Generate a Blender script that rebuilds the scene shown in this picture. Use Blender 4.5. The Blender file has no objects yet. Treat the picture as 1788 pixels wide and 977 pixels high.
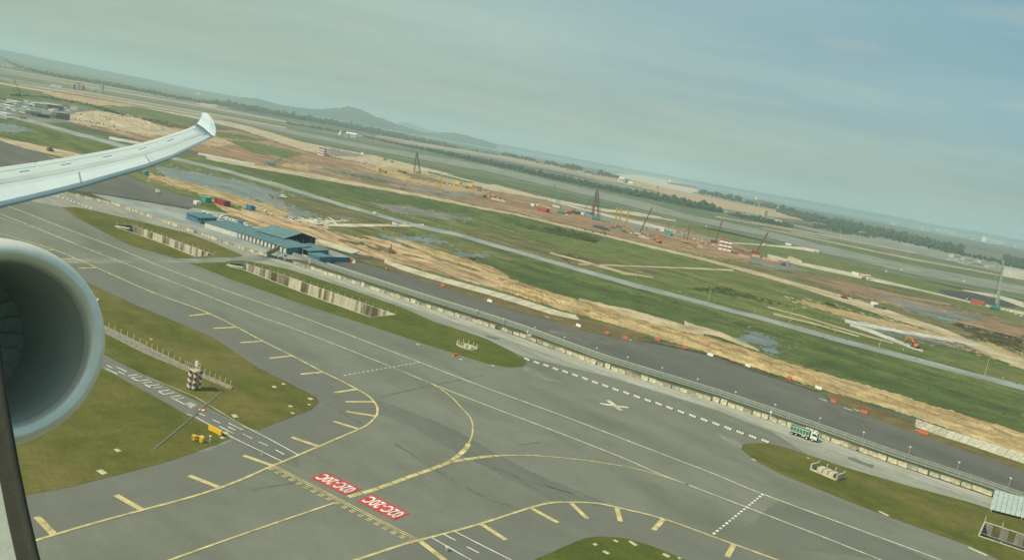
import bpy, bmesh, math, random
from mathutils import Vector, Matrix, noise as mnoise
from mathutils.geometry import tessellate_polygon
random.seed(7)
R = random.Random(11)
scene = bpy.context.scene
COL = scene.collection

# ------------------------------------------------------------------ camera
F = 1516.0; W, H = 1788.0, 977.0; HZ0, HZS = 86.0, 0.1857; CAMH = 75.0
_r = math.atan(HZS); _yc = HZ0 + HZS * W / 2
_th = math.atan((H / 2 - _yc) * math.cos(_r) / F)
s_, c_ = math.sin(_r), math.cos(_r)
RM = Matrix(((c_, -s_, 0),
             (math.sin(_th) * s_, math.sin(_th) * c_, -math.cos(_th)),
             (math.cos(_th) * s_, math.cos(_th) * c_, math.sin(_th))))
EYE = Vector((0, 0, CAMH))
cam_d = bpy.data.cameras.new("camera")
cam_d.sensor_width = 36.0; cam_d.lens = 36.0 * F / W
cam_d.clip_start = 0.01; cam_d.clip_end = 120000
cam = bpy.data.objects.new("camera", cam_d); COL.objects.link(cam)
cam.matrix_world = Matrix.Translation(EYE) @ RM.to_4x4()
scene.camera = cam

def ray(px, py):
    return RM @ Vector(((px - W / 2) / F, -(py - H / 2) / F, -1.0))
def G(px, py, z=0.0):
    v = ray(px, py); k = (z - CAMH) / v.z
    return Vector((v.x * k, v.y * k, z))
def CW(px, py, d):
    return EYE + ray(px, py) * d
def AY(px, py, y):                       # point on the pixel's line of sight at forward distance y
    v = ray(px, py); return EYE + v * (y / v.y)
def mpp(px, py):                         # metres per photo pixel at that ground point
    return (CAMH / -ray(px, py).z) / F
def hz(x): return HZ0 + HZS * x
U = (G(1400, 600) - G(940, 455)).normalized(); U.z = 0
UANG = math.atan2(U.y, U.x)
V = Vector((-U.y, U.x, 0))

# ------------------------------------------------------------------ world, sun, exposure
SUN_EL, SUN_AZ = math.radians(46), math.atan2(-0.50, -0.86)   # azimuth of the vector towards the sun
world = bpy.data.worlds.new("World"); scene.world = world; world.use_nodes = True
def build_world():
    nt = world.node_tree; nt.nodes.clear(); N = nt.nodes.new; L = nt.links.new
    out = N("ShaderNodeOutputWorld"); bg = N("ShaderNodeBackground"); bg.inputs[1].default_value = 0.1
    tc = N("ShaderNodeTexCoord"); sep = N("ShaderNodeSeparateXYZ"); L(tc.outputs["Generated"], sep.inputs[0])
    mx = N("ShaderNodeMath"); mx.operation = "MAXIMUM"; mx.inputs[1].default_value = 0.02; L(sep.outputs[2], mx.inputs[0])
    cmb = N("ShaderNodeCombineXYZ"); L(sep.outputs[0], cmb.inputs[0]); L(sep.outputs[1], cmb.inputs[1]); L(mx.outputs[0], cmb.inputs[2])
    sky = N("ShaderNodeTexSky"); sky.sky_type = "NISHITA"; sky.sun_disc = False
    sky.sun_elevation = SUN_EL; sky.sun_rotation = math.pi / 2 - SUN_AZ
    sky.dust_density = 3.0; sky.air_density = 1.2
    L(cmb.outputs[0], sky.inputs[0])
    # thin overcast veil: warm and greenish towards the sun's side, bluer away from it
    dv = N("ShaderNodeVectorMath"); dv.operation = "DOT_PRODUCT"; L(tc.outputs["Generated"], dv.inputs[0])
    dv.inputs[1].default_value = (-0.80, 0.0, -1.3)
    mr = N("ShaderNodeMapRange"); mr.inputs[1].default_value = -0.62; mr.inputs[2].default_value = 0.42; L(dv.outputs["Value"], mr.inputs[0])
    veil = N("ShaderNodeValToRGB"); L(mr.outputs[0], veil.inputs[0])
    e = veil.color_ramp.elements
    e[0].position = 0.0; e[0].color = (0.205, 0.370, 0.435, 1)
    e[1].position = 1.0; e[1].color = (0.320, 0.425, 0.305, 1)
    m = e.new(0.5); m.color = (0.325, 0.455, 0.425, 1)
    # elevation fade: pale near the horizon
    hr = N("ShaderNodeMapRange"); hr.inputs[1].default_value = 0.0; hr.inputs[2].default_value = 0.10; L(mx.outputs[0], hr.inputs[0])
    hm = N("ShaderNodeMixRGB"); hm.inputs[1].default_value = (0.330, 0.435, 0.375, 1); L(hr.outputs[0], hm.inputs[0]); L(veil.outputs[0], hm.inputs[2])
    # cloud streaks on a plane overhead
    dvd = N("ShaderNodeMath"); dvd.operation = "ADD"; dvd.inputs[1].default_value = 0.10; L(mx.outputs[0], dvd.inputs[0])
    sc = N("ShaderNodeVectorMath"); sc.operation = "SCALE"
    inv = N("ShaderNodeMath"); inv.operation = "DIVIDE"; inv.inputs[0].default_value = 1.0; L(dvd.outputs[0], inv.inputs[1])
    L(tc.outputs["Generated"], sc.inputs[0]); L(inv.outputs[0], sc.inputs[3])
    mp = N("ShaderNodeMapping"); mp.inputs["Rotation"].default_value = (0, 0, 0.35); mp.inputs["Scale"].default_value = (0.55, 1.0, 0.0); L(sc.outputs[0], mp.inputs[0])
    n1 = N("ShaderNodeTexNoise"); n1.inputs["Scale"].default_value = 0.9; n1.inputs["Detail"].default_value = 6; n1.inputs["Roughness"].default_value = 0.5; L(mp.outputs[0], n1.inputs[0])
    r1 = N("ShaderNodeValToRGB"); L(n1.outputs[0], r1.inputs[0]); a = r1.color_ramp.elements
    a[0].position = 0.38; a[0].color = (0.87, 0.90, 0.94, 1); a[1].position = 0.62; a[1].color = (1.06, 1.04, 1.01, 1)
    m1 = N("ShaderNodeMixRGB"); m1.blend_type = "MULTIPLY"; m1.inputs[0].default_value = 1.0; L(hm.outputs[0], m1.inputs[1]); L(r1.outputs[0], m1.inputs[2])
    n2 = N("ShaderNodeTexNoise"); n2.inputs["Scale"].default_value = 2.3; n2.inputs["Detail"].default_value = 5; L(mp.outputs[0], n2.inputs[0])
    r2 = N("ShaderNodeValToRGB"); L(n2.outputs[0], r2.inputs[0]); b = r2.color_ramp.elements
    b[0].position = 0.58; b[0].color = (0, 0, 0, 1); b[1].position = 0.76; b[1].color = (0.35, 0.35, 0.35, 1)
    m2 = N("ShaderNodeMixRGB"); L(r2.outputs[0], m2.inputs[0]); L(m1.outputs[0], m2.inputs[1]); m2.inputs[2].default_value = (0.47, 0.48, 0.38, 1)
    up = N("ShaderNodeMixRGB"); up.blend_type = "MULTIPLY"; up.inputs[0].default_value = 1.0; up.inputs[2].default_value = (9.9, 9.75, 9.6, 1); L(m2.outputs[0], up.inputs[1])
    fin = N("ShaderNodeMixRGB"); fin.inputs[0].default_value = 0.85; L(sky.outputs[0], fin.inputs[1]); L(up.outputs[0], fin.inputs[2])
    L(fin.outputs[0], bg.inputs[0]); L(bg.outputs[0], out.inputs[0])
build_world()
sun_d = bpy.data.lights.new("sun", "SUN"); sun_d.energy = 3.2; sun_d.angle = math.radians(1.2); sun_d.color = (1.0, 0.91, 0.70)
sun = bpy.data.objects.new("sun", sun_d); COL.objects.link(sun)
_sv = Vector((math.cos(SUN_AZ) * math.cos(SUN_EL), math.sin(SUN_AZ) * math.cos(SUN_EL), math.sin(SUN_EL)))
sun.rotation_euler = _sv.to_track_quat("Z", "Y").to_euler(); sun.location = (0, 0, 400)
scene.view_settings.view_transform = "Standard"; scene.view_settings.look = "None"
scene.view_settings.exposure = 0.28; scene.view_settings.gamma = 1.0
scene.render.engine = "CYCLES"
scene.cycles.use_denoising = True
scene.cycles.max_bounces = 5; scene.cycles.diffuse_bounces = 3; scene.cycles.volume_bounces = 1
scene.cycles.sample_clamp_indirect = 4

# ------------------------------------------------------------------ materials
MATS = {}
def _base(name):
    m = bpy.data.materials.new(name); m.use_nodes = True; MATS[name] = m
    nt = m.node_tree; return m, nt, nt.nodes["Principled BSDF"]
def pmat(name, col, rough=0.6, metal=0.0, var=0.25, scale=0.8, bump=0.0, streak=None):
    """painted / concrete / metal surface with grime"""
    m, nt, b = _base(name); N = nt.nodes.new; L = nt.links.new
    tc = N("ShaderNodeTexCoord"); mp = N("ShaderNodeMapping"); L(tc.outputs["Object"], mp.inputs[0])
    if streak: mp.inputs["Scale"].default_value = streak
    n = N("ShaderNodeTexNoise"); n.inputs["Scale"].default_value = scale; n.inputs["Detail"].default_value = 7; n.inputs["Roughness"].default_value = 0.65
    L(mp.outputs[0], n.inputs[0])
    r = N("ShaderNodeValToRGB"); L(n.outputs[0], r.inputs[0]); e = r.color_ramp.elements
    e[0].position = 0.32; e[1].position = 0.68
    lo, hi = 1 - var, 1 + var * 0.5
    e[0].color = (col[0] * lo, col[1] * lo, col[2] * lo * 0.96, 1); e[1].color = (min(col[0] * hi, 1), min(col[1] * hi, 1), min(col[2] * hi, 1), 1)
    L(r.outputs[0], b.inputs["Base Color"])
    b.inputs["Roughness"].default_value = rough; b.inputs["Metallic"].default_value = metal
    if bump:
        bp = N("ShaderNodeBump"); bp.inputs["Strength"].default_value = bump; bp.inputs["Distance"].default_value = 0.05
        L(n.outputs[0], bp.inputs["Height"]); L(bp.outputs[0], b.inputs["Normal"])
    return m
def gmat(name, stops, size=60.0, stretch=3.0, rough=0.95, fine=0.35, fsize=3.0, bump=0.0, spec=0.2, ang=None, detail=9, mid=0.25):
    """ground surface: large patches drawn out along the airfield's axis, middle clumps, fine grain. stops = [(pos, rgb), ...]"""
    m, nt, b = _base(name); N = nt.nodes.new; L = nt.links.new
    tc = N("ShaderNodeTexCoord"); mp = N("ShaderNodeMapping"); mp.vector_type = "TEXTURE"
    mp.inputs["Rotation"].default_value = (0, 0, UANG if ang is None else ang); mp.inputs["Scale"].default_value = (size * stretch, size, size)
    L(tc.outputs["Object"], mp.inputs[0])
    n = N("ShaderNodeTexNoise"); n.inputs["Scale"].default_value = 1.0; n.inputs["Detail"].default_value = detail; n.inputs["Roughness"].default_value = 0.62
    n.inputs["Distortion"].default_value = 0.3; L(mp.outputs[0], n.inputs[0])
    r = N("ShaderNodeValToRGB"); L(n.outputs[0], r.inputs[0]); cr = r.color_ramp
    while len(cr.elements) > 1: cr.elements.remove(cr.elements[-1])
    cr.elements[0].position = stops[0][0]; cr.elements[0].color = (*stops[0][1], 1)
    for p, c in stops[1:]:
        e = cr.elements.new(p); e.color = (*c, 1)
    n2 = N("ShaderNodeTexNoise"); n2.inputs["Scale"].default_value = 1.0 / fsize; n2.inputs["Detail"].default_value = 5; n2.inputs["Roughness"].default_value = 0.7
    L(tc.outputs["Object"], n2.inputs[0])
    mr = N("ShaderNodeMapRange"); mr.inputs[1].default_value = 0.28; mr.inputs[2].default_value = 0.72; mr.inputs[3].default_value = 1 - fine; mr.inputs[4].default_value = 1 + fine
    L(n2.outputs[0], mr.inputs[0])
    n3 = N("ShaderNodeTexNoise"); n3.inputs["Scale"].default_value = 1.0 / (fsize * 5.5); n3.inputs["Detail"].default_value = 3; L(tc.outputs["Object"], n3.inputs[0])
    mr3 = N("ShaderNodeMapRange"); mr3.inputs[1].default_value = 0.3; mr3.inputs[2].default_value = 0.7; mr3.inputs[3].default_value = 1 - mid; mr3.inputs[4].default_value = 1 + mid
    L(n3.outputs[0], mr3.inputs[0])
    ml = N("ShaderNodeMath"); ml.operation = "MULTIPLY"; L(mr.outputs[0], ml.inputs[0]); L(mr3.outputs[0], ml.inputs[1])
    hs = N("ShaderNodeHueSaturation"); L(r.outputs[0], hs.inputs["Color"]); L(ml.outputs[0], hs.inputs["Value"])
    L(hs.outputs[0], b.inputs["Base Color"])
    b.inputs["Roughness"].default_value = rough; b.inputs["Specular IOR Level"].default_value = spec
    if bump:
        bp = N("ShaderNodeBump"); bp.inputs["Strength"].default_value = bump; bp.inputs["Distance"].default_value = 0.5
        L(n2.outputs[0], bp.inputs["Height"]); L(bp.outputs[0], b.inputs["Normal"])
    return m
def MT(k): return MATS[k]

gmat("base_land", [(0.3, (0.070, 0.085, 0.045)), (0.5, (0.095, 0.110, 0.058)), (0.62, (0.16, 0.145, 0.085)), (0.75, (0.20, 0.165, 0.10))], 120, 4, fsize=12)
gmat("sea_water", [(0.3, (0.085, 0.145, 0.145)), (0.7, (0.125, 0.19, 0.18))], 700, 2, rough=0.35, fine=0.08, fsize=60, spec=0.5)
gmat("field_green", [(0.28, (0.05898, 0.0782, 0.0215)), (0.42, (0.08602, 0.109, 0.02933)), (0.53, (0.1204, 0.147, 0.03714)), (0.62, (0.1659, 0.1516, 0.05474)), (0.74, (0.215, 0.1718, 0.0782))], 20, 6.0, fsize=2.5, fine=0.28)
gmat("field_bright", [(0.28, (0.07543, 0.09136, 0.02675)), (0.44, (0.1119, 0.137, 0.03499)), (0.56, (0.1509, 0.1661, 0.04528)), (0.66, (0.1715, 0.1474, 0.06174)), (0.76, (0.2114, 0.1557, 0.08747))], 17, 6.0, fsize=2.5, fine=0.28)
gmat("field_dark", [(0.28, (0.05407, 0.07583, 0.01955)), (0.48, (0.07864, 0.1067, 0.02639)), (0.62, (0.1131, 0.1327, 0.03714)), (0.74, (0.1536, 0.1398, 0.05376))], 17, 5.5, fsize=2.5, fine=0.3)
gmat("field_olive", [(0.32, (0.0896, 0.09672, 0.0315)), (0.50, (0.1408, 0.1302, 0.0504)), (0.66, (0.2112, 0.1674, 0.0756))], 16, 6.0, fsize=3, fine=0.3)
gmat("field_far", [(0.30, (0.0768, 0.1054, 0.0441)), (0.5, (0.1088, 0.1389, 0.0546)), (0.7, (0.1664, 0.1674, 0.07875))], 22, 14, fsize=9)
gmat("dirt_brown", [(0.30, (0.1058, 0.1079, 0.05034)), (0.41, (0.2117, 0.1399, 0.07744)), (0.53, (0.3024, 0.1799, 0.0968)), (0.62, (0.4133, 0.2699, 0.15)), (0.72, (0.2923, 0.2399, 0.1646))], 14, 8, fsize=4, fine=0.3)
gmat("dirt_orange", [(0.30, (0.1962, 0.125, 0.0564)), (0.42, (0.3362, 0.22, 0.0983)), (0.52, (0.439, 0.315, 0.1496)), (0.64, (0.5137, 0.4, 0.2051)), (0.76, (0.3175, 0.26, 0.1367))], 4.5, 10.0, fsize=1.8, fine=0.28, bump=0.6)
gmat("dirt_graded", [(0.30, (0.126, 0.1127, 0.0495)), (0.40, (0.273, 0.1764, 0.0945)), (0.50, (0.462, 0.3087, 0.1665)), (0.60, (0.5565, 0.4018, 0.2295)), (0.70, (0.42, 0.2646, 0.1395)), (0.80, (0.21, 0.1666, 0.081))], 5.5, 9, fsize=2.2, fine=0.25, bump=0.3)
gmat("dirt_tan", [(0.30, (0.35, 0.265, 0.155)), (0.5, (0.47, 0.37, 0.225)), (0.7, (0.54, 0.44, 0.29))], 14, 6, fsize=3, fine=0.2)
gmat("pale_track", [(0.30, (0.40, 0.345, 0.235)), (0.6, (0.56, 0.50, 0.36))], 16, 6, fsize=3, fine=0.2)
gmat("chalk", [(0.30, (0.4128, 0.387, 0.3168)), (0.6, (0.5504, 0.516, 0.4312))], 10, 5, fsize=2, fine=0.15)
gmat("mud", [(0.34, (0.11, 0.105, 0.060)), (0.48, (0.19, 0.165, 0.12)), (0.65, (0.26, 0.235, 0.18))], 14, 5, fsize=3, rough=0.5)
gmat("puddle", [(0.36, (0.085, 0.085, 0.050)), (0.46, (0.14, 0.145, 0.115)), (0.6, (0.18, 0.19, 0.16))], 12, 4, fsize=4, fine=0.18, rough=0.32, spec=0.45)
gmat("road_grey", [(0.30, (0.24, 0.255, 0.225)), (0.6, (0.33, 0.34, 0.30))], 14, 9, fsize=4, fine=0.12)
gmat("runway_grey", [(0.30, (0.155, 0.165, 0.115)), (0.45, (0.215, 0.215, 0.165)), (0.58, (0.26, 0.255, 0.20)), (0.7, (0.31, 0.30, 0.24))], 9, 40, fsize=8, fine=0.12)
gmat("runway_dark", [(0.30, (0.12, 0.13, 0.085)), (0.7, (0.19, 0.185, 0.145))], 9, 40, fsize=8, fine=0.12)
gmat("dark_asphalt", [(0.30, (0.1074, 0.1068, 0.08701)), (0.5, (0.1305, 0.1284, 0.104)), (0.7, (0.1647, 0.1584, 0.1266))], 26, 4, fsize=1.5, fine=0.10, mid=0.06, rough=0.85)
gmat("taxi_asphalt", [(0.25, (0.138, 0.142, 0.106)), (0.42, (0.168, 0.172, 0.128)), (0.52, (0.190, 0.194, 0.146)), (0.62, (0.204, 0.206, 0.157)), (0.78, (0.232, 0.230, 0.180))], 24, 2.6, fsize=1.2, fine=0.07, mid=0.05, rough=0.82)
gmat("taxi_shade", [(0.30, (0.1463, 0.1495, 0.117)), (0.7, (0.173, 0.1747, 0.1332))], 20, 6, fsize=1.5, fine=0.07, mid=0.05, rough=0.8)
gmat("shoulder_asphalt", [(0.30, (0.1493, 0.1495, 0.1215)), (0.7, (0.1833, 0.1808, 0.144))], 24, 5, fsize=1.5, fine=0.07, mid=0.05, rough=0.8)
gmat("tyre_streak", [(0.34, (0.134, 0.140, 0.113)), (0.6, (0.168, 0.172, 0.136))], 2.5, 30, fsize=2, fine=0.08, mid=0.05)
gmat("sealed_crack", [(0.30, (0.138, 0.143, 0.115)), (0.7, (0.17, 0.174, 0.14))], 4, 5, fsize=1)
gmat("service_concrete", [(0.28, (0.21, 0.205, 0.165)), (0.48, (0.285, 0.28, 0.225)), (0.62, (0.34, 0.33, 0.26)), (0.76, (0.25, 0.245, 0.20))], 5, 14, fsize=1.5, fine=0.12, mid=0.1)
gmat("service_pale", [(0.30, (0.30, 0.295, 0.235)), (0.6, (0.42, 0.405, 0.32))], 3, 18, fsize=1.5, fine=0.12, mid=0.1)
gmat("asphalt_wear", [(0.30, (0.1242, 0.1231, 0.1012)), (0.7, (0.161, 0.1573, 0.1298))], 8, 8, fsize=1.5, fine=0.1)
gmat("mown_grass", [(0.28, (0.0759, 0.09064, 0.01444)), (0.44, (0.1063, 0.1104, 0.01985)), (0.58, (0.1417, 0.1281, 0.03249)), (0.72, (0.1771, 0.1429, 0.04512))], 16, 2.2, fsize=0.9, fine=0.22, mid=0.13, bump=0.3)
gmat("mown_grass_green", [(0.28, (0.06907, 0.08897, 0.01326)), (0.50, (0.0978, 0.1142, 0.01895)), (0.70, (0.1328, 0.1217, 0.02843))], 14, 2.0, fsize=0.9, fine=0.24, mid=0.13, bump=0.3)
gmat("dry_verge", [(0.30, (0.125, 0.100, 0.038)), (0.5, (0.165, 0.125, 0.052)), (0.7, (0.20, 0.15, 0.072))], 12, 4, fsize=1.2, fine=0.2)
gmat("paint_yellow", [(0.30, (0.3069, 0.276, 0.1615)), (0.40, (0.4929, 0.4048, 0.1805)), (0.6, (0.6324, 0.5244, 0.2565))], 1.6, 1, fsize=0.5, fine=0.14, rough=0.7)
gmat("paint_cream", [(0.30, (0.36, 0.34, 0.25)), (0.40, (0.54, 0.50, 0.36)), (0.6, (0.70, 0.65, 0.49))], 1.6, 1, fsize=0.5, fine=0.14, rough=0.7)
gmat("paint_faded", [(0.30, (0.32, 0.31, 0.24)), (0.6, (0.48, 0.46, 0.36))], 3, 1, fsize=0.8, fine=0.15, rough=0.7)
gmat("paint_white", [(0.30, (0.38, 0.38, 0.31)), (0.40, (0.66, 0.64, 0.54)), (0.6, (0.80, 0.77, 0.66))], 1.6, 1, fsize=0.5, fine=0.14, rough=0.7)
gmat("paint_red", [(0.30, (0.34, 0.10, 0.09)), (0.40, (0.46, 0.055, 0.060)), (0.6, (0.58, 0.080, 0.080))], 1.6, 1, fsize=0.5, fine=0.14, rough=0.7)
gmat("hill_green", [(0.3, (0.040, 0.062, 0.032)), (0.7, (0.080, 0.105, 0.055))], 400, 1, fsize=60, fine=0.4)
gmat("stain_pale", [(0.30, (0.205, 0.208, 0.170)), (0.7, (0.25, 0.25, 0.20))], 3, 6, fsize=1.5, fine=0.15)
pmat("concrete_cream", (0.52, 0.46, 0.32), 0.85, var=0.55, scale=1.3)
pmat("concrete_pale", (0.60, 0.54, 0.38), 0.85, var=0.45, scale=1.1)
pmat("concrete_dull", (0.34, 0.30, 0.21), 0.85, var=0.5, scale=1.3)
pmat("concrete_grey", (0.36, 0.35, 0.28), 0.85, var=0.45, scale=1.0, streak=(1, 1, 0.25))
pmat("concrete_wall_light", (0.62, 0.56, 0.42), 0.85, var=0.4, scale=0.9, streak=(1, 1, 0.2))
pmat("concrete_wall_dark", (0.26, 0.245, 0.19), 0.85, var=0.5, scale=0.9, streak=(1, 1, 0.2))
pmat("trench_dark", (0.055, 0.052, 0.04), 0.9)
pmat("hoarding_grey", (0.235, 0.265, 0.235), 0.6, var=0.2)
pmat("rail_grey", (0.42, 0.45, 0.39), 0.5, var=0.15)
pmat("post_white", (0.66, 0.62, 0.50), 0.6, var=0.15)
pmat("steel_dark", (0.10, 0.11, 0.10), 0.6)
pmat("rubber", (0.025, 0.025, 0.025), 0.85)
pmat("white_paint", (0.78, 0.78, 0.74), 0.45, var=0.12)
pmat("pale_paint", (0.66, 0.68, 0.58), 0.5, var=0.2)
pmat("red_paint", (0.55, 0.075, 0.045), 0.5, var=0.2)
pmat("orange_paint", (0.75, 0.20, 0.035), 0.5, var=0.2)
pmat("red_plastic", (0.60, 0.125, 0.075), 0.5, var=0.15)
pmat("barricade_pink", (0.60, 0.32, 0.24), 0.6, var=0.2)
pmat("maroon_paint", (0.28, 0.055, 0.045), 0.5, var=0.25)
pmat("yellow_paint", (0.70, 0.44, 0.05), 0.5, var=0.2)
pmat("sign_yellow", (0.80, 0.48, 0.03), 0.45, var=0.06)
pmat("sign_black", (0.05, 0.04, 0.01), 0.5, var=0.1)
pmat("teal_paint", (0.07, 0.36, 0.31), 0.5, var=0.2)
pmat("green_paint", (0.05, 0.22, 0.15), 0.5, var=0.25)
pmat("dark_green_paint", (0.03, 0.085, 0.06), 0.5, var=0.25)
pmat("blue_paint", (0.07, 0.20, 0.42), 0.5, var=0.25)
pmat("roof_blue", (0.165, 0.275, 0.285), 0.5, var=0.22, scale=0.35)
pmat("wall_blue", (0.07, 0.19, 0.25), 0.5, var=0.25, scale=0.5)
pmat("sheet_white", (0.60, 0.62, 0.58), 0.5, var=0.25, scale=0.6)
pmat("roof_pale_green", (0.47, 0.54, 0.46), 0.5, var=0.15, scale=0.4)
pmat("window_dark", (0.03, 0.04, 0.045), 0.15, var=0.1)
pmat("brown_body", (0.24, 0.19, 0.13), 0.7, var=0.4)
pmat("rust_paint", (0.33, 0.15, 0.07), 0.7, var=0.4)
pmat("grey_building", (0.20, 0.22, 0.20), 0.7, var=0.2, scale=0.1)
pmat("pale_building", (0.55, 0.54, 0.46), 0.7, var=0.2, scale=0.1)
pmat("lamp_head", (0.75, 0.78, 0.72), 0.4, var=0.05)
pmat("bark", (0.09, 0.07, 0.05), 0.9)
gmat("leaf_mass", [(0.3, (0.030, 0.050, 0.022)), (0.55, (0.050, 0.078, 0.030)), (0.75, (0.085, 0.110, 0.045))], 6, 1, fsize=2, fine=0.3)
gmat("scrub", [(0.3, (0.055, 0.080, 0.028)), (0.7, (0.095, 0.120, 0.040))], 6, 1, fsize=1.5, fine=0.3)
pmat("wing_top", (0.52, 0.58, 0.56), 0.42, var=0.07, scale=0.5)
pmat("wing_panel", (0.60, 0.67, 0.66), 0.38, var=0.05, scale=0.6)
pmat("wing_spoiler", (0.44, 0.49, 0.46), 0.5, var=0.14, scale=1.2)
pmat("wing_edge", (0.30, 0.36, 0.37), 0.35, metal=0.3, var=0.1, scale=0.8)
pmat("winglet_white", (0.64, 0.70, 0.71), 0.35, var=0.04)
pmat("joint_dark", (0.28, 0.31, 0.30), 0.6)
pmat("lip_metal", (0.86, 0.79, 0.68), 0.34, metal=0.40, var=0.10, scale=2.0)
pmat("nacelle_paint", (0.50, 0.57, 0.55), 0.4, var=0.06)
pmat("duct_dark", (0.46, 0.465, 0.40), 0.7, var=0.10, scale=1.0)
pmat("fan_blade", (0.34, 0.35, 0.30), 0.8, var=0.1)
pmat("seal_rubber", (0.030, 0.032, 0.022), 0.8, var=0.25, scale=60, bump=0.1)
pmat("trim_plastic", (0.34, 0.38, 0.34), 0.7, var=0.07, scale=220, bump=0.12)

# ------------------------------------------------------------------ mesh helpers
class MB:
    def __init__(s): s.v = []; s.f = []
    def add(s, vs, fs):
        k = len(s.v); s.v += [tuple(v) for v in vs]; s.f += [tuple(i + k for i in f) for f in fs]; return s
    def box(s, c, d, rz=0.0, m=None, taper=1.0):
        x, y, z = d[0] / 2, d[1] / 2, d[2] / 2
        vs = [Vector((a * x * (taper if k > 0 else 1), b * y * (taper if k > 0 else 1), k * z)) for k in (-1, 1) for b in (-1, 1) for a in (-1, 1)]
        rot = Matrix.Rotation(rz, 3, "Z") if m is None else m
        return s.add([rot @ v + Vector(c) for v in vs], [(0, 2, 3, 1), (4, 5, 7, 6), (0, 1, 5, 4), (2, 6, 7, 3), (0, 4, 6, 2), (1, 3, 7, 5)])
    def bar(s, p, q, w, h=None):
        p, q = Vector(p), Vector(q); d = q - p; L = d.length
        if L < 1e-6: return s
        return s.box((p + q) / 2, (w, h or w, L), m=d.to_track_quat("Z", "Y").to_matrix())
    def tube(s, p, q, r, n=8, r2=None):
        p, q = Vector(p), Vector(q); d = q - p; m = d.to_track_quat("Z", "Y").to_matrix(); r2 = r if r2 is None else r2
        vs = [p + m @ Vector((r * math.cos(a), r * math.sin(a), 0)) for a in [2 * math.pi * i / n for i in range(n)]]
        vs += [q + m @ Vector((r2 * math.cos(a), r2 * math.sin(a), 0)) for a in [2 * math.pi * i / n for i in range(n)]]
        fs = [(i, (i + 1) % n, n + (i + 1) % n, n + i) for i in range(n)] + [tuple(range(n))[::-1], tuple(range(n, 2 * n))]
        return s.add(vs, fs)
    def prism(s, poly, axis_a, axis_b, axis_t, t0, t1, o=(0, 0, 0)):
        """polygon (a,b) extruded along axis_t"""
        A, B, T, O = Vector(axis_a), Vector(axis_b), Vector(axis_t), Vector(o); n = len(poly)
        vs = [O + A * a + B * b + T * t0 for a, b in poly] + [O + A * a + B * b + T * t1 for a, b in poly]
        fs = [(i, (i + 1) % n, n + (i + 1) % n, n + i) for i in range(n)] + [tuple(range(n))[::-1], tuple(range(n, 2 * n))]
        return s.add(vs, fs)
    def lattice(s, p, q, w, t, seg=None):
        p, q = Vector(p), Vector(q); d = q - p; m = d.to_track_quat("Z", "Y").to_matrix(); L = d.length
        seg = seg or max(3, int(L / (w * 1.4)))
        cs = [Vector((a * w / 2, b * w / 2, 0)) for a, b in ((-1, -1), (1, -1), (1, 1), (-1, 1))]
        P = lambda i, k: p + m @ (cs[k] * (0.45 if i in (0, seg) else 1)) + d * (i / seg)
        for k in range(4):
            for i in range(seg):
                s.bar(P(i, k), P(i + 1, k), t); s.bar(P(i, k), P(i + 1, (k + 1) % 4), t * 0.6)
        return s
    def mesh(s, name, mat, smooth=False):
        me = bpy.data.meshes.new(name); me.from_pydata(s.v, [], s.f); me.validate()
        if mat: me.materials.append(MT(mat) if isinstance(mat, str) else mat)
        if smooth: me.shade_smooth()
        bm = bmesh.new(); bm.from_mesh(me); bmesh.ops.recalc_face_normals(bm, faces=bm.faces); bm.to_mesh(me); bm.free()
        return me
    def build(s, name, mat, parent=None, smooth=False):
        return link(name, s.mesh(name, mat, smooth), parent)
def link(name, me, parent=None, loc=None, rz=None):
    o = bpy.data.objects.new(name, me); COL.objects.link(o)
    if parent is not None: o.parent = parent
    if loc is not None: o.location = loc
    if rz is not None: o.rotation_euler = (0, 0, rz)
    return o
def tag(o, label=None, cat=None, group=None, kind=None):
    if label: o["label"] = label
    if cat: o["category"] = cat
    if group: o["group"] = group
    if kind: o["kind"] = kind
    return o
def thing(name, label, cat, loc=(0, 0, 0), rz=0.0, group=None):
    o = bpy.data.objects.new(name, None); COL.objects.link(o); o.location = loc; o.rotation_euler = (0, 0, rz)
    o.empty_display_size = 0.5
    return tag(o, label, cat, group)
CH = {}
def dup(root, loc, rz, label=None, group=None, scale=None):
    r = root.copy(); COL.objects.link(r); r.location = loc; r.rotation_euler = (0, 0, rz)
    if scale: r.scale = (scale,) * 3
    if label: r["label"] = label
    if group: r["group"] = group
    for ch in CH.setdefault(root.name, list(root.children)):
        c = ch.copy(); COL.objects.link(c); c.parent = r
        for g in CH.setdefault(ch.name, list(ch.children)):
            d = g.copy(); COL.objects.link(d); d.parent = c
    return r

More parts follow.
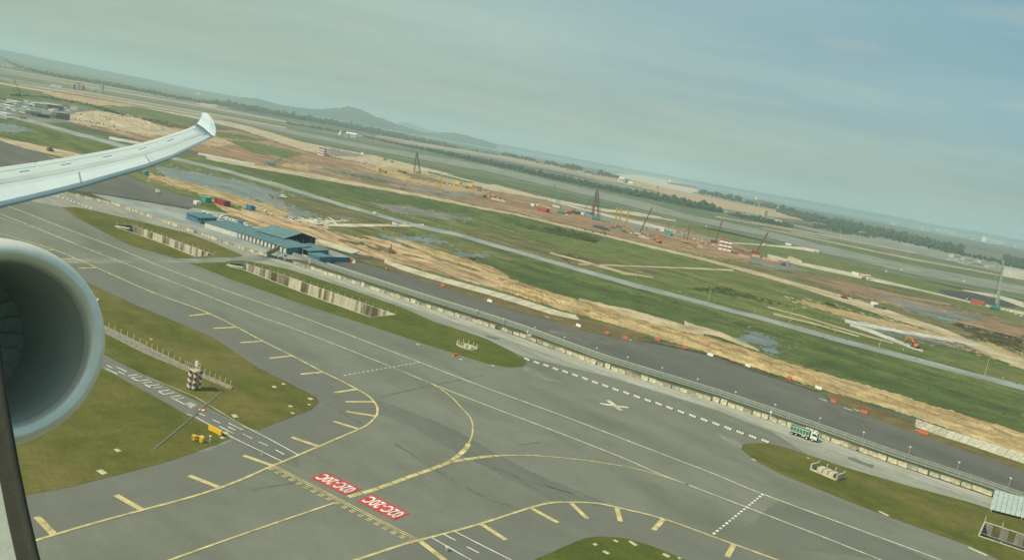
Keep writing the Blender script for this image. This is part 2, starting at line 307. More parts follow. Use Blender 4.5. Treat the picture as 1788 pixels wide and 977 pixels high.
# ------------------------------------------------------------------ ground sheets
def ZL(L, y): return L * (0.012 + max(y, 0.0) * 9e-6)
def ground_z(p, L): return ZL(L, p.y)
_n = [0]
def jitter_px(pts, amp, step, closed=True):
    """ragged outline: resample the outline and push it about; longer along the horizon than across it"""
    out = []; n = len(pts); _n[0] += 1; sd = _n[0] * 7.31
    rng = range(n) if closed else range(n - 1)
    for i in rng:
        a, b = Vector((*pts[i], 0)), Vector((*pts[(i + 1) % n], 0)); L = (b - a).length; k = max(1, int(L / step))
        for j in range(k):
            p = a.lerp(b, j / k); w = 1.0
            q = max(6.0, p.y - hz(p.x)); s = min(1.0, q / 150.0)
            nx = mnoise.noise(Vector((p.x * 0.07, p.y * 0.25, sd))) + 0.5 * mnoise.noise(Vector((p.x * 0.22, p.y * 0.8, sd + 3)))
            ny = mnoise.noise(Vector((p.x * 0.06, p.y * 0.25, sd + 9))) + 0.5 * mnoise.noise(Vector((p.x * 0.25, p.y * 0.8, sd + 5)))
            if amp >= 0.7: nx += 0.55 * mnoise.noise(Vector((p.x * 0.9, p.y * 2.5, sd + 13))); ny += 0.5 * mnoise.noise(Vector((p.x * 0.8, p.y * 2.5, sd + 17)))
            dx, dy = nx * amp * 2.6, ny * amp * (0.35 + 0.65 * s)
            out.append((p.x + dx, p.y + dy + dx * HZS))
    if not closed: out.append(pts[-1])
    return out
def sheet(name, loops, L, mat, kind="structure", parent=None):
    """flat sheet from world-space loops (first outer, the rest holes)"""
    tri = tessellate_polygon([[Vector((p.x, p.y, 0)) for p in lp] for lp in loops])
    vs = [Vector((p.x, p.y, ZL(L, p.y))) for lp in loops for p in lp]
    me = bpy.data.meshes.new(name); me.from_pydata(vs, [], tri); me.materials.append(MT(mat))
    bm = bmesh.new(); bm.from_mesh(me)
    for f in bm.faces:
        if f.normal.z < 0: f.normal_flip()
    bm.to_mesh(me); bm.free()
    o = link(name, me, parent); o["kind"] = kind; return o
def cm(pts, n=6):
    """Catmull-Rom through pixel points"""
    P = [pts[0]] + list(pts) + [pts[-1]]; out = []
    for i in range(1, len(P) - 2):
        p0, p1, p2, p3 = [Vector((*P[k], 0)) for k in (i - 1, i, i + 1, i + 2)]
        for j in range(n):
            t = j / n
            q = 0.5 * ((2 * p1) + (p2 - p0) * t + (2 * p0 - 5 * p1 + 4 * p2 - p3) * t * t + (3 * p1 - p0 - 3 * p2 + p3) * t ** 3)
            out.append((q.x, q.y))
    out.append(tuple(pts[-1])); return out
def patch(name, L, mat, pts, amp=0.0, step=9, holes=(), smooth=0, label=None, isl=True):
    if smooth: pts = cm(list(pts) + [pts[0]], smooth)[:-1]
    raw = pts
    if amp: pts = jitter_px(pts, amp, min(step, 3.0) if amp >= 0.7 else step)
    o = sheet(name, [[G(*p) for p in pts]] + [[G(*p) for p in h] for h in holes], L, mat)
    if isl and amp >= 0.7 and L < 9: islets(o, raw, amp, L)
    if label: o["label"] = label
    return o
def islets(o, pts, amp, L):
    """small outliers that break up the border of a natural patch; part of the same sheet"""
    rr = random.Random(int(abs(pts[0][0] * 13 + pts[0][1] * 7)) + len(pts)); vs, fs = [], []
    for i in range(len(pts)):
        a, b = Vector((*pts[i], 0)), Vector((*pts[(i + 1) % len(pts)], 0)); n = int((b - a).length / 2.6)
        for j in range(n):
            p = a.lerp(b, rr.random()); q = p.y - hz(p.x)
            if q < 22 or p.x < -60 or p.x > 1850: continue
            s = min(1.0, q / 170); dx = rr.gauss(0, 1) * amp * 5; dy = rr.gauss(0, 1) * amp * (0.6 + 1.3 * s) + dx * HZS
            rx = rr.uniform(0.8, 3.6) * (0.5 + s); ry = rx * rr.uniform(0.12, 0.26) * (0.6 + 0.6 * s); k = len(vs); m = 7
            for t in range(m):
                w = 2 * math.pi * t / m; e = rr.uniform(0.6, 1.25); ex = rx * e * math.cos(w)
                g = G(p.x + dx + ex, p.y + dy + ry * e * math.sin(w) + ex * (HZS + 0.12)); g.z = ZL(L + 0.35 + 0.5 * ((len(vs) * 0.618) % 1), g.y)
                vs.append(g)
            zc = vs[k].z
            fs.append(tuple(range(k, k + m)))
    if not vs: return
    me = o.data; bm = bmesh.new(); bm.from_mesh(me)
    nv = [bm.verts.new(v) for v in vs]
    for f in fs:
        try:
            fc = bm.faces.new([nv[i] for i in f]); fc.normal_update()
            if fc.normal.z < 0: fc.normal_flip()
        except ValueError: pass
    bm.to_mesh(me); bm.free()
def strip(name, L, mat, rows, amp=0.0, step=12):
    """rows: (x, ytop, ybot)"""
    top = [(r[0], r[1]) for r in rows]; bot = [(r[0], r[2]) for r in rows][::-1]
    return patch(name, L, mat, top + bot, amp if mat not in ("pale_track", "dirt_tan") or amp > 1.3 else amp * 0.6, step, isl=amp >= 1.5)
def ribbon_pts(wp, w):
    """world polyline -> left and right sides"""
    l, r = [], []
    for i, p in enumerate(wp):
        a = wp[max(0, i - 1)]; b = wp[min(len(wp) - 1, i + 1)]; d = (b - a).normalized(); n = Vector((-d.y, d.x, 0)) * w / 2
        l.append(p + n); r.append(p - n)
    return l, r
def line(name, pts, w, mat, L=8, parent=None, smooth=6, gaps=None):
    """painted line of constant true width; gaps=(dash, space)"""
    px = cm(pts, smooth) if smooth and len(pts) > 2 else pts
    wp = [G(*p) for p in px]; mb = MB()
    if gaps:
        acc = []; tot = 0
        seg = [(wp[i + 1] - wp[i]).length for i in range(len(wp) - 1)]; T = sum(seg)
        def at(t):
            for i, s in enumerate(seg):
                if t <= s or i == len(seg) - 1: return wp[i].lerp(wp[i + 1], min(1, t / max(s, 1e-6)))
                t -= s
        t = 0
        while t < T:
            acc.append([at(t), at(min(t + gaps[0] / 2, T)), at(min(t + gaps[0], T))]); t += gaps[0] + gaps[1]
    else: acc = [wp]
    for wq in acc:
        l, r = ribbon_pts(wq, w); n = len(l)
        mb.add([Vector((p.x, p.y, ZL(L, p.y))) for p in l + r], [(i, n + i, n + i + 1, i + 1) for i in range(n - 1)])
    o = mb.build(name, mat, parent); o["kind"] = "structure"
    return o
def mound(name, mat, top, bot, h, nx=200, ny=8, rough=0.5, L=3, kind="structure", edge=2.0, label=None, cat=None):
    """raised earth between two pixel polylines"""
    def samp(pl, t):
        s = t * (len(pl) - 1); i = min(int(s), len(pl) - 2); f = s - i
        return (pl[i][0] * (1 - f) + pl[i + 1][0] * f, pl[i][1] * (1 - f) + pl[i + 1][1] * f)
    mb = MB(); vs = []; _n[0] += 1; sd = _n[0] * 3.7
    for i in range(nx + 1):
        t = i / nx; a, b = samp(top, t), samp(bot, t)
        ja = mnoise.noise(Vector((t * nx * 0.12, sd, 0))) * edge; jb = mnoise.noise(Vector((t * nx * 0.15, sd + 5, 0))) * edge
        A, B = G(a[0], a[1] + ja), G(b[0], b[1] + jb)
        for j in range(ny + 1):
            v = j / ny; p = A.lerp(B, v)
            hh = h * math.sin(math.pi * v) ** 0.7 * (0.55 + rough * mnoise.noise(Vector((p.x * 0.03, p.y * 0.03, sd))) + rough * 0.8 * mnoise.noise(Vector((p.x * 0.14, p.y * 0.14, sd))) + 0.25 * rough * mnoise.noise(Vector((p.x * 0.5, p.y * 0.5, sd))))
            endf = min(1.0, 12 * t, 12 * (1 - t))
            p.z = ZL(L, p.y) + max(0.0, hh) * endf; vs.append(p)
    fs = [(i * (ny + 1) + j, i * (ny + 1) + j + 1, (i + 1) * (ny + 1) + j + 1, (i + 1) * (ny + 1) + j) for i in range(nx) for j in range(ny)]
    o = mb.add(vs, fs).build(name, mat, None, smooth=False)
    tag(o, label, cat, kind=None if cat else kind); return o

# drains cut into the ground: (near rim, far rim) in pixels, depth in metres
DR = {
 "a": ([(204, 398), (229, 406), (280, 424), (342, 449)], [(204, 393), (231, 394), (300, 419), (374, 446)], 4.2),
 "b": ([(400, 466), (426, 472), (477, 492), (553, 521), (646, 554)], [(400, 460), (430, 462), (485, 478), (590, 515), (690, 550)], 4.2),
 "c": ([(1708, 936), (1747, 949), (1788, 963), (1900, 1003)], [(1719, 912), (1749, 922), (1788, 935), (1900, 975)], 3.0),
}
def hole(k): n, f, d = DR[k]; return n + f[::-1]

def land():
    ring = [Vector((24000 * math.cos(a), 24000 * math.sin(a), 0)) for a in [2 * math.pi * i / 120 for i in range(120)]]
    sheet("ground", [ring] + [[G(*p) for p in hole(k)] for k in DR], 0, "base_land")
    # sea beyond the coast
    coast = [(2300, 536), (2000, 478), (1788, 436), (1650, 410), (1500, 382), (1400, 363), (1300, 345), (1240, 334), (1100, 307), (1000, 288), (930, 275), (877, 266), (850, 260), (780, 247), (700, 232), (630, 218), (560, 206), (500, 192), (440, 178)]
    far = [(440, 171.5), (700, 220), (900, 257.5), (1300, 332), (1788, 422.5), (2300, 518)]
    sheet("sea", [[G(*p) for p in jitter_px(coast, 0.6, 10, False)] + [G(*p) for p in far]], 1, "sea_water")
    patch("sandbank", 2, "pale_track", [(1072, 303), (1120, 306), (1180, 318), (1225, 333), (1205, 337), (1150, 325), (1085, 310)], 0.6, 5)
    strip("reclaimed_land", 1, "dirt_graded", [(560, 222, 232), (700, 246, 256), (760, 255, 266), (800, 262, 273), (900, 275, 288), (1000, 294, 309), (1070, 309, 324), (1150, 324, 341), (1250, 345, 362), (1320, 360, 375), (1400, 372, 384)], 1.2, 8)
    strip("coast_scrub", 1, "field_far", [(-200, 78, 96), (0, 104, 118), (150, 130, 144), (300, 158, 172), (430, 180, 196), (560, 210, 221)], 1.0)
    patch("bare_ground", 1, "dirt_brown", [(1240, 372), (1330, 380), (1400, 388), (1470, 398), (1400, 400), (1300, 388)], 1.2, 6)
    # airfield grass between the far runways
    strip("far_runway_grass", 1, "field_far", [(-300, 66, 116), (0, 118, 168), (200, 150, 198), (400, 186, 216), (560, 222, 252), (700, 247, 281), (850, 274, 312), (1000, 302, 348), (1130, 330, 378), (1250, 362, 404), (1400, 388, 436), (1600, 428, 486), (1788, 468, 532), (2200, 560, 640)])
    K = [  # runway and taxiway lines of the far airfield
     ("far_taxiway", "runway_grey", [(-200, 85, 88), (0, 122, 125.5), (400, 191, 194.5), (656, 241, 245), (850, 271, 275), (1005, 302, 306), (1133, 333, 337), (1250, 364, 368), (1400, 394, 398), (1595, 437, 442), (1788, 478, 484), (2100, 545, 552)]),
     ("far_taxiway", "runway_dark", [(-200, 92, 94), (0, 129, 132), (400, 197, 200), (656, 248, 251), (850, 279, 282.5), (1005, 309, 313), (1133, 341, 344), (1250, 371, 374), (1400, 402, 405), (1595, 446, 450), (1788, 489, 493), (2100, 556, 561)]),
     ("far_runway", "runway_grey", [(-200, 97, 102), (0, 134, 139.5), (400, 203, 209), (528, 231, 238), (656, 256, 264), (850, 289, 299), (1005, 325, 336), (1133, 355, 368), (1200, 374, 383), (1331, 401, 412), (1430, 426, 439), (1595, 464, 478), (1788, 499, 514), (2100, 565, 584)]),
     ("far_runway_shoulder", "runway_dark", [(-200, 105, 106.5), (0, 142, 144), (400, 211, 213), (656, 267, 269), (850, 302, 305), (1005, 338, 341), (1133, 370, 373), (1200, 385, 387.5), (1331, 415, 418), (1430, 442, 445), (1595, 482, 485), (1788, 519, 523), (2100, 590, 594)]),
    ]
    for n, m, rows in K: strip(n, 3, m, rows)
    line("runway_marking", [(0, 136.5), (400, 206), (656, 260), (850, 294), (1005, 330.5), (1133, 361.5), (1331, 406.5), (1595, 471), (1788, 506.5)], 1.6, "paint_faded", 4, smooth=0)
    for dy in (-4.5, 4.5): line("runway_marking", [(1005, 330.5 + dy), (1133, 361.5 + dy), (1331, 406.5 + dy), (1595, 471 + dy), (1788, 506.5 + dy)], 1.8, "paint_faded", 4, smooth=0)
    patch("far_apron", 2, "runway_grey", [(1370, 404), (1450, 408), (1560, 412), (1620, 424), (1700, 442), (1788, 462), (1788, 474), (1700, 462), (1600, 443), (1500, 424), (1420, 414)], 0.8)
    patch("far_apron", 3, "concrete_grey", [(1560, 413), (1600, 413), (1650, 424), (1690, 436), (1640, 438), (1580, 428)], 0.8)
    # sand belt along the runway
    strip("sand_belt", 2, "dirt_tan", [(-200, 96, 102), (0, 142, 147), (70, 152, 160), (230, 178, 184), (345, 198, 208), (420, 216, 226), (528, 248, 263), (656, 272, 291), (732, 290, 302), (850, 318, 332), (940, 342, 349), (1050, 364, 368), (1180, 384, 386.5)], 0.9, 8)
    strip("grass_strip", 2, "field_green", [(-300, 108, 140), (0, 148, 170), (60, 158, 180), (150, 172, 200), (260, 192, 226), (330, 208, 224)], 0.8, 8)
    # the construction ground
    patch("construction_ground", 2, "dirt_brown", [(60, 196), (130, 186), (260, 210), (360, 226), (420, 228), (528, 262), (656, 289), (760, 308), (850, 331), (940, 347), (1040, 366), (1130, 386), (1200, 402), (1300, 432), (1330, 448), (1300, 458), (1200, 440), (1132, 426), (1056, 408), (979, 390), (902, 372), (850, 362), (740, 340), (656, 324), (528, 301), (440, 288), (370, 270), (250, 246), (120, 214)], 1.5, 7)
    strip("field_south", 1, "field_green", [(-300, 150, 260), (-100, 186, 290), (0, 205, 300), (120, 222, 320), (220, 248, 345), (307, 268, 360), (400, 281, 380), (528, 302, 400), (656, 325, 412), (850, 364, 450), (979, 391, 488), (1132, 427, 548), (1250, 457, 590), (1331, 478, 622), (1463, 516, 655), (1594, 560, 700), (1700, 598, 735), (1788, 632, 765), (2200, 790, 880)])
    strip("field_north", 1, "field_bright", [(800, 318, 350), (902, 342, 372), (979, 357, 390), (1132, 384, 426), (1250, 400, 457), (1331, 417, 478), (1463, 450, 516), (1594, 484, 560), (1700, 504, 598), (1788, 524, 632), (2200, 620, 790)])
    P = patch
    P("site_yard", 3, "mud", [(-200, 160), (-60, 168), (20, 176), (90, 178), (150, 190), (175, 200), (150, 214), (90, 214), (0, 205), (-200, 180)], 1.2, 5)
    P("sandy_ground", 4, "dirt_tan", [(120, 200), (160, 193), (225, 200), (300, 226), (330, 238), (260, 236), (180, 222), (120, 212)], 1.2, 5)
    P("sandy_ground", 3, "dirt_graded", [(260, 216), (330, 228), (370, 240), (420, 250), (380, 256), (300, 244)], 1.2, 5)
    P("sandy_ground", 3, "dirt_graded", [(70, 160), (120, 160), (190, 172), (240, 186), (170, 184), (100, 170)], 1.0, 5)
    for rows in ([(0, 119, 121), (200, 153, 155), (400, 188, 189.5)], [(0, 126.5, 127.5), (300, 176, 178), (520, 216, 218)], [(100, 152, 154), (300, 186, 188), (500, 222, 224.5)], [(656, 236, 238), (900, 277, 279), (1100, 320, 322)], [(1250, 377, 379), (1430, 408, 410), (1600, 441, 443)], [(1331, 397, 398.5), (1600, 452, 455), (1788, 487, 488.5)]):
        strip("dry_grass_line", 4, "dirt_graded", rows, 0.3, 8)
    P("bright_grass_patch", 2, "field_bright", [(900, 392), (985, 400), (1080, 425), (1180, 452), (1300, 486), (1420, 520), (1500, 545), (1400, 540), (1290, 520), (1180, 500), (1080, 468), (980, 432)], 3, 8)
    P("bright_grass_patch", 2, "field_bright", [(1180, 505), (1260, 500), (1370, 530), (1450, 560), (1380, 560), (1290, 545)], 2, 8)
    P("dark_grass_patch", 2, "field_dark", [(400, 284), (470, 293), (560, 314), (660, 334), (760, 350), (850, 368), (830, 374), (730, 366), (600, 345), (500, 322), (420, 302)], 2, 8)
    P("dark_grass_patch", 2, "field_dark", [(880, 375), (1000, 402), (1056, 415), (1040, 425), (950, 405), (870, 388)], 2, 6)
    P("dark_grass_patch", 2, "field_dark", [(810, 446), (900, 455), (1010, 490), (1130, 520), (1300, 565), (1500, 625), (1788, 700), (1788, 745), (1600, 692), (1400, 635), (1270, 595), (1100, 545), (1000, 520), (880, 488)], 3, 9)
    P("dark_grass_patch", 2, "field_dark", [(1420, 520), (1500, 530), (1560, 556), (1640, 590), (1600, 590), (1500, 560)], 2, 6)
    P("olive_field", 2, "field_olive", [(1230, 455), (1330, 460), (1480, 488), (1640, 520), (1788, 560), (1788, 625), (1700, 600), (1594, 556), (1463, 512), (1331, 474)], 3, 8)
    P("olive_field", 2, "field_olive", [(1640, 540), (1788, 580), (1788, 615), (1700, 590)], 3, 8)
    P("olive_field", 3, "field_olive", [(800, 398), (880, 404), (940, 424), (1010, 446), (1060, 462), (980, 455), (900, 436), (830, 416)], 2, 6)
    P("olive_field", 3, "field_olive", [(960, 440), (1050, 452), (1130, 460), (1180, 474), (1090, 478), (1010, 466)], 2, 6)
    P("olive_field", 2, "field_olive", [(300, 290), (400, 310), (560, 352), (700, 392), (740, 402), (700, 408), (560, 396), (470, 376), (380, 346), (300, 318)], 2, 8)
    P("olive_field", 2, "field_olive", [(640, 420), (760, 425), (850, 452), (800, 456), (700, 442)], 2, 6)
    P("flooded_grass", 3, "puddle", [(270, 292), (330, 298), (400, 312), (470, 328), (505, 345), (520, 362), (460, 350), (400, 345), (350, 330), (290, 310)], 2.2, 7)
    P("flooded_grass", 3, "puddle", [(400, 350), (470, 352), (520, 366), (555, 376), (520, 381), (450, 366)], 2, 7)
    P("flooded_grass", 3, "puddle", [(580, 371), (625, 377), (630, 382), (590, 380)], 1, 5)
    P("flooded_grass", 3, "puddle", [(0, 215), (30, 220), (58, 229), (20, 231), (-60, 224), (-60, 210)], 0.8, 6)
    P("flooded_grass", 4, "puddle", [(1285, 590), (1320, 580), (1345, 590), (1370, 605), (1335, 603), (1300, 598)], 3.2, 5)
    P("flooded_grass", 4, "puddle", [(1330, 608), (1352, 606), (1362, 618), (1340, 614)], 2.2, 4)
    P("flooded_grass", 4, "puddle", [(700, 412), (745, 414), (790, 425), (730, 422)], 2, 5)
    P("flooded_grass", 4, "puddle", [(660, 408), (700, 416), (736, 428), (690, 424)], 1.5, 5)
    P("flooded_grass", 4, "puddle", [(800, 441), (850, 446), (830, 449), (800, 447)], 1.2, 5)
    P("flooded_grass", 4, "puddle", [(1635, 552), (1668, 556), (1665, 561), (1640, 558)], 1, 4)
    P("flooded_grass", 4, "mud", [(540, 292), (580, 296), (640, 304), (690, 313), (650, 312), (590, 304)], 1.0, 5)
    P("mud_flat", 4, "mud", [(560, 258), (590, 262), (640, 273), (585, 272)], 1.0, 4)
    P("mud_flat", 4, "mud", [(680, 320), (760, 330), (840, 344), (760, 342)], 1.0, 5)
    P("mud_flat", 4, "mud", [(1290, 440), (1360, 454), (1410, 472), (1360, 470), (1310, 456)], 1.4, 5)
    P("mud_flat", 4, "mud", [(650, 355), (720, 362), (800, 378), (830, 384), (760, 382), (690, 370)], 1.4, 5)
    P("mud_flat", 4, "field_olive", [(480, 343), (560, 350), (660, 385), (700, 395), (600, 378), (520, 362)], 1.4, 5)
    P("dirt_patch", 3, "dirt_brown", [(1400, 484), (1450, 484), (1530, 508), (1640, 535), (1740, 560), (1788, 575), (1788, 590), (1690, 568), (1600, 540), (1480, 512)], 2, 6)
    P("dirt_patch", 4, "mud", [(1520, 510), (1600, 532), (1720, 556), (1700, 562), (1600, 545)], 1.5, 5)
    P("spoil_bank", 3, "trench_dark", [(1640, 505), (1690, 510), (1740, 522), (1788, 534), (1760, 536), (1690, 526), (1650, 514)], 1.2, 4)
    P("excavated_strip", 4, "concrete_wall_dark", [(960, 357), (1040, 370), (1100, 386), (1180, 404), (1300, 426), (1180, 410), (1090, 394), (1010, 372)], 1.0, 5)
    P("excavated_strip", 4, "concrete_wall_dark", [(1040, 393), (1090, 400), (1140, 408), (1100, 407), (1050, 398)], 0.8, 4)
    P("red_earth", 3, "dirt_orange", [(700, 300), (780, 312), (840, 326), (800, 326), (720, 312)], 1.2, 5)
    P("red_earth", 3, "dirt_orange", [(620, 285), (700, 295), (780, 318), (850, 338), (780, 332), (680, 308)], 1.2, 5)
    P("red_earth", 3, "dirt_orange", [(500, 285), (570, 292), (540, 297), (490, 290)], 1.0, 5)
    P("grass_remnant", 4, "field_green", [(400, 246), (450, 250), (530, 270), (500, 276), (440, 266)], 1.2, 5)
    P("grass_remnant", 4, "field_green", [(360, 228), (420, 236), (470, 245), (430, 246), (380, 238)], 1.2, 5)
    P("grass_remnant", 4, "field_green", [(590, 300), (640, 308), (690, 320), (640, 316)], 1.2, 5)
    P("grass_remnant", 4, "field_far", [(740, 300), (800, 306), (870, 322), (810, 318)], 1.0, 5)
    # tracks
    strip("haul_track", 5, "dirt_tan", [(360, 273, 278), (400, 281, 286), (528, 301, 308), (590, 312, 319), (656, 324, 330), (740, 340, 345), (850, 363, 367), (902, 373, 376), (979, 391, 395), (1056, 409, 413), (1132, 427, 432), (1200, 443, 448), (1250, 456, 461), (1331, 476, 483), (1400, 496, 503), (1463, 513, 524), (1512, 528, 541), (1594, 556, 567), (1650, 574, 585), (1700, 596, 608), (1788, 629, 645), (1900, 675, 692)], 1.2, 6)
    strip("pale_haul_road", 5, "pale_track", [(735, 293, 295), (850, 322, 324), (935, 342, 344.5), (1000, 354, 357), (1060, 365, 370), (1110, 370, 375), (1155, 379, 381)], 0.4, 6)
    strip("pale_haul_road", 5, "pale_track", [(955, 348, 350), (1060, 374, 378), (1130, 389, 396), (1180, 402, 405)], 0.5, 6)
    strip("pale_haul_road", 5, "pale_track", [(1280, 423, 425), (1340, 427, 429), (1400, 431, 436), (1430, 436, 441)], 0.5, 6)
    strip("pale_haul_road", 5, "pale_track", [(1340, 443, 449), (1400, 458, 464), (1470, 472, 479), (1530, 486, 492), (1600, 503, 506), (1700, 527, 530), (1788, 544, 550)], 0.7, 6)
    strip("pale_haul_road", 5, "pale_track", [(1680, 505, 506.5), (1740, 514, 520), (1788, 527, 537)], 0.7, 6)
    strip("pale_haul_road", 5, "dirt_brown", [(1450, 484, 486), (1560, 512, 516), (1660, 530, 533)], 0.7, 6)
    strip("pale_haul_road", 5, "chalk", [(345, 266, 270), (400, 277, 281), (445, 285, 289)], 0.7, 6)
    strip("pale_haul_road", 5, "chalk", [(190, 238, 243), (250, 249, 254), (310, 262, 266)], 0.7, 6)
    strip("dirt_track", 4, "dirt_tan", [(1010, 460, 462), (1090, 463, 465), (1200, 467, 469), (1280, 470, 473)], 0.8, 6)
    strip("dirt_track", 4, "dirt_tan", [(960, 440, 443), (1020, 455, 459), (1090, 474, 479), (1140, 483, 485)], 0.8, 6)
    strip("dirt_track", 4, "dirt_orange", [(1390, 524, 527), (1440, 533, 542), (1500, 548, 560), (1580, 566, 576), (1650, 585, 598), (1730, 600, 622), (1788, 622, 645)], 1.5, 6)
    strip("dirt_track", 4, "mud", [(1470, 556, 560), (1560, 574, 585), (1640, 592, 600), (1720, 604, 616)], 1.5, 6)
    strip("chalk_track", 6, "chalk", [(1476, 557, 563), (1510, 563, 570), (1560, 573, 579), (1600, 580, 586), (1650, 589, 594), (1700, 599, 603), (1725, 604, 606)], 0.8, 5)
    strip("chalk_track", 6, "chalk", [(1484, 563, 569), (1520, 574, 581), (1555, 588, 594), (1585, 600, 606), (1612, 612, 615)], 0.8, 5)
    strip("dirt_track", 4, "dirt_tan", [(1340, 535, 537), (1400, 550, 552), (1480, 575, 578), (1560, 598, 600)], 0.7, 6)
    strip("dirt_track", 4, "dirt_tan", [(1350, 546, 549), (1420, 563, 566), (1500, 586, 588)], 0.7, 6)
    strip("access_track", 5, "pale_track", [(565, 391, 395), (620, 391, 396), (660, 391, 395), (740, 391, 396)], 0.6, 6)
    P("access_track", 5, "pale_track", [(420, 372), (470, 380), (550, 384), (600, 385), (560, 392), (500, 390), (440, 381)], 1.2, 6)
    strip("dirt_track", 4, "dirt_tan", [(470, 315, 319), (540, 338, 342), (600, 358, 362)], 1.0, 6)
    strip("dirt_track", 4, "dirt_tan", [(-200, 205, 214), (0, 240, 250), (100, 260, 272), (170, 276, 288)], 1.0, 6)
    strip("dirt_track", 4, "dirt_tan", [(0, 254, 257), (80, 272, 276), (160, 292, 296)], 0.6, 6)
    strip("red_mud_bank", 4, "dirt_orange", [(260, 303, 312), (330, 320, 332), (380, 333, 345), (440, 350, 368), (500, 366, 382)], 1.6, 6)
    strip("pale_track_by_drain", 4, "dirt_tan", [(1348, 560, 563), (1529, 606, 608), (1700, 650, 652)], 0.4, 6)
    # green left between the tracks by the sheds
    strip("perimeter_road", 7, "road_grey", [(-200, 168, 173), (0, 196, 202), (64, 211, 217), (128, 229, 236), (217, 252, 259), (307, 275, 280.5), (384, 293, 299), (400, 297, 303), (502, 326, 332), (605, 357, 363), (732, 392, 398.5), (800, 407, 413.5), (902, 436, 442.5), (1005, 465, 472), (1100, 492, 499.5), (1200, 518, 525.5), (1331, 552, 560), (1463, 589, 597), (1594, 622, 631), (1700, 650, 659), (1788, 672, 682), (2100, 756, 768)], 0.25, 20)
    # dark asphalt of the closed taxiway
    P("closed_taxiway", 6, "dark_asphalt", [(-200, 205), (-100, 225), (0, 245), (110, 282), (220, 308), (320, 342), (360, 352), (330, 366), (250, 352), (150, 336), (60, 320), (-200, 290)], 0.5, 14)
    P("yard_paving", 6, "road_grey", [(150, 334), (240, 348), (330, 362), (440, 380), (560, 430), (620, 452), (555, 456), (500, 452), (400, 424), (300, 389), (200, 355)], 0.5, 14)
    for g_ in ([(560, 398), (600, 402), (650, 418), (625, 416), (585, 408)], [(590, 416), (630, 420), (640, 428), (610, 425)], [(650, 432), (690, 437), (720, 446), (680, 443)], [(735, 446), (790, 462), (830, 474), (780, 464)], [(660, 419), (700, 428), (730, 438), (690, 433)]):
        P("green_remnant", 12, "field_olive", g_, 1.5, 4)
    P("yard_grass", 7, "dry_verge", [(385, 376), (430, 376), (480, 392), (530, 412), (480, 404), (420, 386)], 1.0, 6)
    P("closed_taxiway", 7, "dark_asphalt", [(558, 455), (612, 454), (707, 480), (780, 503), (850, 526), (930, 550), (1005, 574), (1060, 588), (1094, 592), (1150, 598), (1184, 606), (1250, 620), (1315, 646), (1430, 683), (1447, 699), (1520, 727), (1595, 753), (1700, 788), (1788, 818), (2000, 890), (2000, 935), (1788, 866), (1562, 790), (1348, 717), (1250, 684), (1056, 624), (850, 553), (732, 518), (579, 470), (540, 458)], 0.3, 18)
    strip("closed_taxiway_wear", 8, "asphalt_wear", [(960, 575, 583), (1050, 590, 602), (1130, 606, 616)], 1.5, 8)
    strip("closed_taxiway_wear", 8, "asphalt_wear", [(1420, 690, 716), (1470, 712, 722), (1540, 740, 750)], 2.0, 8)
    P("dry_verge", 8, "dry_verge", [(612, 452), (665, 455), (760, 484), (850, 513), (930, 537), (1012, 556), (1070, 568), (1110, 578), (1130, 588), (1094, 593), (1005, 574), (930, 551), (850, 527), (780, 505), (700, 477)], 0.5, 10)
    P("dry_verge", 8, "dry_verge", [(1440, 684), (1480, 692), (1595, 738), (1700, 776), (1788, 806), (2000, 880), (2000, 896), (1788, 822), (1700, 792), (1595, 755), (1520, 728), (1450, 700)], 0.5, 10)
    strip("grass_fringe", 7, "field_green", [(850, 497, 506), (953, 530, 537), (1056, 559, 568), (1130, 580, 588), (1200, 598, 604), (1350, 650, 656), (1450, 678, 686), (1560, 706, 716), (1600, 716, 726)], 1.2, 7)
    strip("grass_fringe", 7, "field_olive", [(1100, 588, 592), (1184, 602, 609), (1250, 615, 623), (1315, 641, 648), (1430, 678, 686)], 0.8, 7)
    # the near taxiway pavement and what lies on it
    hs = [hole(k) for k in DR]
    P("taxiway_pavement", 9, "taxi_asphalt", [(-900, 210), (-200, 262), (0, 306), (130, 342), (200, 358), (300, 393), (400, 428), (510, 460), (579, 482), (732, 532), (850, 569), (1056, 642), (1250, 702), (1348, 735), (1562, 811), (1788, 887), (2100, 995), (2900, 1300), (3200, 2600), (900, 3000), (-2200, 2400), (-2600, 700)], holes=hs)
    # concrete service road beside the barrier
    strip("service_road", 10, "service_concrete", [(-200, 262, 305), (0, 306, 342), (110, 336, 362), (200, 357, 377), (300, 392, 404), (400, 427, 443), (438, 440, 458), (510, 460, 474), (579, 482, 497), (732, 532, 553), (850, 569, 594), (905, 588, 620), (1056, 642, 656), (1250, 702, 716), (1348, 736, 754), (1420, 762, 800), (1562, 811, 842), (1693, 855, 879), (1788, 887, 908), (2000, 960, 985)])
    strip("service_road_lane", 11, "service_pale", [(438, 437.5, 442), (510, 460.5, 466), (579, 482.5, 489), (732, 532.5, 542), (850, 569.5, 580), (1056, 642.5, 655), (1250, 702.5, 715), (1348, 736, 750), (1450, 771, 786), (1562, 812, 826), (1693, 856, 868), (1788, 888, 899), (2000, 961, 974)], 0.4, 10)
    strip("service_road_crossing", 11, "stain_pale", [(-200, 440, 450), (60, 452, 460), (170, 452, 460), (300, 452, 459), (330, 451, 460), (400, 449, 458), (470, 444, 455)], 0.3)
    ROADX = [(-80, 470, 510), (60, 550, 572), (177, 620, 642), (256, 659, 684), (325, 697, 723), (407, 738, 765), (440, 754, 783), (492, 780, 806), (521, 795, 818)]
    strip("service_road", 10, "shoulder_asphalt", ROADX)
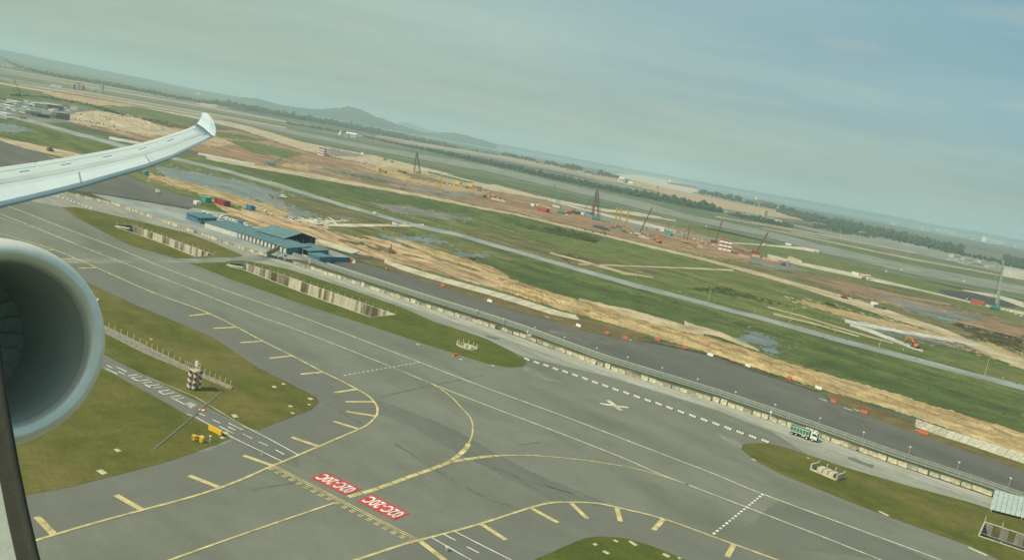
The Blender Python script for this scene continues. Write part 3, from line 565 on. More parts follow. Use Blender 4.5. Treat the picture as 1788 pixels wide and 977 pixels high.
    # shoulders slightly bluer
    P("taxiway_shoulder", 10, "shoulder_asphalt", [(143, 489), (230, 530), (320, 568), (450, 642), (490, 662), (548, 693), (556, 703), (543, 716), (502, 731), (451, 751), (521, 795), (556, 780), (628, 749), (653, 731), (658, 716), (652, 701), (623, 680), (564, 650), (459, 596), (366, 548), (269, 512), (169, 468), (90, 435), (60, 440)], 0)
    P("taxiway_shoulder", 10, "shoulder_asphalt", [(380, 775), (300, 803), (200, 830), (120, 850), (55, 862), (-100, 892), (-100, 980), (79, 939), (248, 891), (384, 852), (474, 814), (492, 806), (407, 767)], 0)
    P("taxiway_shoulder", 10, "shoulder_asphalt", [(625, 977), (710, 949), (800, 925), (928, 886), (964, 878), (1000, 877), (1081, 887), (1158, 906), (1250, 939), (1355, 977), (1500, 1030), (1300, 1120), (1194, 977), (1133, 952), (1094, 941), (1056, 937), (1025, 939), (979, 957), (933, 977), (850, 1010), (700, 1100)], 0)
    P("repaved_slab", 10, "taxi_shade", [(1345, 884), (1362, 874), (1560, 950), (1660, 992), (1400, 960), (1312, 915)], 1.5, 10)
    P("tyre_marks", 10, "tyre_streak", [(655, 696), (700, 712), (800, 752), (880, 800), (960, 838), (1060, 878), (1000, 876), (960, 874), (880, 832), (790, 786), (720, 748), (662, 722)], 2.0, 12)
    P("tyre_marks", 11, "tyre_streak", [(820, 768), (870, 794), (930, 828), (990, 858), (1060, 886), (1040, 884), (960, 852), (880, 814)], 1.0, 12)
    for pl in ([(661, 694), (740, 676), (845, 655)], [(560, 700), (640, 745)], [(440, 854), (520, 842)], [(905, 777), (943, 772)], [(800, 790), (900, 832), (1000, 862)], [(690, 775), (830, 860), (960, 905)]):
        line("sealed_crack", pl, 0.7, "sealed_crack", 11)
    for p in ([(915, 640), (935, 648), (950, 660), (985, 668), (945, 664), (915, 648)], [(1250, 756), (1294, 772), (1300, 784), (1270, 776)], [(340, 786), (395, 768), (405, 770), (350, 790)]):
        P("pale_stain", 11, "stain_pale", p, 1.2, 5)
    for a in ([(1480, 797), (1494, 800), (1510, 808), (1527, 812), (1524, 818), (1508, 812), (1492, 806), (1481, 802)], [(845, 584), (862, 588), (874, 591), (870, 594), (850, 590)]):
        P("patched_asphalt", 12, "taxi_shade", a, 0.6, 4)
    # mown islands
    P("mown_island", 13, "mown_grass", [(108, 362), (128, 362), (150, 365), (185, 373), (228, 383), (330, 408), (372, 424), (400, 436), (425, 447), (405, 449.5), (310, 452), (266, 440), (225, 428), (180, 405), (130, 378)], 0.25, 8, holes=[hole("a")])
    P("mown_island", 13, "mown_grass_green", [(330, 460), (395, 458), (398, 456), (420, 455), (438, 457), (502, 470), (605, 503), (707, 539), (758, 562), (850, 592), (900, 617), (916, 628), (919, 634), (913, 640), (890, 642), (850, 635), (758, 606), (656, 572), (528, 531), (400, 487), (350, 466)], 0.25, 8, holes=[hole("b")])
    P("mown_island", 13, "mown_grass", [(1294, 784), (1296, 777), (1305, 774), (1341, 774), (1381, 784), (1473, 815), (1578, 846), (1693, 877), (1788, 907), (2000, 975), (2000, 1075), (1743, 977), (1693, 953), (1529, 894), (1364, 828), (1315, 802)], 0.25, 8, holes=[hole("c")])
    P("mown_island", 13, "mown_grass", [(-300, 300), (60, 440), (143, 489), (230, 530), (320, 568), (371, 589), (450, 642), (490, 662), (538, 686), (552, 694), (556, 703), (543, 716), (502, 731), (451, 751), (425, 744), (358, 709), (256, 657), (177, 618), (60, 548), (-300, 380)], 0.25, 9)
    P("mown_island", 13, "mown_grass", [(-300, 420), (60, 573), (177, 643), (256, 685), (325, 724), (395, 760), (402, 766), (380, 776), (300, 804), (200, 831), (120, 851), (55, 863), (-100, 893), (-500, 960)], 0.25, 9)
    P("mown_island", 13, "mown_grass_green", cm([(850, 1010), (933, 977), (979, 957), (1010, 944), (1025, 939), (1056, 937), (1094, 941), (1133, 952), (1194, 977), (1300, 1030)], 3) + [(1250, 1160), (850, 1160)], 0.2, 9)
land()

# ------------------------------------------------------------------ painted markings
def markings():
    Y, C, Wh = "paint_yellow", "paint_cream", "paint_white"
    line("taxiway_edge_line", [(-60, 335), (26, 365), (113, 399), (205, 434), (307, 476), (450, 527), (543, 560), (640, 597), (733, 633), (850, 678), (979, 725), (1133, 784), (1250, 829), (1332, 863), (1500, 925), (1641, 977), (1760, 1022)], 0.55, C, 14, smooth=3)
    line("taxiway_centreline", [(-60, 352), (0, 374), (77, 404), (143, 431), (212, 458), (330, 504), (450, 552), (474, 560), (560, 592), (679, 639), (748, 668), (850, 708), (953, 747), (1081, 797), (1145, 825), (1202, 847), (1312, 889), (1420, 931), (1529, 974), (1640, 1018)], 0.5, C, 14, smooth=3)
    line("taxiway_centreline", [(0, 381), (60, 400), (143, 431)], 0.4, "paint_faded", 14, smooth=3)
    e = [(-80, 382), (0, 408), (90, 435), (169, 468), (269, 512), (366, 548), (459, 596), (509, 621), (564, 650), (595, 665), (623, 680), (642, 691), (652, 701), (658, 710), (659, 716), (658, 724), (653, 731), (644, 740), (628, 749), (556, 780), (490, 808), (474, 814), (430, 834), (384, 852), (320, 872), (248, 891), (160, 915), (79, 939), (-60, 980)]
    line("taxiway_edge_line", e, 0.64, Y, 14, smooth=4)
    line("taxiway_edge_line", [(560, 1000), (625, 977), (710, 949), (757, 937), (841, 914), (928, 886), (964, 878), (1000, 877), (1043, 879), (1081, 887), (1158, 906), (1250, 939), (1355, 977), (1440, 1008)], 0.64, Y, 14, smooth=4)
    line("lead_in_line", [(225, 1006), (300, 977), (450, 924), (582, 879)], 0.5, Y, 14, smooth=3)
    line("curved_centreline", [(679, 639), (748, 668), (784, 690), (809, 716), (820, 728), (825, 741), (825, 754), (823, 764), (818, 775)], 0.45, Y, 14, smooth=5)
    line("curved_centreline", [(870, 796), (910, 795), (953, 797), (1005, 802), (1056, 809), (1107, 818), (1158, 832), (1202, 847)], 0.45, Y, 14, smooth=5)
    for pts in ([(818, 775), (812, 785), (800, 796), (785, 807), (760, 817), (715, 833), (680, 846), (648, 857), (608, 868)], [(785, 807), (810, 803), (845, 798), (870, 796)]):
        line("enhanced_centreline", pts, 1.25, Y, 14, smooth=5, gaps=(4.2, 0.35))
    for a, b in (((169, 468), (137, 469)), ((131, 452), (98, 453)), ((92, 437), (66, 438)), ((46, 424), (22, 425)), ((366, 548), (331, 552)), ((410, 572), (373, 574)), ((459, 596), (419, 599)), ((509, 622), (470, 626)),
                 ((565, 650), (525, 654)), ((623, 680), (584, 686)), ((652, 702), (603, 702)), ((655, 727), (604, 719)), ((627, 750), (582, 736)), ((556, 780), (509, 764)), ((474, 813), (425, 796)), ((381, 851), (330, 831)), ((246, 890), (202, 865)), ((94, 934), (64, 903)),
                 ((841, 916), (883, 943)), ((928, 888), (974, 913)), ((997, 879), (1025, 906)), ((1077, 888), (1083, 911)), ((1158, 907), (1141, 926)), ((1281, 951), (1269, 973)), ((733, 945), (778, 980))):
        line("shoulder_stripe", [a, b], 1.15, Y, 15, smooth=0)
    # runway holding position: two solid, two broken
    a, b = G(476, 813), G(735, 946); d = (b - a).normalized(); n = Vector((d.y, -d.x, 0))
    if (G(500, 860) - G(520, 830)).dot(n) < 0: n = -n
    T = (b - a).length; mb = MB()
    def q(t0, t1, o, w, m):
        vs = [a + d * t + n * s for t, s in ((t0, o), (t1, o), (t1, o + w), (t0, o + w))]
        m.add([Vector((v.x, v.y, ZL(15, v.y))) for v in vs], [(0, 1, 2, 3)])
    q(0, T, -0.35, 0.32, mb); q(0, T, 0.30, 0.34, mb)
    mb.build("holding_position_line", "paint_yellow")["kind"] = "structure"
    mb = MB(); t = 0.6
    while t < T - 1:
        q(t, t + 1.15, 1.05, 0.36, mb); q(t, t + 1.15, 1.75, 0.36, mb); t += 2.15
    mb.build("holding_position_dashes", "paint_yellow")["kind"] = "structure"
    # small broken lines
    line("intermediate_dashes", [(600, 656), (733, 633)], 0.45, Wh, 15, smooth=0, gaps=(1.0, 1.0))
    line("intermediate_dashes", [(1245, 933), (1332, 863)], 0.6, Wh, 15, smooth=0, gaps=(1.1, 1.0))
    # closed cross
    for p, r in (((1047, 705), (1097, 712)), ((1061, 699), (1084, 717))): line("closed_cross", [p, r], 1.5 if r[0] == 1097 else 1.7, C, 15 if r[0] == 1097 else 16, smooth=0)
    # service road lines and lettering
    for pts in ([(425, 744), (470, 767), (521, 795)], [(325, 723), (340, 728), (407, 765), (450, 786), (492, 806)], [(340, 693), (425, 744)]):
        line("service_road_line", pts, 0.28, Wh if pts[0][0] != 340 else "paint_faded", 15, smooth=0)
    line("service_road_line", [(256, 658), (340, 693)], 0.25, "paint_faded", 15, smooth=0)
    for pts in ([(795, 929), (840, 952), (890, 977), (930, 1000)], [(755, 940), (820, 977), (860, 1000)]): line("service_road_line", pts, 0.28, Wh, 15, smooth=0)
    S = 220 / 1788.0; z = lambda x, y: (170 + x * S, 620 + y * S)
    z2 = lambda x, y: (320 + x * 0.07164, 720 + y * 0.07164)
    segs = [((z(115, 195), z(285, 275))), (z(135, 150), z(215, 190)), (z(265, 170), z(420, 245)), (z(300, 240), z(385, 280)), (z(1440, 825), z(1530, 870)), (z2(710, 185), z2(900, 270)), (z2(870, 345), z2(1220, 520)), (z2(1085, 355), z2(1275, 445)), (z2(1100, 270), z2(1445, 435)), (z2(1465, 540), z2(1650, 635)),
            ((424, 758), (440, 766)), ((452, 772), (468, 779)), ((481, 786), (496, 794)), ((776, 934), (795, 944)), ((815, 955), (836, 966))]
    for a_, b_ in segs: line("road_dash", [a_, b_], 0.32, Wh, 15, smooth=0)
    T_ = MB()
    L_ = [((430, 300), (580, 280)), ((480, 325), (630, 308)), ((480, 325), (575, 372)), ((575, 372), (735, 352)), ((640, 402), (775, 382)), ((670, 420), (750, 466)), ((712, 442), (880, 424)), ((790, 475), (925, 452)),
          ((865, 520), (1020, 500)), ((865, 520), (945, 562)), ((945, 562), (1090, 535)), ((1030, 602), (1180, 578)), ((1085, 636), (1230, 608)), ((1060, 612), (1240, 706))]
    for p, r in L_:
        wp = [G(*z(*p)), G(*z(*r))]; l, rr = ribbon_pts(wp, 0.38)
        T_.add([Vector((v.x, v.y, ZL(15, v.y))) for v in l + rr], [(0, 2, 3, 1)])
    T_.build("road_lettering", "paint_white")["kind"] = "structure"
    patch("faded_road_box", 14, "paint_faded", [z(1240, 690), z(1320, 672), z(1410, 715), z(1325, 762)])
    c = G(*z(1475, 782)); mb = MB()
    def disc(m, r0, r1, Lv):
        k = 28; vs = [c + U * (r * math.cos(x)) + V * (r * math.sin(x)) for r in (r0, r1) for x in [2 * math.pi * i / k for i in range(k)]]
        m.add([Vector((v.x, v.y, ZL(Lv, v.y))) for v in vs], [(i, (i + 1) % k, k + (i + 1) % k, k + i) for i in range(k)])
    disc(mb, 0.75, 1.15, 16); mb.build("speed_limit_ring", "paint_red")["kind"] = "structure"
    mb = MB(); disc(mb, 0.02, 0.75, 15); mb.build("speed_limit_disc", "paint_white")["kind"] = "structure"
    # red mandatory instruction markings 02C-20C
    k = 220 / 1788.0; p = lambda a, b: (520 + a * k, 810 + b * k)
    for c4, cols in ((((185, 205), (665, 442), (915, 362), (395, 118)), 0), (((838, 522), (1360, 808), (1590, 700), (1055, 440)), 1)):
        Q = [G(*p(*x)) for x in c4]
        tl = Q[0]; ctr = sum(Q, Vector()) / 4
        ex = ((Q[0] - Q[1]) + (Q[3] - Q[2])).normalized(); ey = Vector((-ex.y, ex.x, 0))
        if ey.dot(Q[0] - Q[3]) < 0: ey = -ey
        wid = ((Q[0] - Q[1]).length + (Q[3] - Q[2]).length) / 2; hgt = 0.5 * (abs((Q[0] - Q[3]).dot(ey)) + abs((Q[1] - Q[2]).dot(ey)))
        sk = ((Q[0] - Q[3]) + (Q[1] - Q[2])).dot(ex) / 2
        vs = [ctr + ex * (sx * wid / 2 + sy * sk / 2) + ey * (sy * hgt / 2) for sx, sy in ((-1, -1), (1, -1), (1, 1), (-1, 1))]
        mb = MB().add([Vector((v.x, v.y, ZL(14, v.y))) for v in vs], [(0, 1, 2, 3)])
        bk = mb.build("mandatory_marking", "paint_red"); bk["kind"] = "structure"
        cu = bpy.data.curves.new("t", "FONT"); cu.body = "02C-20C"; cu.size = 1; cu.align_x = "CENTER"; cu.align_y = "CENTER"; cu.resolution_u = 4; cu.offset = 0.024
        to = bpy.data.objects.new("t", cu); COL.objects.link(to)
        dg = bpy.context.evaluated_depsgraph_get(); me = bpy.data.meshes.new_from_object(to.evaluated_get(dg)); bpy.data.objects.remove(to)
        xs = [v.co.x for v in me.vertices]; ys = [v.co.y for v in me.vertices]; mx_, my_ = (min(xs) + max(xs)) / 2, (min(ys) + max(ys)) / 2
        gx, gy = (wid * 0.90) / (max(xs) - min(xs)), (hgt * 0.72) / (max(ys) - min(ys))
        for v in me.vertices:
            a_, b_ = (v.co.x - mx_) * gx, (v.co.y - my_) * gy
            w = ctr + ex * (a_ + b_ / hgt * sk) + ey * b_; v.co = (w.x, w.y, ZL(15.2, w.y))
        me.materials.clear(); me.materials.append(MT("paint_white"))
        for pl in me.polygons: pl.material_index = 0
        lo = link("painted_lettering", me); lo["kind"] = "structure"
markings()

# ------------------------------------------------------------------ hills beyond the water
def ridge(name, pts, dist, foot, depth, mat="hill_green", label=None):
    """pts: skyline (x, y) in pixels at forward distance dist"""
    mb = MB(); nx = 140; ny = 8; vs = []; _n[0] += 1; sd = _n[0]
    for i in range(nx + 1):
        x = pts[0][0] + (pts[-1][0] - pts[0][0]) * i / nx
        k = max(j for j in range(len(pts) - 1) if pts[j][0] <= x + 1e-6); f = (x - pts[k][0]) / (pts[k + 1][0] - pts[k][0])
        y = pts[k][1] * (1 - f) + pts[k + 1][1] * f
        top = AY(x, y, dist)
        for j in range(ny + 1):
            v = j / ny; prof = math.sin(math.pi * min(1, v * 1.0)) ** 0.8
            d = dist + (v - 0.5) * depth; p = Vector((top.x / dist * d, d, 0))
            hh = max(top.z, 2) * prof * (1 + 0.10 * mnoise.noise(Vector((x * 0.08, v * 4, sd))) + 0.06 * mnoise.noise(Vector((x * 0.35, v * 9, sd))))
            p.z = max(0, hh); vs.append(p)
    fs = [(i * (ny + 1) + j, i * (ny + 1) + j + 1, (i + 1) * (ny + 1) + j + 1, (i + 1) * (ny + 1) + j) for i in range(nx) for j in range(ny)]
    o = mb.add(vs, fs).build(name, mat, None, smooth=True); o["kind"] = "structure"
    if label: o["label"] = label
ridge("hill", [(420, 170), (451, 172), (484, 182), (523, 188), (540, 190), (558, 191), (579, 189), (600, 187), (617, 187), (630, 191), (643, 198), (669, 208), (694, 217), (720, 225), (736, 231)], 9000, 0, 1600)
ridge("hill", [(655, 221), (690, 217), (705, 212), (716, 215), (740, 224), (770, 232)], 17000, 0, 2500)
ridge("hill", [(735, 231), (758, 232), (784, 231), (809, 235), (830, 241), (850, 246), (868, 253)], 9500, 0, 1200)
ridge("hill", [(-420, 8), (-200, 48), (0, 86), (41, 94), (70, 100), (102, 107), (150, 117), (200, 127), (240, 135), (281, 143), (320, 153), (350, 158), (390, 165), (450, 175), (500, 186)], 11000, 0, 3000)
ridge("far_shore", [(500, 186), (700, 222), (870, 251), (960, 268), (1060, 287), (1150, 303), (1230, 318), (1300, 331), (1400, 348), (1500, 366), (1590, 383), (1640, 394), (1700, 403), (1788, 420), (2200, 498)], 14000, 0, 1500)

# ------------------------------------------------------------------ trees
def blob_mesh(mb, c, r, seed, sub=1, flat=0.85):
    bm = bmesh.new(); bmesh.ops.create_icosphere(bm, subdivisions=sub, radius=1.0)
    vs = []
    for v in bm.verts:
        k = 1 + 0.55 * mnoise.noise(v.co * 1.7 + Vector((seed, seed * 2, 0))) + 0.35 * mnoise.noise(v.co * 4.1 + Vector((seed, 0, seed)))
        vs.append(Vector(c) + Vector((v.co.x * r * k, v.co.y * r * k, v.co.z * r * k * flat)))
    mb.add(vs, [[l.vert.index for l in f.loops] for f in bm.faces]); bm.free()
def leaf_scatter(mb, c, r, n, size, rr, flat=0.8):
    for _ in range(n):
        d = Vector((rr.gauss(0, 1), rr.gauss(0, 1), rr.gauss(0, 1))).normalized() * r * rr.uniform(0.6, 1.12); d.z *= flat
        p = Vector(c) + d; m = Vector((rr.gauss(0, 1), rr.gauss(0, 1), rr.gauss(0, 1) + 0.6)).to_track_quat("Z", "Y").to_matrix(); s = size * rr.uniform(0.6, 1.4)
        mb.add([p + m @ Vector(q) * s for q in ((-1, -0.6, 0), (1, -0.5, 0), (0.8, 0.7, 0.1), (-0.7, 0.8, -0.1))], [(0, 1, 2, 3)])
def tree_variant(i):
    rr = random.Random(50 + i); cr = MB(); tr = MB(); Ht = 1.0
    k = rr.randint(4, 6)
    for j in range(k):
        a = rr.uniform(0, 6.28); d = rr.uniform(0.05, 0.26)
        c = (d * math.cos(a), d * math.sin(a), rr.uniform(0.45, 0.84)); r = rr.uniform(0.15, 0.25)
        blob_mesh(cr, c, r, i * 9 + j, 2); leaf_scatter(cr, c, r, 60, 0.035, rr)
        tr.tube((0, 0, 0.28), c, 0.014, 5, 0.006)
    tr.tube((0, 0, -0.02), (0, 0, 0.45), 0.030, 7, 0.016)
    return cr.mesh("crown", "leaf_mass"), tr.mesh("trunk", "bark")
TV = [tree_variant(i) for i in range(5)]
def put_tree(px, py, hpx, label, group, k):
    p = G(px, py); h = hpx * mpp(px, py); t = thing("tree", label, "tree", (p.x, p.y, ZL(2, p.y)), R.uniform(0, 6), group)
    t.scale = (h * R.uniform(0.8, 1.2),) * 2 + (h,)
    link("crown", TV[k % 5][0], t); link("trunk", TV[k % 5][1], t)
def trees():
    rr = random.Random(3)
    # the trees by the water that stand clear of one another
    def ip(rows, x):
        k = max(j for j in range(len(rows) - 1) if rows[j][0] <= x); f = (x - rows[k][0]) / (rows[k + 1][0] - rows[k][0]); return rows[k][1] * (1 - f) + rows[k + 1][1] * f
    shore = [(780, 256), (877, 274), (933, 285), (958, 290), (1004, 300), (1068, 312), (1220, 340), (1285, 354), (1364, 370), (1450, 390)]
    WH = ("left of the long white roof", "just left of the long white roof", "left of the white curved frame", "beside the long white roof", "between the long white roof and the sandbank", "at the left end of the sandbank", "right of the sandbank tip", "above the cream silo tower", "right of the first wide white roof", "before the second white roof", "at the left tip of the forest belt", "merging into the forest belt", "far left of the long white roof")
    for ci, (x0, x1, n, h0, h1) in enumerate(((874, 934, 17, 6, 10), (936, 958, 6, 4, 6), (952, 1003, 15, 6, 10), (988, 1016, 9, 9, 14), (1018, 1046, 9, 4, 7), (1044, 1080, 13, 7, 12), (1218, 1236, 5, 8, 12), (1240, 1290, 15, 7, 13), (1292, 1322, 10, 6, 10), (1325, 1352, 10, 7, 12), (1362, 1384, 9, 8, 13), (1386, 1432, 15, 6, 11), (780, 872, 14, 3, 5))):
        for i in range(n):
            x = x0 + (x1 - x0) * (i + rr.uniform(0.1, 0.9)) / n
            put_tree(x, ip(shore, x) + rr.uniform(-0.6, 0.8), rr.uniform(h0, h1), "dark bushy shore tree " + WH[ci], "shore trees " + WH[ci], rr.randint(0, 4))
    # belts that read as one mass
    def belt(name, rows, dens, label):
        mb = MB(); L = rows[-1][0] - rows[0][0]
        for i in range(int(L * dens)):
            x = rows[0][0] + L * rr.random(); k = max(j for j in range(len(rows) - 1) if rows[j][0] <= x); f = (x - rows[k][0]) / (rows[k + 1][0] - rows[k][0])
            y0, y1, h = [rows[k][c] * (1 - f) + rows[k + 1][c] * f for c in (1, 2, 3)]
            y = y0 + (y1 - y0) * rr.random(); m = mpp(x, y); g = G(x, y); h = h * m * rr.uniform(0.55, 1.15)
            h *= 0.8 + 0.5 * mnoise.noise(Vector((x * 0.15, y * 0.3, 1))); r = h * rr.uniform(0.28, 0.42)
            blob_mesh(mb, (g.x, g.y, max(r * 0.5, h - r)), r, rr.random() * 90, 1, 1.0)
            if rr.random() < 0.6: blob_mesh(mb, (g.x + rr.uniform(-r, r), g.y, max(r * 0.4, h * 0.5)), r * 0.9, rr.random() * 90, 1, 1.0)
            leaf_scatter(mb, (g.x, g.y, max(r * 0.5, h - r)), r, 6, r * 0.22, rr, 1.0)
        o = mb.build(name, "leaf_mass"); tag(o, label, None, None, "stuff")
    belt("distant_forest", [(1355, 366, 371, 6), (1400, 376, 384, 7), (1430, 382, 391, 9), (1500, 397, 408, 10), (1560, 411, 420, 11), (1627, 424, 436, 10), (1700, 438, 452, 8), (1788, 456, 474, 8), (1950, 490, 515, 8)], 5.5, "long dark green forest belt beyond the far runway")
    belt("coastal_treeline", [(-200, 60, 68, 5), (0, 99, 104, 3.5), (41, 119, 123, 4), (102, 133, 136, 5), (179, 144, 148, 5), (281, 165, 169, 6), (340, 176, 180, 5), (400, 183, 188, 9), (435, 190, 195, 9), (489, 200, 205, 9), (553, 210, 216, 8), (630, 224, 230, 8), (707, 240, 245, 7), (771, 252, 256, 5), (800, 257, 260, 3)], 3.2, "thin dark treeline along the distant coast")
    belt("runway_scrub_belt", [(500, 214, 217, 3), (600, 231, 233, 3), (700, 252, 255, 3), (770, 266, 270, 6), (800, 273, 277, 6), (902, 294, 299, 7), (979, 311, 317, 7), (1055, 327, 333, 7), (1100, 336, 342, 8), (1158, 347, 353, 9), (1200, 356, 362, 10), (1225, 361, 367, 12), (1250, 366, 371, 9), (1262, 369, 373, 5)], 4.5, "dense green scrub belt beside the far runway")
    belt("runway_scrub_belt", [(1270, 372, 376, 4), (1300, 377, 384, 6), (1340, 385, 391, 6), (1385, 394, 398, 4)], 4.0, "short green thicket below the white depot roofs")
    belt("runway_scrub_belt", [(1420, 392, 397, 5), (1480, 402, 410, 5), (1530, 412, 417, 4)], 3.0, "flat green scrub at the foot of the forest belt")
    belt("ditch_bushes", [(18, 166, 168, 4), (60, 168, 170, 3), (130, 176, 180, 2), (180, 190, 194, 4), (230, 204, 208, 3), (300, 214, 217, 2)], 2.0, "low dark bushes along the grass strip by the site offices")
    # scrub dotted over the fields
    mb = MB()
    for (x0, x1, ya, yb, n, sz) in ((960, 1060, 400, 412, 60, 0.9), (820, 1788, 0.36, 0.98, 150, 0.4), (560, 760, 340, 400, 40, 0.5), (640, 800, 402, 450, 50, 0.45)):
        for _ in range(n):
            x = rr.uniform(x0, x1)
            if ya > 1: y = rr.uniform(ya, yb)
            else: y = 364 + (x - 850) * 0.285 + (84 + (x - 850) * 0.05) * rr.uniform(ya, yb) - 20
            g = G(x, y); r = sz * rr.uniform(0.5, 1.6); blob_mesh(mb, (g.x, g.y, r * 0.3), r, rr.random() * 50, 1, 0.6)
    tag(mb.build("scrub_tufts", "scrub"), "low scrub tufts dotted over the green fields", None, None, "stuff")
trees()

# ------------------------------------------------------------------ earthworks
mound("graded_earth", "dirt_graded", [(345, 339), (372, 350), (400, 362), (502, 383), (553, 394), (656, 414), (732, 437), (800, 461), (850, 473), (905, 491)], [(345, 340), (372, 356), (400, 374), (502, 414), (553, 428), (656, 450), (732, 472), (800, 487), (850, 500), (905, 516)], 0.45, 420, 12, 0.8, 8, edge=1.8)
for tp_, bt_ in (([(575, 399), (610, 405), (650, 418)], [(575, 404), (610, 412), (650, 420)]), ([(590, 417), (630, 424), (665, 436)], [(590, 421), (630, 431), (665, 439)]), ([(655, 428), (700, 440), (745, 453)], [(655, 431), (700, 445), (745, 455)]), ([(750, 447), (800, 461), (840, 474)], [(750, 450), (800, 466), (840, 476)]), ([(670, 452), (740, 470), (800, 487)], [(670, 455), (740, 475), (800, 490)]), ([(520, 392), (545, 396), (570, 404)], [(520, 395), (545, 400), (570, 406)])):
    mound("grass_bank", "field_olive", tp_, bt_, 0.9, 60, 4, 0.9, 12, edge=1.0)
mound("earth_berm", "dirt_orange", [(860, 480), (900, 490), (953, 508), (1056, 537), (1158, 568), (1250, 592), (1364, 630), (1450, 655), (1529, 677), (1610, 702), (1693, 728), (1788, 757), (1950, 806)],
      [(860, 500), (900, 514), (953, 532), (1056, 562), (1158, 593), (1250, 620), (1364, 657), (1450, 684), (1529, 706), (1610, 732), (1693, 762), (1788, 792), (1950, 845)], 1.8, 900, 14, 0.9, 8, edge=2.0)
mound("earth_berm", "dirt_orange", [(690, 414), (760, 436), (820, 455), (860, 466), (888, 482)], [(690, 419), (760, 447), (820, 470), (860, 482), (889, 487)], 1.2, 120, 8, 0.8, 8, edge=1.4)
mound("earth_berm", "dirt_tan", [(1010, 520), (1060, 532), (1120, 545), (1180, 562), (1228, 583)], [(1010, 523), (1060, 541), (1120, 560), (1180, 576), (1229, 586)], 1.0, 110, 8, 0.8, 8, edge=1.4)
mound("earth_berm", "dirt_tan", [(1195, 560), (1215, 568), (1255, 578), (1300, 598), (1325, 610)], [(1195, 573), (1215, 580), (1255, 588), (1300, 605), (1326, 613)], 0.9, 90, 8, 0.8, 8, edge=1.0)
mound("grass_bank", "field_green", [(960, 527), (1100, 561), (1230, 591), (1320, 620)], [(960, 529), (1100, 564), (1230, 595), (1320, 623)], 0.7, 90, 4, 0.8, 12, edge=1.4)
for i, (t, b, h, lb) in enumerate((([(136, 205), (160, 196), (180, 197), (205, 201), (215, 204)], [(136, 207), (160, 212), (180, 214), (205, 213), (215, 210)], 9, "tan sand stockpile with a dark hollow, nearest the site offices"),
    ([(190, 212), (215, 203), (235, 205), (262, 214), (290, 226)], [(190, 214), (215, 222), (235, 226), (262, 230), (292, 230)], 9, "long pale sand stockpile tapering towards the wingtip"),
    ([(330, 172), (350, 176), (365, 179), (380, 183)], [(330, 177), (350, 183), (365, 187), (380, 188)], 10, "low tan sand heap beyond the runway, left of the wingtip"),
    ([(1375, 449), (1380, 447), (1392, 452), (1402, 458)], [(1375, 452), (1380, 455), (1392, 459), (1402, 461)], 4, "small tan spoil heap right of the orange drums"))):
    mound("stockpile", "dirt_tan", t, b, h * 0.8, 40, 10, 0.22, 4, edge=0.3, label=lb, cat="stockpile")

# ------------------------------------------------------------------ drains
def VW(a, b, z0, z1, w):
    """upright wall from a to b"""
    d = b - a; c = (a + b) / 2; c = Vector((c.x, c.y, (z0 + z1) / 2)); L = math.hypot(d.x, d.y)
    return MB().box(c, (L, w, z1 - z0), math.atan2(d.y, d.x))
def drain(k, label, posts=True):
    near, far, dep = DR[k]; base = G(*near[0]); t = thing("drain", label, "drain", (base.x, base.y, 0)); inv = Vector((base.x, base.y, 0))
    def poly(pl, step):
        w = [G(*p) for p in pl]; out = []
        for i in range(len(w) - 1):
            n = max(1, int((w[i + 1] - w[i]).length / step))
            out += [w[i].lerp(w[i + 1], j / n) for j in range(n)]
        return out + [w[-1]]
    fw = poly(far, 1.55); nw = poly(near, 8)
    rr = random.Random(ord(k)); run = 0; mat = 0
    for i in range(len(fw) - 1):
        a, b = fw[i] - inv, fw[i + 1] - inv; z = ZL(13, fw[i].y) - 0.02
        if run <= 0: mat = rr.random() < (0.42 if k != "c" else 0.7); run = rr.randint(1, 2)
        run -= 1
        d = (b - a).normalized(); c = (a + b) / 2; c.z = z - dep / 2 + 0.12
        MB().box(c, ((b - a).length - 0.05, 0.28 + (0 if mat else 0.14), dep + (0.2 if mat else 0.35)), math.atan2(d.y, d.x)).build("wall_panel", ("concrete_wall_dark" if rr.random() < 0.6 else "field_olive") if mat else ("concrete_wall_light" if rr.random() < 0.75 else "concrete_dull"), t)
    mb = MB(); vs = [p - inv + Vector((0, 0, -dep)) for p in nw]; ws = [p - inv + Vector((0, 0, 0.05)) for p in nw]; n = len(vs)
    mb.add(vs + ws, [(i, i + 1, n + i + 1, n + i) for i in range(n - 1)]).build("near_wall", "concrete_grey", t)
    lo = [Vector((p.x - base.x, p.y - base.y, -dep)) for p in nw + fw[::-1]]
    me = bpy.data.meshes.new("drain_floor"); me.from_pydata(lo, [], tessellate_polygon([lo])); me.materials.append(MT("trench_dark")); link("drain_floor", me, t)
    for a, b in ((nw[0], fw[0]), (nw[-1], fw[-1])):
        VW(a - inv, b - inv, -dep, 0.2, 0.3).build("end_wall", "concrete_wall_light" if k == "c" else "concrete_grey", t)
    mb = MB()
    for i in range(n - 1): mb.bar(nw[i] - inv + Vector((0, 0, 0.28)), nw[i + 1] - inv + Vector((0, 0, 0.28)), 0.35, 0.16)
    mb.build("coping", "concrete_pale", t)
    mb = MB(); fo = poly(far, 10)
    for i in range(len(fo) - 1): mb.bar(fo[i] - inv + Vector((0, 0, 0.35)), fo[i + 1] - inv + Vector((0, 0, 0.35)), 0.35, 0.16)
    mb.build("coping", "concrete_cream" if k != "c" else "concrete_pale", t)
    pm = MB().box((0, 0, 0.8), (0.13, 0.13, 1.6)).mesh("post", "post_white")
    for p in poly(far, 4.0)[:70]: link("post", pm, t, p - inv + Vector((0, 0, 0.3)))
    if k == "c":
        for p in poly(near, 6.5): link("post", pm, t, p - inv + Vector((0, 0, -0.9)))
    return t, inv
ta, ia = drain("a", "far open concrete drain with a row of posts, cut into the left mown island")
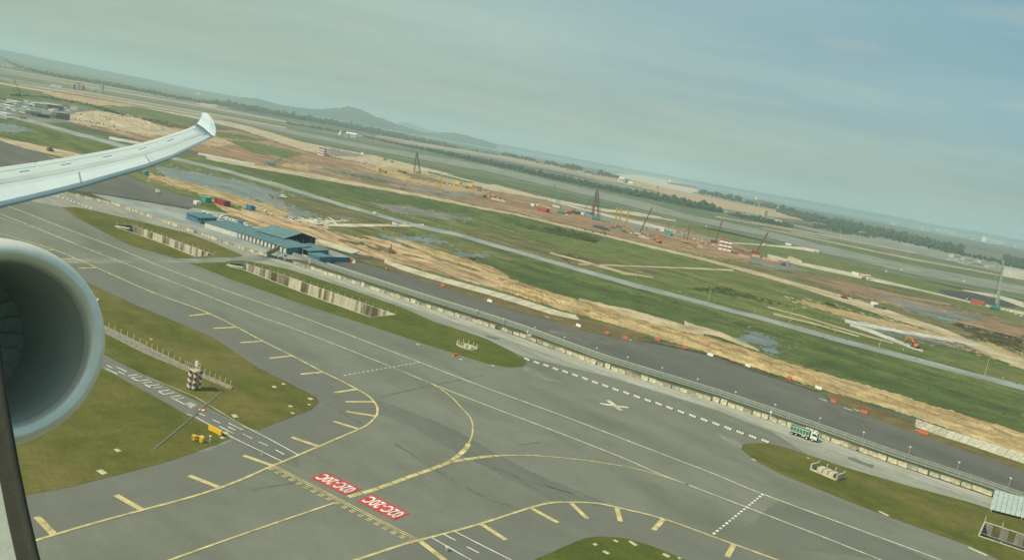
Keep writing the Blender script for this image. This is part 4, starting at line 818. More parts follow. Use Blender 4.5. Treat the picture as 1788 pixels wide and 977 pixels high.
tb, ib = drain("b", "long open concrete drain with posts running along the middle mown island")
tc_, ic = drain("c", "wide open concrete drain at the right edge, past the corrugated sheets")
def culvert(t, inv, a, b, c):
    A, B, C_ = [G(*p) - inv for p in (a, b, c)]
    mb = MB(); mb.bar(A + Vector((0, 0, 0.45)), B + Vector((0, 0, 0.45)), 2.2, 0.5); mb.build("culvert_slab", "concrete_pale", t)
    for f in (0.15, 0.5, 0.85): MB().bar(A.lerp(B, f) + Vector((0, 0, -3)), A.lerp(B, f) + Vector((0, 0, 0.3)), 0.6).build("pier", "concrete_grey", t)
culvert(ta, ia, (202, 396), (226, 401), (0, 0)); culvert(tb, ib, (396, 464), (424, 469), (0, 0))

def rim_drain(near, far, label, n_posts, sunk="trench_dark"):
    """shallow slit drain: a low kerb on each side with posts behind"""
    base = G(*near[0]); t = thing("slit_drain", label, "drain", (base.x, base.y, 0)); inv = Vector((base.x, base.y, 0)); zt = ZL(13, base.y)
    N_ = [G(*p) - inv for p in near]; F_ = [G(*p) - inv for p in far]
    for nm, P_, m, h in (("kerb", N_, "concrete_dull", 0.25), ("kerb", F_, "concrete_dull", 0.5)):
        mb = MB()
        for i in range(len(P_) - 1): mb.bar(P_[i] + Vector((0, 0, zt + h / 2)), P_[i + 1] + Vector((0, 0, zt + h / 2)), 0.35, h)
        mb.build(nm, m, t)
    mb = MB(); k = len(N_)
    mb.add([p + Vector((0, 0, zt + 0.03)) for p in N_ + F_], [(i, i + 1, k + i + 1, k + i) for i in range(k - 1)]).build("channel", "concrete_wall_dark", t)
    pm = MB().box((0, 0, 0.8), (0.14, 0.14, 1.6)).mesh("post", "post_white")
    for i in range(n_posts):
        s = (i + 0.5) / n_posts * (len(F_) - 1); j = min(int(s), len(F_) - 2); link("post", pm, t, F_[j].lerp(F_[j + 1], s - j) + Vector((0, 0, zt + 0.3)))
    return t
rim_drain([(60, 520), (177, 579), (256, 619), (318, 645), (342, 655), (403, 680.5)], [(60, 511), (182, 572), (256, 608), (322, 641), (345, 652), (406, 679)], "long shallow drain with posts behind the red and white aerial tower", 34)
pmw = MB().box((0, 0, 0.75), (0.16, 0.16, 1.5)).mesh("post", "post_white")
def sump(c, w, d, n, label, round_):
    p = G(*c); t = thing("sump", label, "sump", (p.x, p.y, ZL(13, p.y)), UANG)
    if round_:
        mb = MB(); k = 20
        for i in range(k):
            a, b = [Vector((w * math.cos(x), d * math.sin(x), 0.15)) for x in (2 * math.pi * i / k, 2 * math.pi * (i + 1) / k)]
            mb.bar(a, b, 0.35, 0.35)
        mb.build("rim", "concrete_pale", t)
        MB().prism([(w * math.cos(2 * math.pi * i / k), d * math.sin(2 * math.pi * i / k)) for i in range(k)], (1, 0, 0), (0, 1, 0), (0, 0, 1), 0.01, 0.05).build("sump_floor", "concrete_dull", t)
        for i in range(n): a = 2 * math.pi * i / n; link("post", pmw, t, (w * math.cos(a), d * math.sin(a), 0.2))
        for x, y in ((-1.2, 0.4), (0.9, 0.6), (2.3, -0.4), (0.2, -0.9)): MB().box((x, y, 0.35), (1.3, 0.9, 0.6), 0.3).build("cover_slab", "concrete_pale", t)
        MB().box((-3.2, 0.3, 0.10), (1.5, 1.1, 0.12)).build("opening", "trench_dark", t)
    else:
        for y in (-d, d): MB().box((0, y, 0.25), (2 * w, 0.3, 0.5)).build("rim", "concrete_pale", t)
        for x in (-w, w): MB().box((x, 0, 0.9), (0.35, 2 * d, 1.8)).build("end_wall", "concrete_pale", t)
        MB().box((0, 0, 0.05), (2 * w - .4, 2 * d - .4, 0.08)).build("sump_floor", "trench_dark", t)
        for x in (-w * 0.45, 0, w * 0.45): MB().box((x, 0.2, 0.65), (1.5, d * 1.5, 1.2)).build("cover_slab", "concrete_pale", t)
        for i in range(n): link("post", pmw, t, (-w + 2 * w * i / (n - 1), d + 0.1, 0.8))
sump((815, 606), 4.6, 3.0, 12, "oval drain sump ringed by posts in the middle mown island", True)
sump((1443, 828), 3.9, 2.2, 4, "rectangular concrete drain sump with end walls in the right mown island", False)

# flat covers in grass and paving
cv = MB().box((0, 0, 0.06), (1, 1, 0.12)).mesh("cover", "concrete_pale")
for i, (x, y, w, d, where) in enumerate(((495, 671, 1.8, 1.2, "g"), (479, 676, 2.2, 1.4, "g"), (542, 697, 2.2, 1.6, "g"), (540, 707, 1.2, 0.9, "g"), (507, 710, 1.8, 1.2, "g"), (511, 722, 1.5, 1.1, "g"), (410, 727, 3.0, 1.6, "g"), (205, 787, 2.2, 1.2, "g"), (178, 825, 3.2, 1.6, "g"), (264, 593, 1.6, 1.0, "g"),
    (1039, 951, 1.2, 1.2, "b"), (1075, 945, 1.5, 1.0, "b"), (1105, 949, 3.0, 1.2, "b"), (1058, 965, 2.0, 1.2, "b"), (1163, 970, 2.2, 1.4, "b"), (1186, 975, 1.0, 0.8, "b"), (1543, 897, 4.2, 1.4, "e"), (1707, 963, 6.5, 1.6, "e"), (1316, 803, 1.8, 1.2, "e"), (861, 639, 2.2, 1.3, "e"), (805, 628, 2.2, 1.2, "e"), (730, 602, 2.4, 1.5, "e"), (1411, 800, 1.2, 0.8, "e"), (395, 757, 2.2, 1.2, "g"), (388, 765, 1.8, 1.0, "g"), (353, 763, 1.8, 1.0, "g"))):
    p = G(x, y); o = link("drain_cover", cv, None, (p.x, p.y, ZL(13, p.y)), UANG + R.uniform(-0.2, 0.2)); o.scale = (w * 0.68, d * 0.7, 0.6)
    tag(o, {"g": "small pale concrete cover flush in the left mown grass islands", "b": "small pale concrete cover in the grass island at the bottom edge", "e": "flat pale concrete cover at the edge of the taxiway pavement"}[where], "cover", {"g": "covers in the left islands", "b": "covers in the bottom island", "e": "covers along the pavement edge"}[where])

# ------------------------------------------------------------------ barrier blocks and hoarding fence
BL = [(-60, 294), (0, 308), (60, 322), (130, 342), (200, 358), (300, 393), (400, 428), (462, 447), (512, 460), (579, 482), (732, 532), (850, 569), (915, 590), (1056, 642), (1250, 702), (1348, 735), (1430, 763), (1562, 810), (1661, 842), (1726, 864), (1788, 886), (1860, 912)]
def resample(w, step):
    out = [w[0].copy()]; acc = 0
    for i in range(len(w) - 1):
        L = (w[i + 1] - w[i]).length; d = (w[i + 1] - w[i]) / L; t = step - acc
        while t <= L: out.append(w[i] + d * t); t += step
        acc = L - (t - step)
    return out
def barrier():
    rr = random.Random(21)
    prof = [(-0.42, 0), (0.42, 0), (0.42, 0.28), (0.20, 0.55), (0.16, 1.35), (-0.16, 1.35), (-0.20, 0.55), (-0.42, 0.28)]
    def block(mat, L, h=1.0):
        return MB().prism([(a, b * h) for a, b in prof], (0, 1, 0), (0, 0, 1), (1, 0, 0), -L / 2, L / 2)
    V_ = [block("", 2.75, hh) for hh in (1.0, 1.0, 0.86)]
    ms = [V_[0].mesh("concrete_barrier", m) for m in ("concrete_cream", "concrete_pale", "concrete_dull", "concrete_grey")] + [V_[2].mesh("concrete_barrier", "concrete_dull"), block("", 2.2, 1.25).mesh("concrete_barrier", "concrete_pale")]
    P_ = resample([G(*p) for p in BL], 3.0); n = 0
    for i in range(len(P_) - 1):
        a, b = P_[i], P_[i + 1]; c = (a + b) / 2; d = b - a
        if 466 < pxof(c)[0] < 509: continue
        x = pxof(c)[0]
        if x < 40 and i % 2: continue
        right = x > 1300
        k = rr.choices(range(6), (5, 4, 2, 2, 2, 1) if not right else (6, 5, 1, 1, 1, 1))[0]
        if rr.random() < 0.03: continue
        o = link("concrete_barrier", ms[k], None, (c.x, c.y, ZL(11, c.y)), math.atan2(d.y, d.x) + rr.gauss(0, 0.07 if x < 400 else 0.035)); o.location += Vector((rr.gauss(0, 0.12), rr.gauss(0, 0.12), 0)); o.scale = (1, 1, rr.uniform(0.85, 1.1)); o.rotation_euler.x = rr.gauss(0, 0.03)
        wh = "under the wing" if x < 200 else "before the blue sheds" if x < 470 else "above the drain of the middle island" if x < 700 else "behind the oval sump" if x < 920 else "opposite the white cross" if x < 1180 else "left of the dump truck" if x < 1400 else "right of the dump truck" if x < 1600 else "near the corrugated sheets"
        lb = ["stained cream", "clean pale", "dull brown", "grey weathered", "low dull", "tall pale"][k]
        tag(o, f"{lb} concrete barrier block in the roadside row {wh}", "barrier", "barrier blocks " + wh)
        n += 1
    # clutter of rubble and dark weeds at the foot
    mb = MB()
    for i in range(1500):
        s = rr.random() * (len(P_) - 2); j = int(s); c = P_[j].lerp(P_[j + 1], s - j); d = (P_[j + 1] - P_[j]).normalized(); nn = Vector((-d.y, d.x, 0))
        c = c + nn * rr.uniform(0.8, 3.4); r = rr.uniform(0.15, 0.55); c.z = 0.2 + ZL(10, c.y)
        blob_mesh(mb, c, r, i, 1, 0.8)
    tag(mb.build("roadside_weeds", "concrete_dull"), "dry weeds and rubble in the gap between barrier blocks and fence", None, None, "stuff")
    return n
def pxof(p):
    c = RM.transposed() @ (Vector(p) - EYE); return (W / 2 + F * c.x / -c.z, H / 2 - F * c.y / -c.z)
NB = barrier()
def fence():
    FL = [(x, y) for x, y in ((512, 448), (579, 471), (732, 520.5), (850, 557), (915, 578), (1056, 630), (1250, 689), (1348, 722), (1430, 750), (1562, 797), (1661, 829), (1726, 851), (1788, 873), (1860, 898))]
    P_ = resample([G(*p) for p in FL], 3.2); base = P_[0]; t = thing("hoarding_fence", "long low grey metal hoarding fence with three pale rails beside the closed taxiway", "fence", (base.x, base.y, 0))
    pan = MB(); pan.box((0, 0, 1.0), (3.16, 0.06, 1.9))
    for k in range(6): pan.box((-1.45 + k * 0.58, 0.05, 1.0), (0.2, 0.05, 1.88))
    pan = pan.mesh("fence_panel", "hoarding_grey"); po = MB().box((0, 0, 1.1), (0.14, 0.14, 2.2)).mesh("fence_post", "rail_grey")
    for i in range(len(P_) - 1):
        a, b = P_[i] - base, P_[i + 1] - base; c = (a + b) / 2; d = b - a; z = ZL(9, P_[i].y)
        link("fence_panel", pan, t, (c.x, c.y, z), math.atan2(d.y, d.x)); link("fence_post", po, t, (a.x, a.y, z), math.atan2(d.y, d.x))
    for h, off, w in ((2.05, 0, 0.26), (1.15, -0.16, 0.2), (0.25, -0.2, 0.24)):
        mb = MB()
        for i in range(0, len(P_) - 1):
            a, b = P_[i] - base, P_[i + 1] - base; d = (b - a).normalized(); nn = Vector((-d.y, d.x, 0))
            mb.bar(a + nn * off + Vector((0, 0, h + 0.05)), b + nn * off + Vector((0, 0, h + 0.05)), w, 0.14)
        mb.build("rail", "rail_grey", t)
    # strip of coping walls behind
    mb = MB(); Q_ = resample([G(x, y - 8) for x, y in FL], 8)
    for i in range(len(Q_) - 1): mb.bar(Q_[i] + Vector((0, 0, 0.4)), Q_[i + 1] + Vector((0, 0, 0.4)), 0.25, 0.7)
    o = mb.build("guard_rail", "rail_grey"); tag(o, "low continuous grey guard rail running behind the hoarding fence", "guard rail")
fence()
def lamps():
    po = MB().tube((0, 0, 0), (0, 0, 2.6), 0.09, 6).mesh("pole", "rail_grey"); hd = MB(); hd.box((0, 0, 2.75), (0.62, 0.42, 0.3)); hd = hd.mesh("lamp_head", "lamp_head")
    names = ["opposite the blue sheds", "", ""]
    pts = [(604, 455), (700, 470), (831, 537), (878, 552), (932, 568), (984, 585), (1040, 604), (1094, 620), (1154, 639), (1216, 659), (1282, 682), (1351, 704), (1429, 728), (1505, 753), (1586, 779), (1671, 806), (1761, 834)]
    for i, (x, y) in enumerate(pts[2:]):
        p = G(x, y + 15); t = thing("light_pole", "short light pole with a white head on the dark asphalt behind the hoarding fence", "lamp post", (p.x, p.y, ZL(7, p.y)), UANG, "short light poles along the closed taxiway")
        link("pole", po, t); link("lamp_head", hd, t)
lamps()

# concrete retaining walls beside the closed taxiway
def cwall(rows, label, h=1.5):
    base = G(rows[0][0], rows[0][2]); t = thing("retaining_wall", label, "wall", (base.x, base.y, 0))
    top = resample([G(r[0], r[1]) for r in rows], 2.5); bot = [G(r[0], r[2]) for r in rows]
    rr = random.Random(int(rows[0][0]))
    wb = []
    def near(p):
        best = None
        for i in range(len(bot) - 1):
            a, b = bot[i], bot[i + 1]; d = b - a; s = max(0, min(1, (p - a).dot(d) / d.dot(d))); q = a + d * s
            if best is None or (q - p).length < (best - p).length: best = q
        return best
    for i in range(len(top) - 1):
        a, b = top[i] - base, top[i + 1] - base; c, d = near(top[i + 1]) - base, near(top[i]) - base; z = ZL(9, top[i].y)
        g = (b - a) * 0.02
        vs = [d + g + Vector((0, 0, z)), c - g + Vector((0, 0, z)), b - g + Vector((0, 0, z + h)), a + g + Vector((0, 0, z + h)), d + g + Vector((0, 0, z - .3)), c - g + Vector((0, 0, z - .3)), b - g + Vector((0, 0, z - .3)), a + g + Vector((0, 0, z - .3))]
        MB().add(vs, [(0, 1, 2, 3), (4, 7, 6, 5), (0, 4, 5, 1), (1, 5, 6, 2), (2, 6, 7, 3), (3, 7, 4, 0)]).build("wall_panel", rr.choice(["concrete_wall_light", "concrete_pale", "concrete_pale", "concrete_cream"]), t)
cwall([(671, 455, 459), (700, 465, 471), (745, 479, 485), (800, 494.5, 500.5), (850, 508, 514), (900, 522, 529), (950, 538, 545), (985, 549, 556), (1012, 554.5, 558)], "sloping pale concrete retaining wall left of the red plastic barriers", 0.9)
cwall([(541, 415, 419), (600, 433, 439), (630, 441, 446)], "short cream concrete retaining wall beside the blue shed roofs", 0.8)
cwall([(1598, 736, 745), (1640, 751, 760), (1693, 768, 777), (1740, 783, 793), (1788, 797, 809), (1880, 826, 839)], "sloping pale concrete retaining wall at the right beyond the closed taxiway", 1.2)

# ------------------------------------------------------------------ the aircraft seen from its own window
def airliner():
    t = thing("airliner", "white airliner seen from its own cabin window, with wing, upturned wingtip and engine", "airliner", tuple(EYE))
    C = lambda px, py, d: ray(px, py) * d
    # --- wing: sections from inboard to tip: (LE pixel, seam pixel, TE pixel), distances
    st = [  # le_px, seam_px, te_px, d_le, d_te
        ((-260, 414), (-260, 398), (-260, 331), 17.5, 22.5),
        ((-120, 388), (-120, 375), (-120, 313), 21.0, 26.0),
        ((0, 363), (0, 353), (0, 292), 24.0, 29.0),
        ((70, 346), (70, 336.5), (64, 283), 26.0, 30.8),
        ((143, 328), (143, 318.5), (128, 273), 28.0, 32.3),
        ((205, 309), (205, 301), (185, 263), 30.0, 33.8),
        ((256, 294), (256, 286.5), (230, 254), 31.8, 35.0),
        ((300, 277), (300, 271), (270, 243.5), 33.6, 36.2),
        ((332, 260), (332, 256), (300, 234), 35.2, 37.2),
        ((356, 248), (356, 245), (328, 225), 36.6, 38.0),
        ((375, 238), (374, 235.5), (344, 216), 37.8, 38.8)]
    upv = RM @ Vector((0.05, 1, 0)); K = len(st)
    def P(i, s):
        """s 0..1 across the top from trailing edge to seam, cambered"""
        le, se, te, dl, dt = st[i]; f = s
        x = te[0] * (1 - f) + se[0] * f; y = te[1] * (1 - f) + se[1] * f; d = dt * (1 - f) + (dl + 0.25) * f
        thick = (1 - i / (K - 1)) * 0.16 + 0.05
        return C(x, y, d) + upv * thick * math.sin(math.pi * s) * 0.7
    NS = 8; mb = MB(); vs = []; n = NS + 1 + 5
    for i in range(K):
        le, se, te, dl, dt = st[i]; th = 0.55 * (1 - i / (K - 1)) + 0.14
        loop = [P(i, j / NS) for j in range(NS + 1)]
        nose = C(*le, dl); b1 = nose - upv * th * 0.3 + (loop[0] - nose) * 0.12; b2 = nose - upv * th * 0.8 + (loop[0] - nose) * 0.4; b3 = nose.lerp(loop[0], 0.75) - upv * th * 0.55
        mid = loop[-1].lerp(nose, 0.5) + (nose - loop[0]).normalized() * 0.05
        loop += [mid, nose, b1, b2, b3]; vs += loop
    fs = [(i * n + j, (i + 1) * n + j, (i + 1) * n + (j + 1) % n, i * n + (j + 1) % n) for i in range(K - 1) for j in range(n)] + [tuple(range(n)), tuple((K - 1) * n + j for j in range(n))]
    w = mb.add(vs, fs).build("wing", "wing_top", t, smooth=False); 
    w.data.materials.append(MT("wing_edge"))
    for pl in w.data.polygons:
        js = [v % n for v in pl.vertices]
        if min(js) >= NS: pl.material_index = 1
        pl.use_smooth = min(js) < NS or True
    def panel(name, mat, i0, i1, s0, s1, s2, s3, lift, sub=6, parent=w):
        """raised skin panel: spans section i0..i1, across s0..s1 at i0 and s2..s3 at i1"""
        m = MB(); top = []; N1 = max(2, int((i1 - i0) * sub)); N2 = 5
        for a in range(N1 + 1):
            f = a / N1; ii = i0 + (i1 - i0) * f; k = min(int(ii), K - 2); g = ii - k; lo = s0 * (1 - f) + s2 * f; hi = s1 * (1 - f) + s3 * f
            for b in range(N2 + 1):
                s = lo + (hi - lo) * b / N2; top.append(P(k, s).lerp(P(k + 1, s), g) + upv * lift)
        q = len(top); allv = top + [v - upv * (lift + 0.02) for v in top]; w1 = N2 + 1
        f_ = [(a * w1 + b, a * w1 + b + 1, (a + 1) * w1 + b + 1, (a + 1) * w1 + b) for a in range(N1) for b in range(N2)]
        for a in range(N1): f_ += [(a * w1, (a + 1) * w1, q + (a + 1) * w1, q + a * w1), (a * w1 + N2, (a + 1) * w1 + N2, q + (a + 1) * w1 + N2, q + a * w1 + N2)]
        for b in range(N2): f_ += [(b, b + 1, q + b + 1, q + b), (N1 * w1 + b, N1 * w1 + b + 1, q + N1 * w1 + b + 1, q + N1 * w1 + b)]
        return m.add(allv, f_).build(name, mat, parent, smooth=False)
    # grey walkway / spoiler band, slats, aileron
    for a, b in ((0.2, 1.38), (1.40, 2.63), (2.65, 3.93), (3.95, 5.43), (5.45, 7.2), (7.22, 9.3)):
        f = lambda x: 0.43 + 0.012 * x
        panel("spoiler", "wing_spoiler", a, b, f(a), f(a) + 0.145, f(b), f(b) + 0.145, 0.008)
    for a, b in ((0.05, 1.9), (1.94, 3.96), (4.0, 6.1), (6.14, 9.6)):
        f = lambda x: 0.66 + 0.018 * x
        panel("slat", "wing_panel" if a < 6 and a > 0.5 else "wing_top", a, b, f(a) + 0.02, 0.995, f(b) + 0.02, 0.995, 0.012)
    for a, b in ((0.1, 2.95), (3.0, 6.3), (6.35, 9.6)):
        panel("aileron" if a > 6 else "flap", "wing_top", a, b, 0.01, 0.20, 0.01, 0.20, 0.012)
    # thin dark joints
    for a in (1.92, 3.98, 6.12):
        m = MB()
        k = int(a); g = a - k; pp = [P(k, s).lerp(P(k + 1, s), g) + upv * 0.018 for s in [0.70 + 0.3 * j / 5 for j in range(6)]]
        for j in range(5): m.bar(pp[j], pp[j + 1], 0.022)
        m.build("joint", "joint_dark", w)
    for i_, s_pos in ((0.6, 0.30), (1.7, 0.31), (2.6, 0.32), (3.7, 0.33), (4.9, 0.34), (6.2, 0.34), (7.5, 0.35)):   # actuator fairings just proud of the skin
        k = int(i_); g = i_ - k; c = P(k, s_pos).lerp(P(k + 1, s_pos), g); MB().bar(c + upv * 0.02 - (P(k + 1, s_pos) - P(k, s_pos)).normalized() * 0.25, c + upv * 0.02 + (P(k + 1, s_pos) - P(k, s_pos)).normalized() * 0.25, 0.05, 0.03).build("fairing", "winglet_white", w)
    # winglet
    fr = [((375, 238), (344, 216), 37.8, 38.8), ((377, 230), (349, 209), 38.3, 39.3), ((376.5, 222), (351.5, 204), 38.9, 39.8), ((372, 211), (352, 200), 39.6, 40.3), ((367, 203), (351.5, 197.5), 40.2, 40.7), ((362.5, 198), (353, 197), 40.7, 40.9)]
    m = MB(); vs = []
    for j, (a, b, da, db) in enumerate(fr):
        A, B = C(*a, da), C(*b, db); th = 0.10 * (1 - j / 7); nrm = (B - A).cross(upv).normalized(); mid = A.lerp(B, 0.4)
        vs += [A, mid + (upv * 0.6 + nrm * 0.4) * th, B, mid - (upv * 0.6 + nrm * 0.4) * th]
    f_ = [(j * 4 + k, j * 4 + (k + 1) % 4, (j + 1) * 4 + (k + 1) % 4, (j + 1) * 4 + k) for j in range(len(fr) - 1) for k in range(4)] + [(0, 1, 2, 3), tuple((len(fr) - 1) * 4 + k for k in range(4))]
    m.add(vs, f_).build("winglet", "winglet_white", t, smooth=False)
    # --- engine
    ctr = C(12, 600, 14.6); ax = (RM @ Vector((0.775, 0.02, 0.632))).normalized()
    v0 = (upv - ax * upv.dot(ax)).normalized(); v1 = ax.cross(v0)
    def lathe(name, mat, prof, parent, seg=72, smooth=True, cap=False):
        m = MB(); vs = []; k = len(prof)
        for i in range(seg):
            a = 2 * math.pi * i / seg
            for x, r in prof: vs.append(ctr + ax * x + (v0 * math.cos(a) + v1 * math.sin(a)) * r)
        f_ = [(i * k + j, ((i + 1) % seg) * k + j, ((i + 1) % seg) * k + j + 1, i * k + j + 1) for i in range(seg) for j in range(k - 1)]
        me = m.add(vs, f_).mesh(name, mat, smooth); return link(name, me, parent)
    R0 = 1.62
    lip = [(-0.55, R0 + 0.20), (-0.35, R0 + 0.175), (-0.18, R0 + 0.13), (-0.06, R0 + 0.07), (-0.005, R0 + 0.03), (0.03, R0 - 0.03), (0.028, R0 - 0.09), (-0.01, R0 - 0.155), (-0.08, R0 - 0.20), (-0.16, R0 - 0.225), (-0.26, R0 - 0.23)]
    eng = lathe("engine", "nacelle_paint", [(-0.55, R0 + 0.197), (-1.0, R0 + 0.25), (-2.2, R0 + 0.30), (-3.6, R0 + 0.26), (-5.0, R0 + 0.02), (-5.8, R0 - 0.30)], t)
    lathe("intake_lip", "lip_metal", lip, eng)
    lathe("inlet_duct", "duct_dark", [(-0.26, R0 - 0.234), (-0.9, R0 - 0.22), (-1.6, R0 - 0.20), (-2.1, R0 - 0.20), (-3.4, R0 - 0.2)], eng)
    lathe("spinner", "fan_blade", [(-2.3, 0.0), (-2.45, 0.16), (-2.65, 0.30), (-2.9, 0.42), (-3.1, 0.44)], eng)
    for k in range(24):
        a0 = 2 * math.pi * k / 24; vs = []
        for j in range(5):
            r = 0.40 + (R0 - 0.62) * j / 4 + (0 if j < 4 else 0); tw = 0.30 + 0.85 * j / 4; aa = a0 + 0.10 * math.sin(j)
            dr = v0 * math.cos(aa) + v1 * math.sin(aa); tg = ax.cross(dr); ch = 0.20 + 0.10 * j
            for s in (-1, 1): vs.append(ctr + ax * (-3.05 + s * ch * math.cos(tw) * 0.5) + dr * r + tg * s * ch * math.sin(tw))
        MB().add(vs, [(2 * j, 2 * j + 1, 2 * j + 3, 2 * j + 2) for j in range(4)]).build("fan_blade", "fan_blade", eng)
    lathe("fan_case", "duct_dark", [(-3.3, R0 - 0.2), (-3.35, 0.3)], eng)
    # fuselage-side pylon behind
    m = MB(); a_, b_ = ctr + ax * -1.5 + v0 * (R0 + 0.2), ctr + ax * -5.5 + v0 * (R0 + 1.0); m.bar(a_, b_, 0.45, 0.9); m.build("pylon", "nacelle_paint", t)
    # --- cabin window surround
    n_ = RM @ Vector((0.632, 0, -0.775)); aft = RM @ Vector((-0.775, 0, -0.632)); up_ = RM @ Vector((0, 1, 0))
    def ring(name, mat, prof, parent, seg=96):
        """prof: (growth outward, offset towards the outside)"""
        vs = []; k = len(prof)
        for i in range(seg):
            a = 2 * math.pi * i / seg; ca, sa = math.cos(a), math.sin(a)
            for g, o in prof:
                s = 0.09 + (0.135 + g) * ca; v = 0.04 + (0.16 + g) * sa; vs.append(n_ * (0.08 + o) + aft * s + up_ * v)
        f_ = [(i * k + j, ((i + 1) % seg) * k + j, ((i + 1) % seg) * k + j + 1, i * k + j + 1) for i in range(seg) for j in range(k - 1)]
        return MB().add(vs, f_).build(name, mat, parent, smooth=True)
    fr_ = ring("window_seal", "seal_rubber", [(0.032, 0.010), (0.013, 0.004), (0.0015, 0.0008), (0.0, -0.0004), (0.003, -0.001), (0.0065, -0.0014), (0.0088, -0.001)], t)
    ring("window_trim", "trim_plastic", [(0.0088, -0.001), (0.0095, -0.0018), (0.020, -0.003), (0.045, -0.012), (0.09, -0.016), (0.09, 0.01)], t)
airliner()

# ------------------------------------------------------------------ vehicles and machines
def wheel(parent, x, y, r, w, name="wheel"):
    o = MB().tube((x, y - w / 2, r), (x, y + w / 2, r), r, 14).build(name, "rubber", parent)
    MB().tube((x, y - w / 2 - 0.02, r), (x, y + w / 2 + 0.02, r), r * 0.5, 10).build("rim", "pale_paint", o); return o
def dump_truck(name, label, px, py, heading, tip=0.0, side="green_paint", frame="pale_paint", cabm="white_paint"):
    p = G(px, py); t = thing(name, label, "truck", (p.x, p.y, ZL(11, p.y)), heading)
    MB().box((-0.4, 0, 0.95), (8.2, 0.9, 0.3)).build("chassis", "steel_dark", t)
    for x in (3.15, 1.35, -2.1, -3.45):
        for y in (-1.02, 1.02): wheel(t, x, y, 0.52, 0.4)
    cb = MB(); prof = [(2.35, 0.75), (4.45, 0.75), (4.5, 1.6), (4.30, 2.75), (3.9, 3.05), (2.45, 3.12), (2.35, 2.9)]
    cb.prism(prof, (1, 0, 0), (0, 0, 1), (0, 1, 0), -1.22, 1.22); cab = cb.build("cab", cabm, t)
    MB().add([(4.515, -1.05, 1.72), (4.515, 1.05, 1.72), (4.335, 1.0, 2.66), (4.335, -1.0, 2.66)], [(0, 1, 2, 3)]).build("windscreen", "window_dark", cab)
    for y in (-1.235, 1.235): MB().box((3.45, y, 2.2), (1.25, 0.02, 0.7)).build("side_window", "window_dark", cab)
    MB().box((4.5, 0, 1.25), (0.06, 1.7, 0.45)).build("grille", "steel_dark", cab); MB().box((4.52, 0, 0.72), (0.2, 2.4, 0.3)).build("bumper", "steel_dark", cab)
    MB().box((3.2, 0, 3.22), (1.2, 2.1, 0.18)).build("wind_deflector", cabm, cab)
    for y in (-1.4, 1.4): MB().box((4.2, y, 2.1), (0.12, 0.16, 0.6)).build("mirror", "steel_dark", cab)
    M = Matrix.Translation((-4.3, 0, 1.15)) @ Matrix.Rotation(-tip, 4, "Y")
    b = MB(); b.box((3.05, 0, 0.06), (6.3, 2.3, 0.12))
    for y in (-1.2, 1.2): b.box((3.05, y, 0.85), (6.3, 0.08, 1.6))
    b.box((6.2, 0, 1.05), (0.1, 2.4, 2.1)); b.box((-0.08, 0, 0.85), (0.1, 2.4, 1.6)); b.v = [tuple(M @ Vector(v)) for v in b.v]
    body = b.build("tipper_body", side, t)
    f = MB()
    for y in (-1.27, 1.27):
        f.box((3.05, y, 1.68), (6.4, 0.16, 0.16)); f.box((3.05, y, 0.10), (6.4, 0.16, 0.22))
        for k in range(7): f.box((0.05 + k * 1.0, y, 0.85), (0.12, 0.12, 1.5))
    f.box((-0.15, 0, 1.0), (0.14, 2.6, 1.9)); f.box((6.3, 0, 2.12), (0.3, 2.66, 0.16)); f.box((6.75, 0, 2.1), (0.9, 2.5, 0.12)); f.v = [tuple(M @ Vector(v)) for v in f.v]
    f.build("body_frame", frame, body)
    l = MB(); l.box((3.0, 0, 0.95), (6.0, 2.2, 1.1)); l.v = [tuple(M @ Vector(v)) for v in l.v]; l.build("load", "dirt_brown" if tip else "green_paint", body)
    if tip: MB().tube((-0.6, 0, 1.0), (-0.6 + 1.5, 0, 3.3), 0.14, 8).build("hydraulic_ram", "rail_grey", t)
    MB().box((0.2, -1.0, 0.85), (1.0, 0.5, 0.6)).build("fuel_tank", "rail_grey", t)
    return t
rd = (G(1430, 762) - G(1370, 742)).normalized(); rh = math.atan2(rd.y, rd.x)
dump_truck("dump_truck", "white cab dump truck with green tipper body driving along the service road", 1402, 764, rh)
dump_truck("dump_truck", "brown tipper truck with its body raised, unloading beside the blue sheds", 484, 452, rh + 0.95, tip=0.62, side="brown_body", frame="brown_body")

def excavator_meshes(m):
    D = {}
    tr = MB()
    tr.prism([(-1.9, 0.15), (-1.5, 0), (1.5, 0), (1.9, 0.15), (2.0, 0.5), (1.6, 0.85), (-1.6, 0.85), (-2.0, 0.5)], (1, 0, 0), (0, 0, 1), (0, 1, 0), -0.3, 0.3)
    D["track"] = tr.mesh("track", "steel_dark")
    h = MB().box((-0.5, 0, 1.45), (3.2, 2.5, 0.9)); h.box((-1.5, 0, 2.0), (1.2, 2.3, 0.4)); D["house"] = h.mesh("house", m)
    D["cab"] = MB().prism([(0.2, 1.0), (1.5, 1.0), (1.35, 2.4), (1.1, 2.75), (0.2, 2.75)], (1, 0, 0), (0, 0, 1), (0, 1, 0), 0.3, 1.25).mesh("cab", m)
    D["window"] = MB().box((0.85, 1.26, 2.1), (0.9, 0.03, 0.9)).mesh("window", "window_dark")
    b = MB(); b.bar((1.0, -0.2, 1.6), (3.0, -0.2, 4.3), 0.45, 0.6); b.bar((3.0, -0.2, 4.3), (5.6, -0.2, 4.4), 0.4, 0.5); D["boom"] = b.mesh("boom", m)
    D["arm"] = MB().bar((5.4, -0.2, 4.6), (6.6, -0.2, 1.6), 0.35, 0.45).mesh("arm", m)
    D["bucket"] = MB().prism([(6.2, 1.7), (7.0, 1.6), (6.9, 0.6), (6.2, 0.5), (5.7, 1.0)], (1, 0, 0), (0, 0, 1), (0, 1, 0), -0.8, 0.4).mesh("bucket", "steel_dark")
    return D
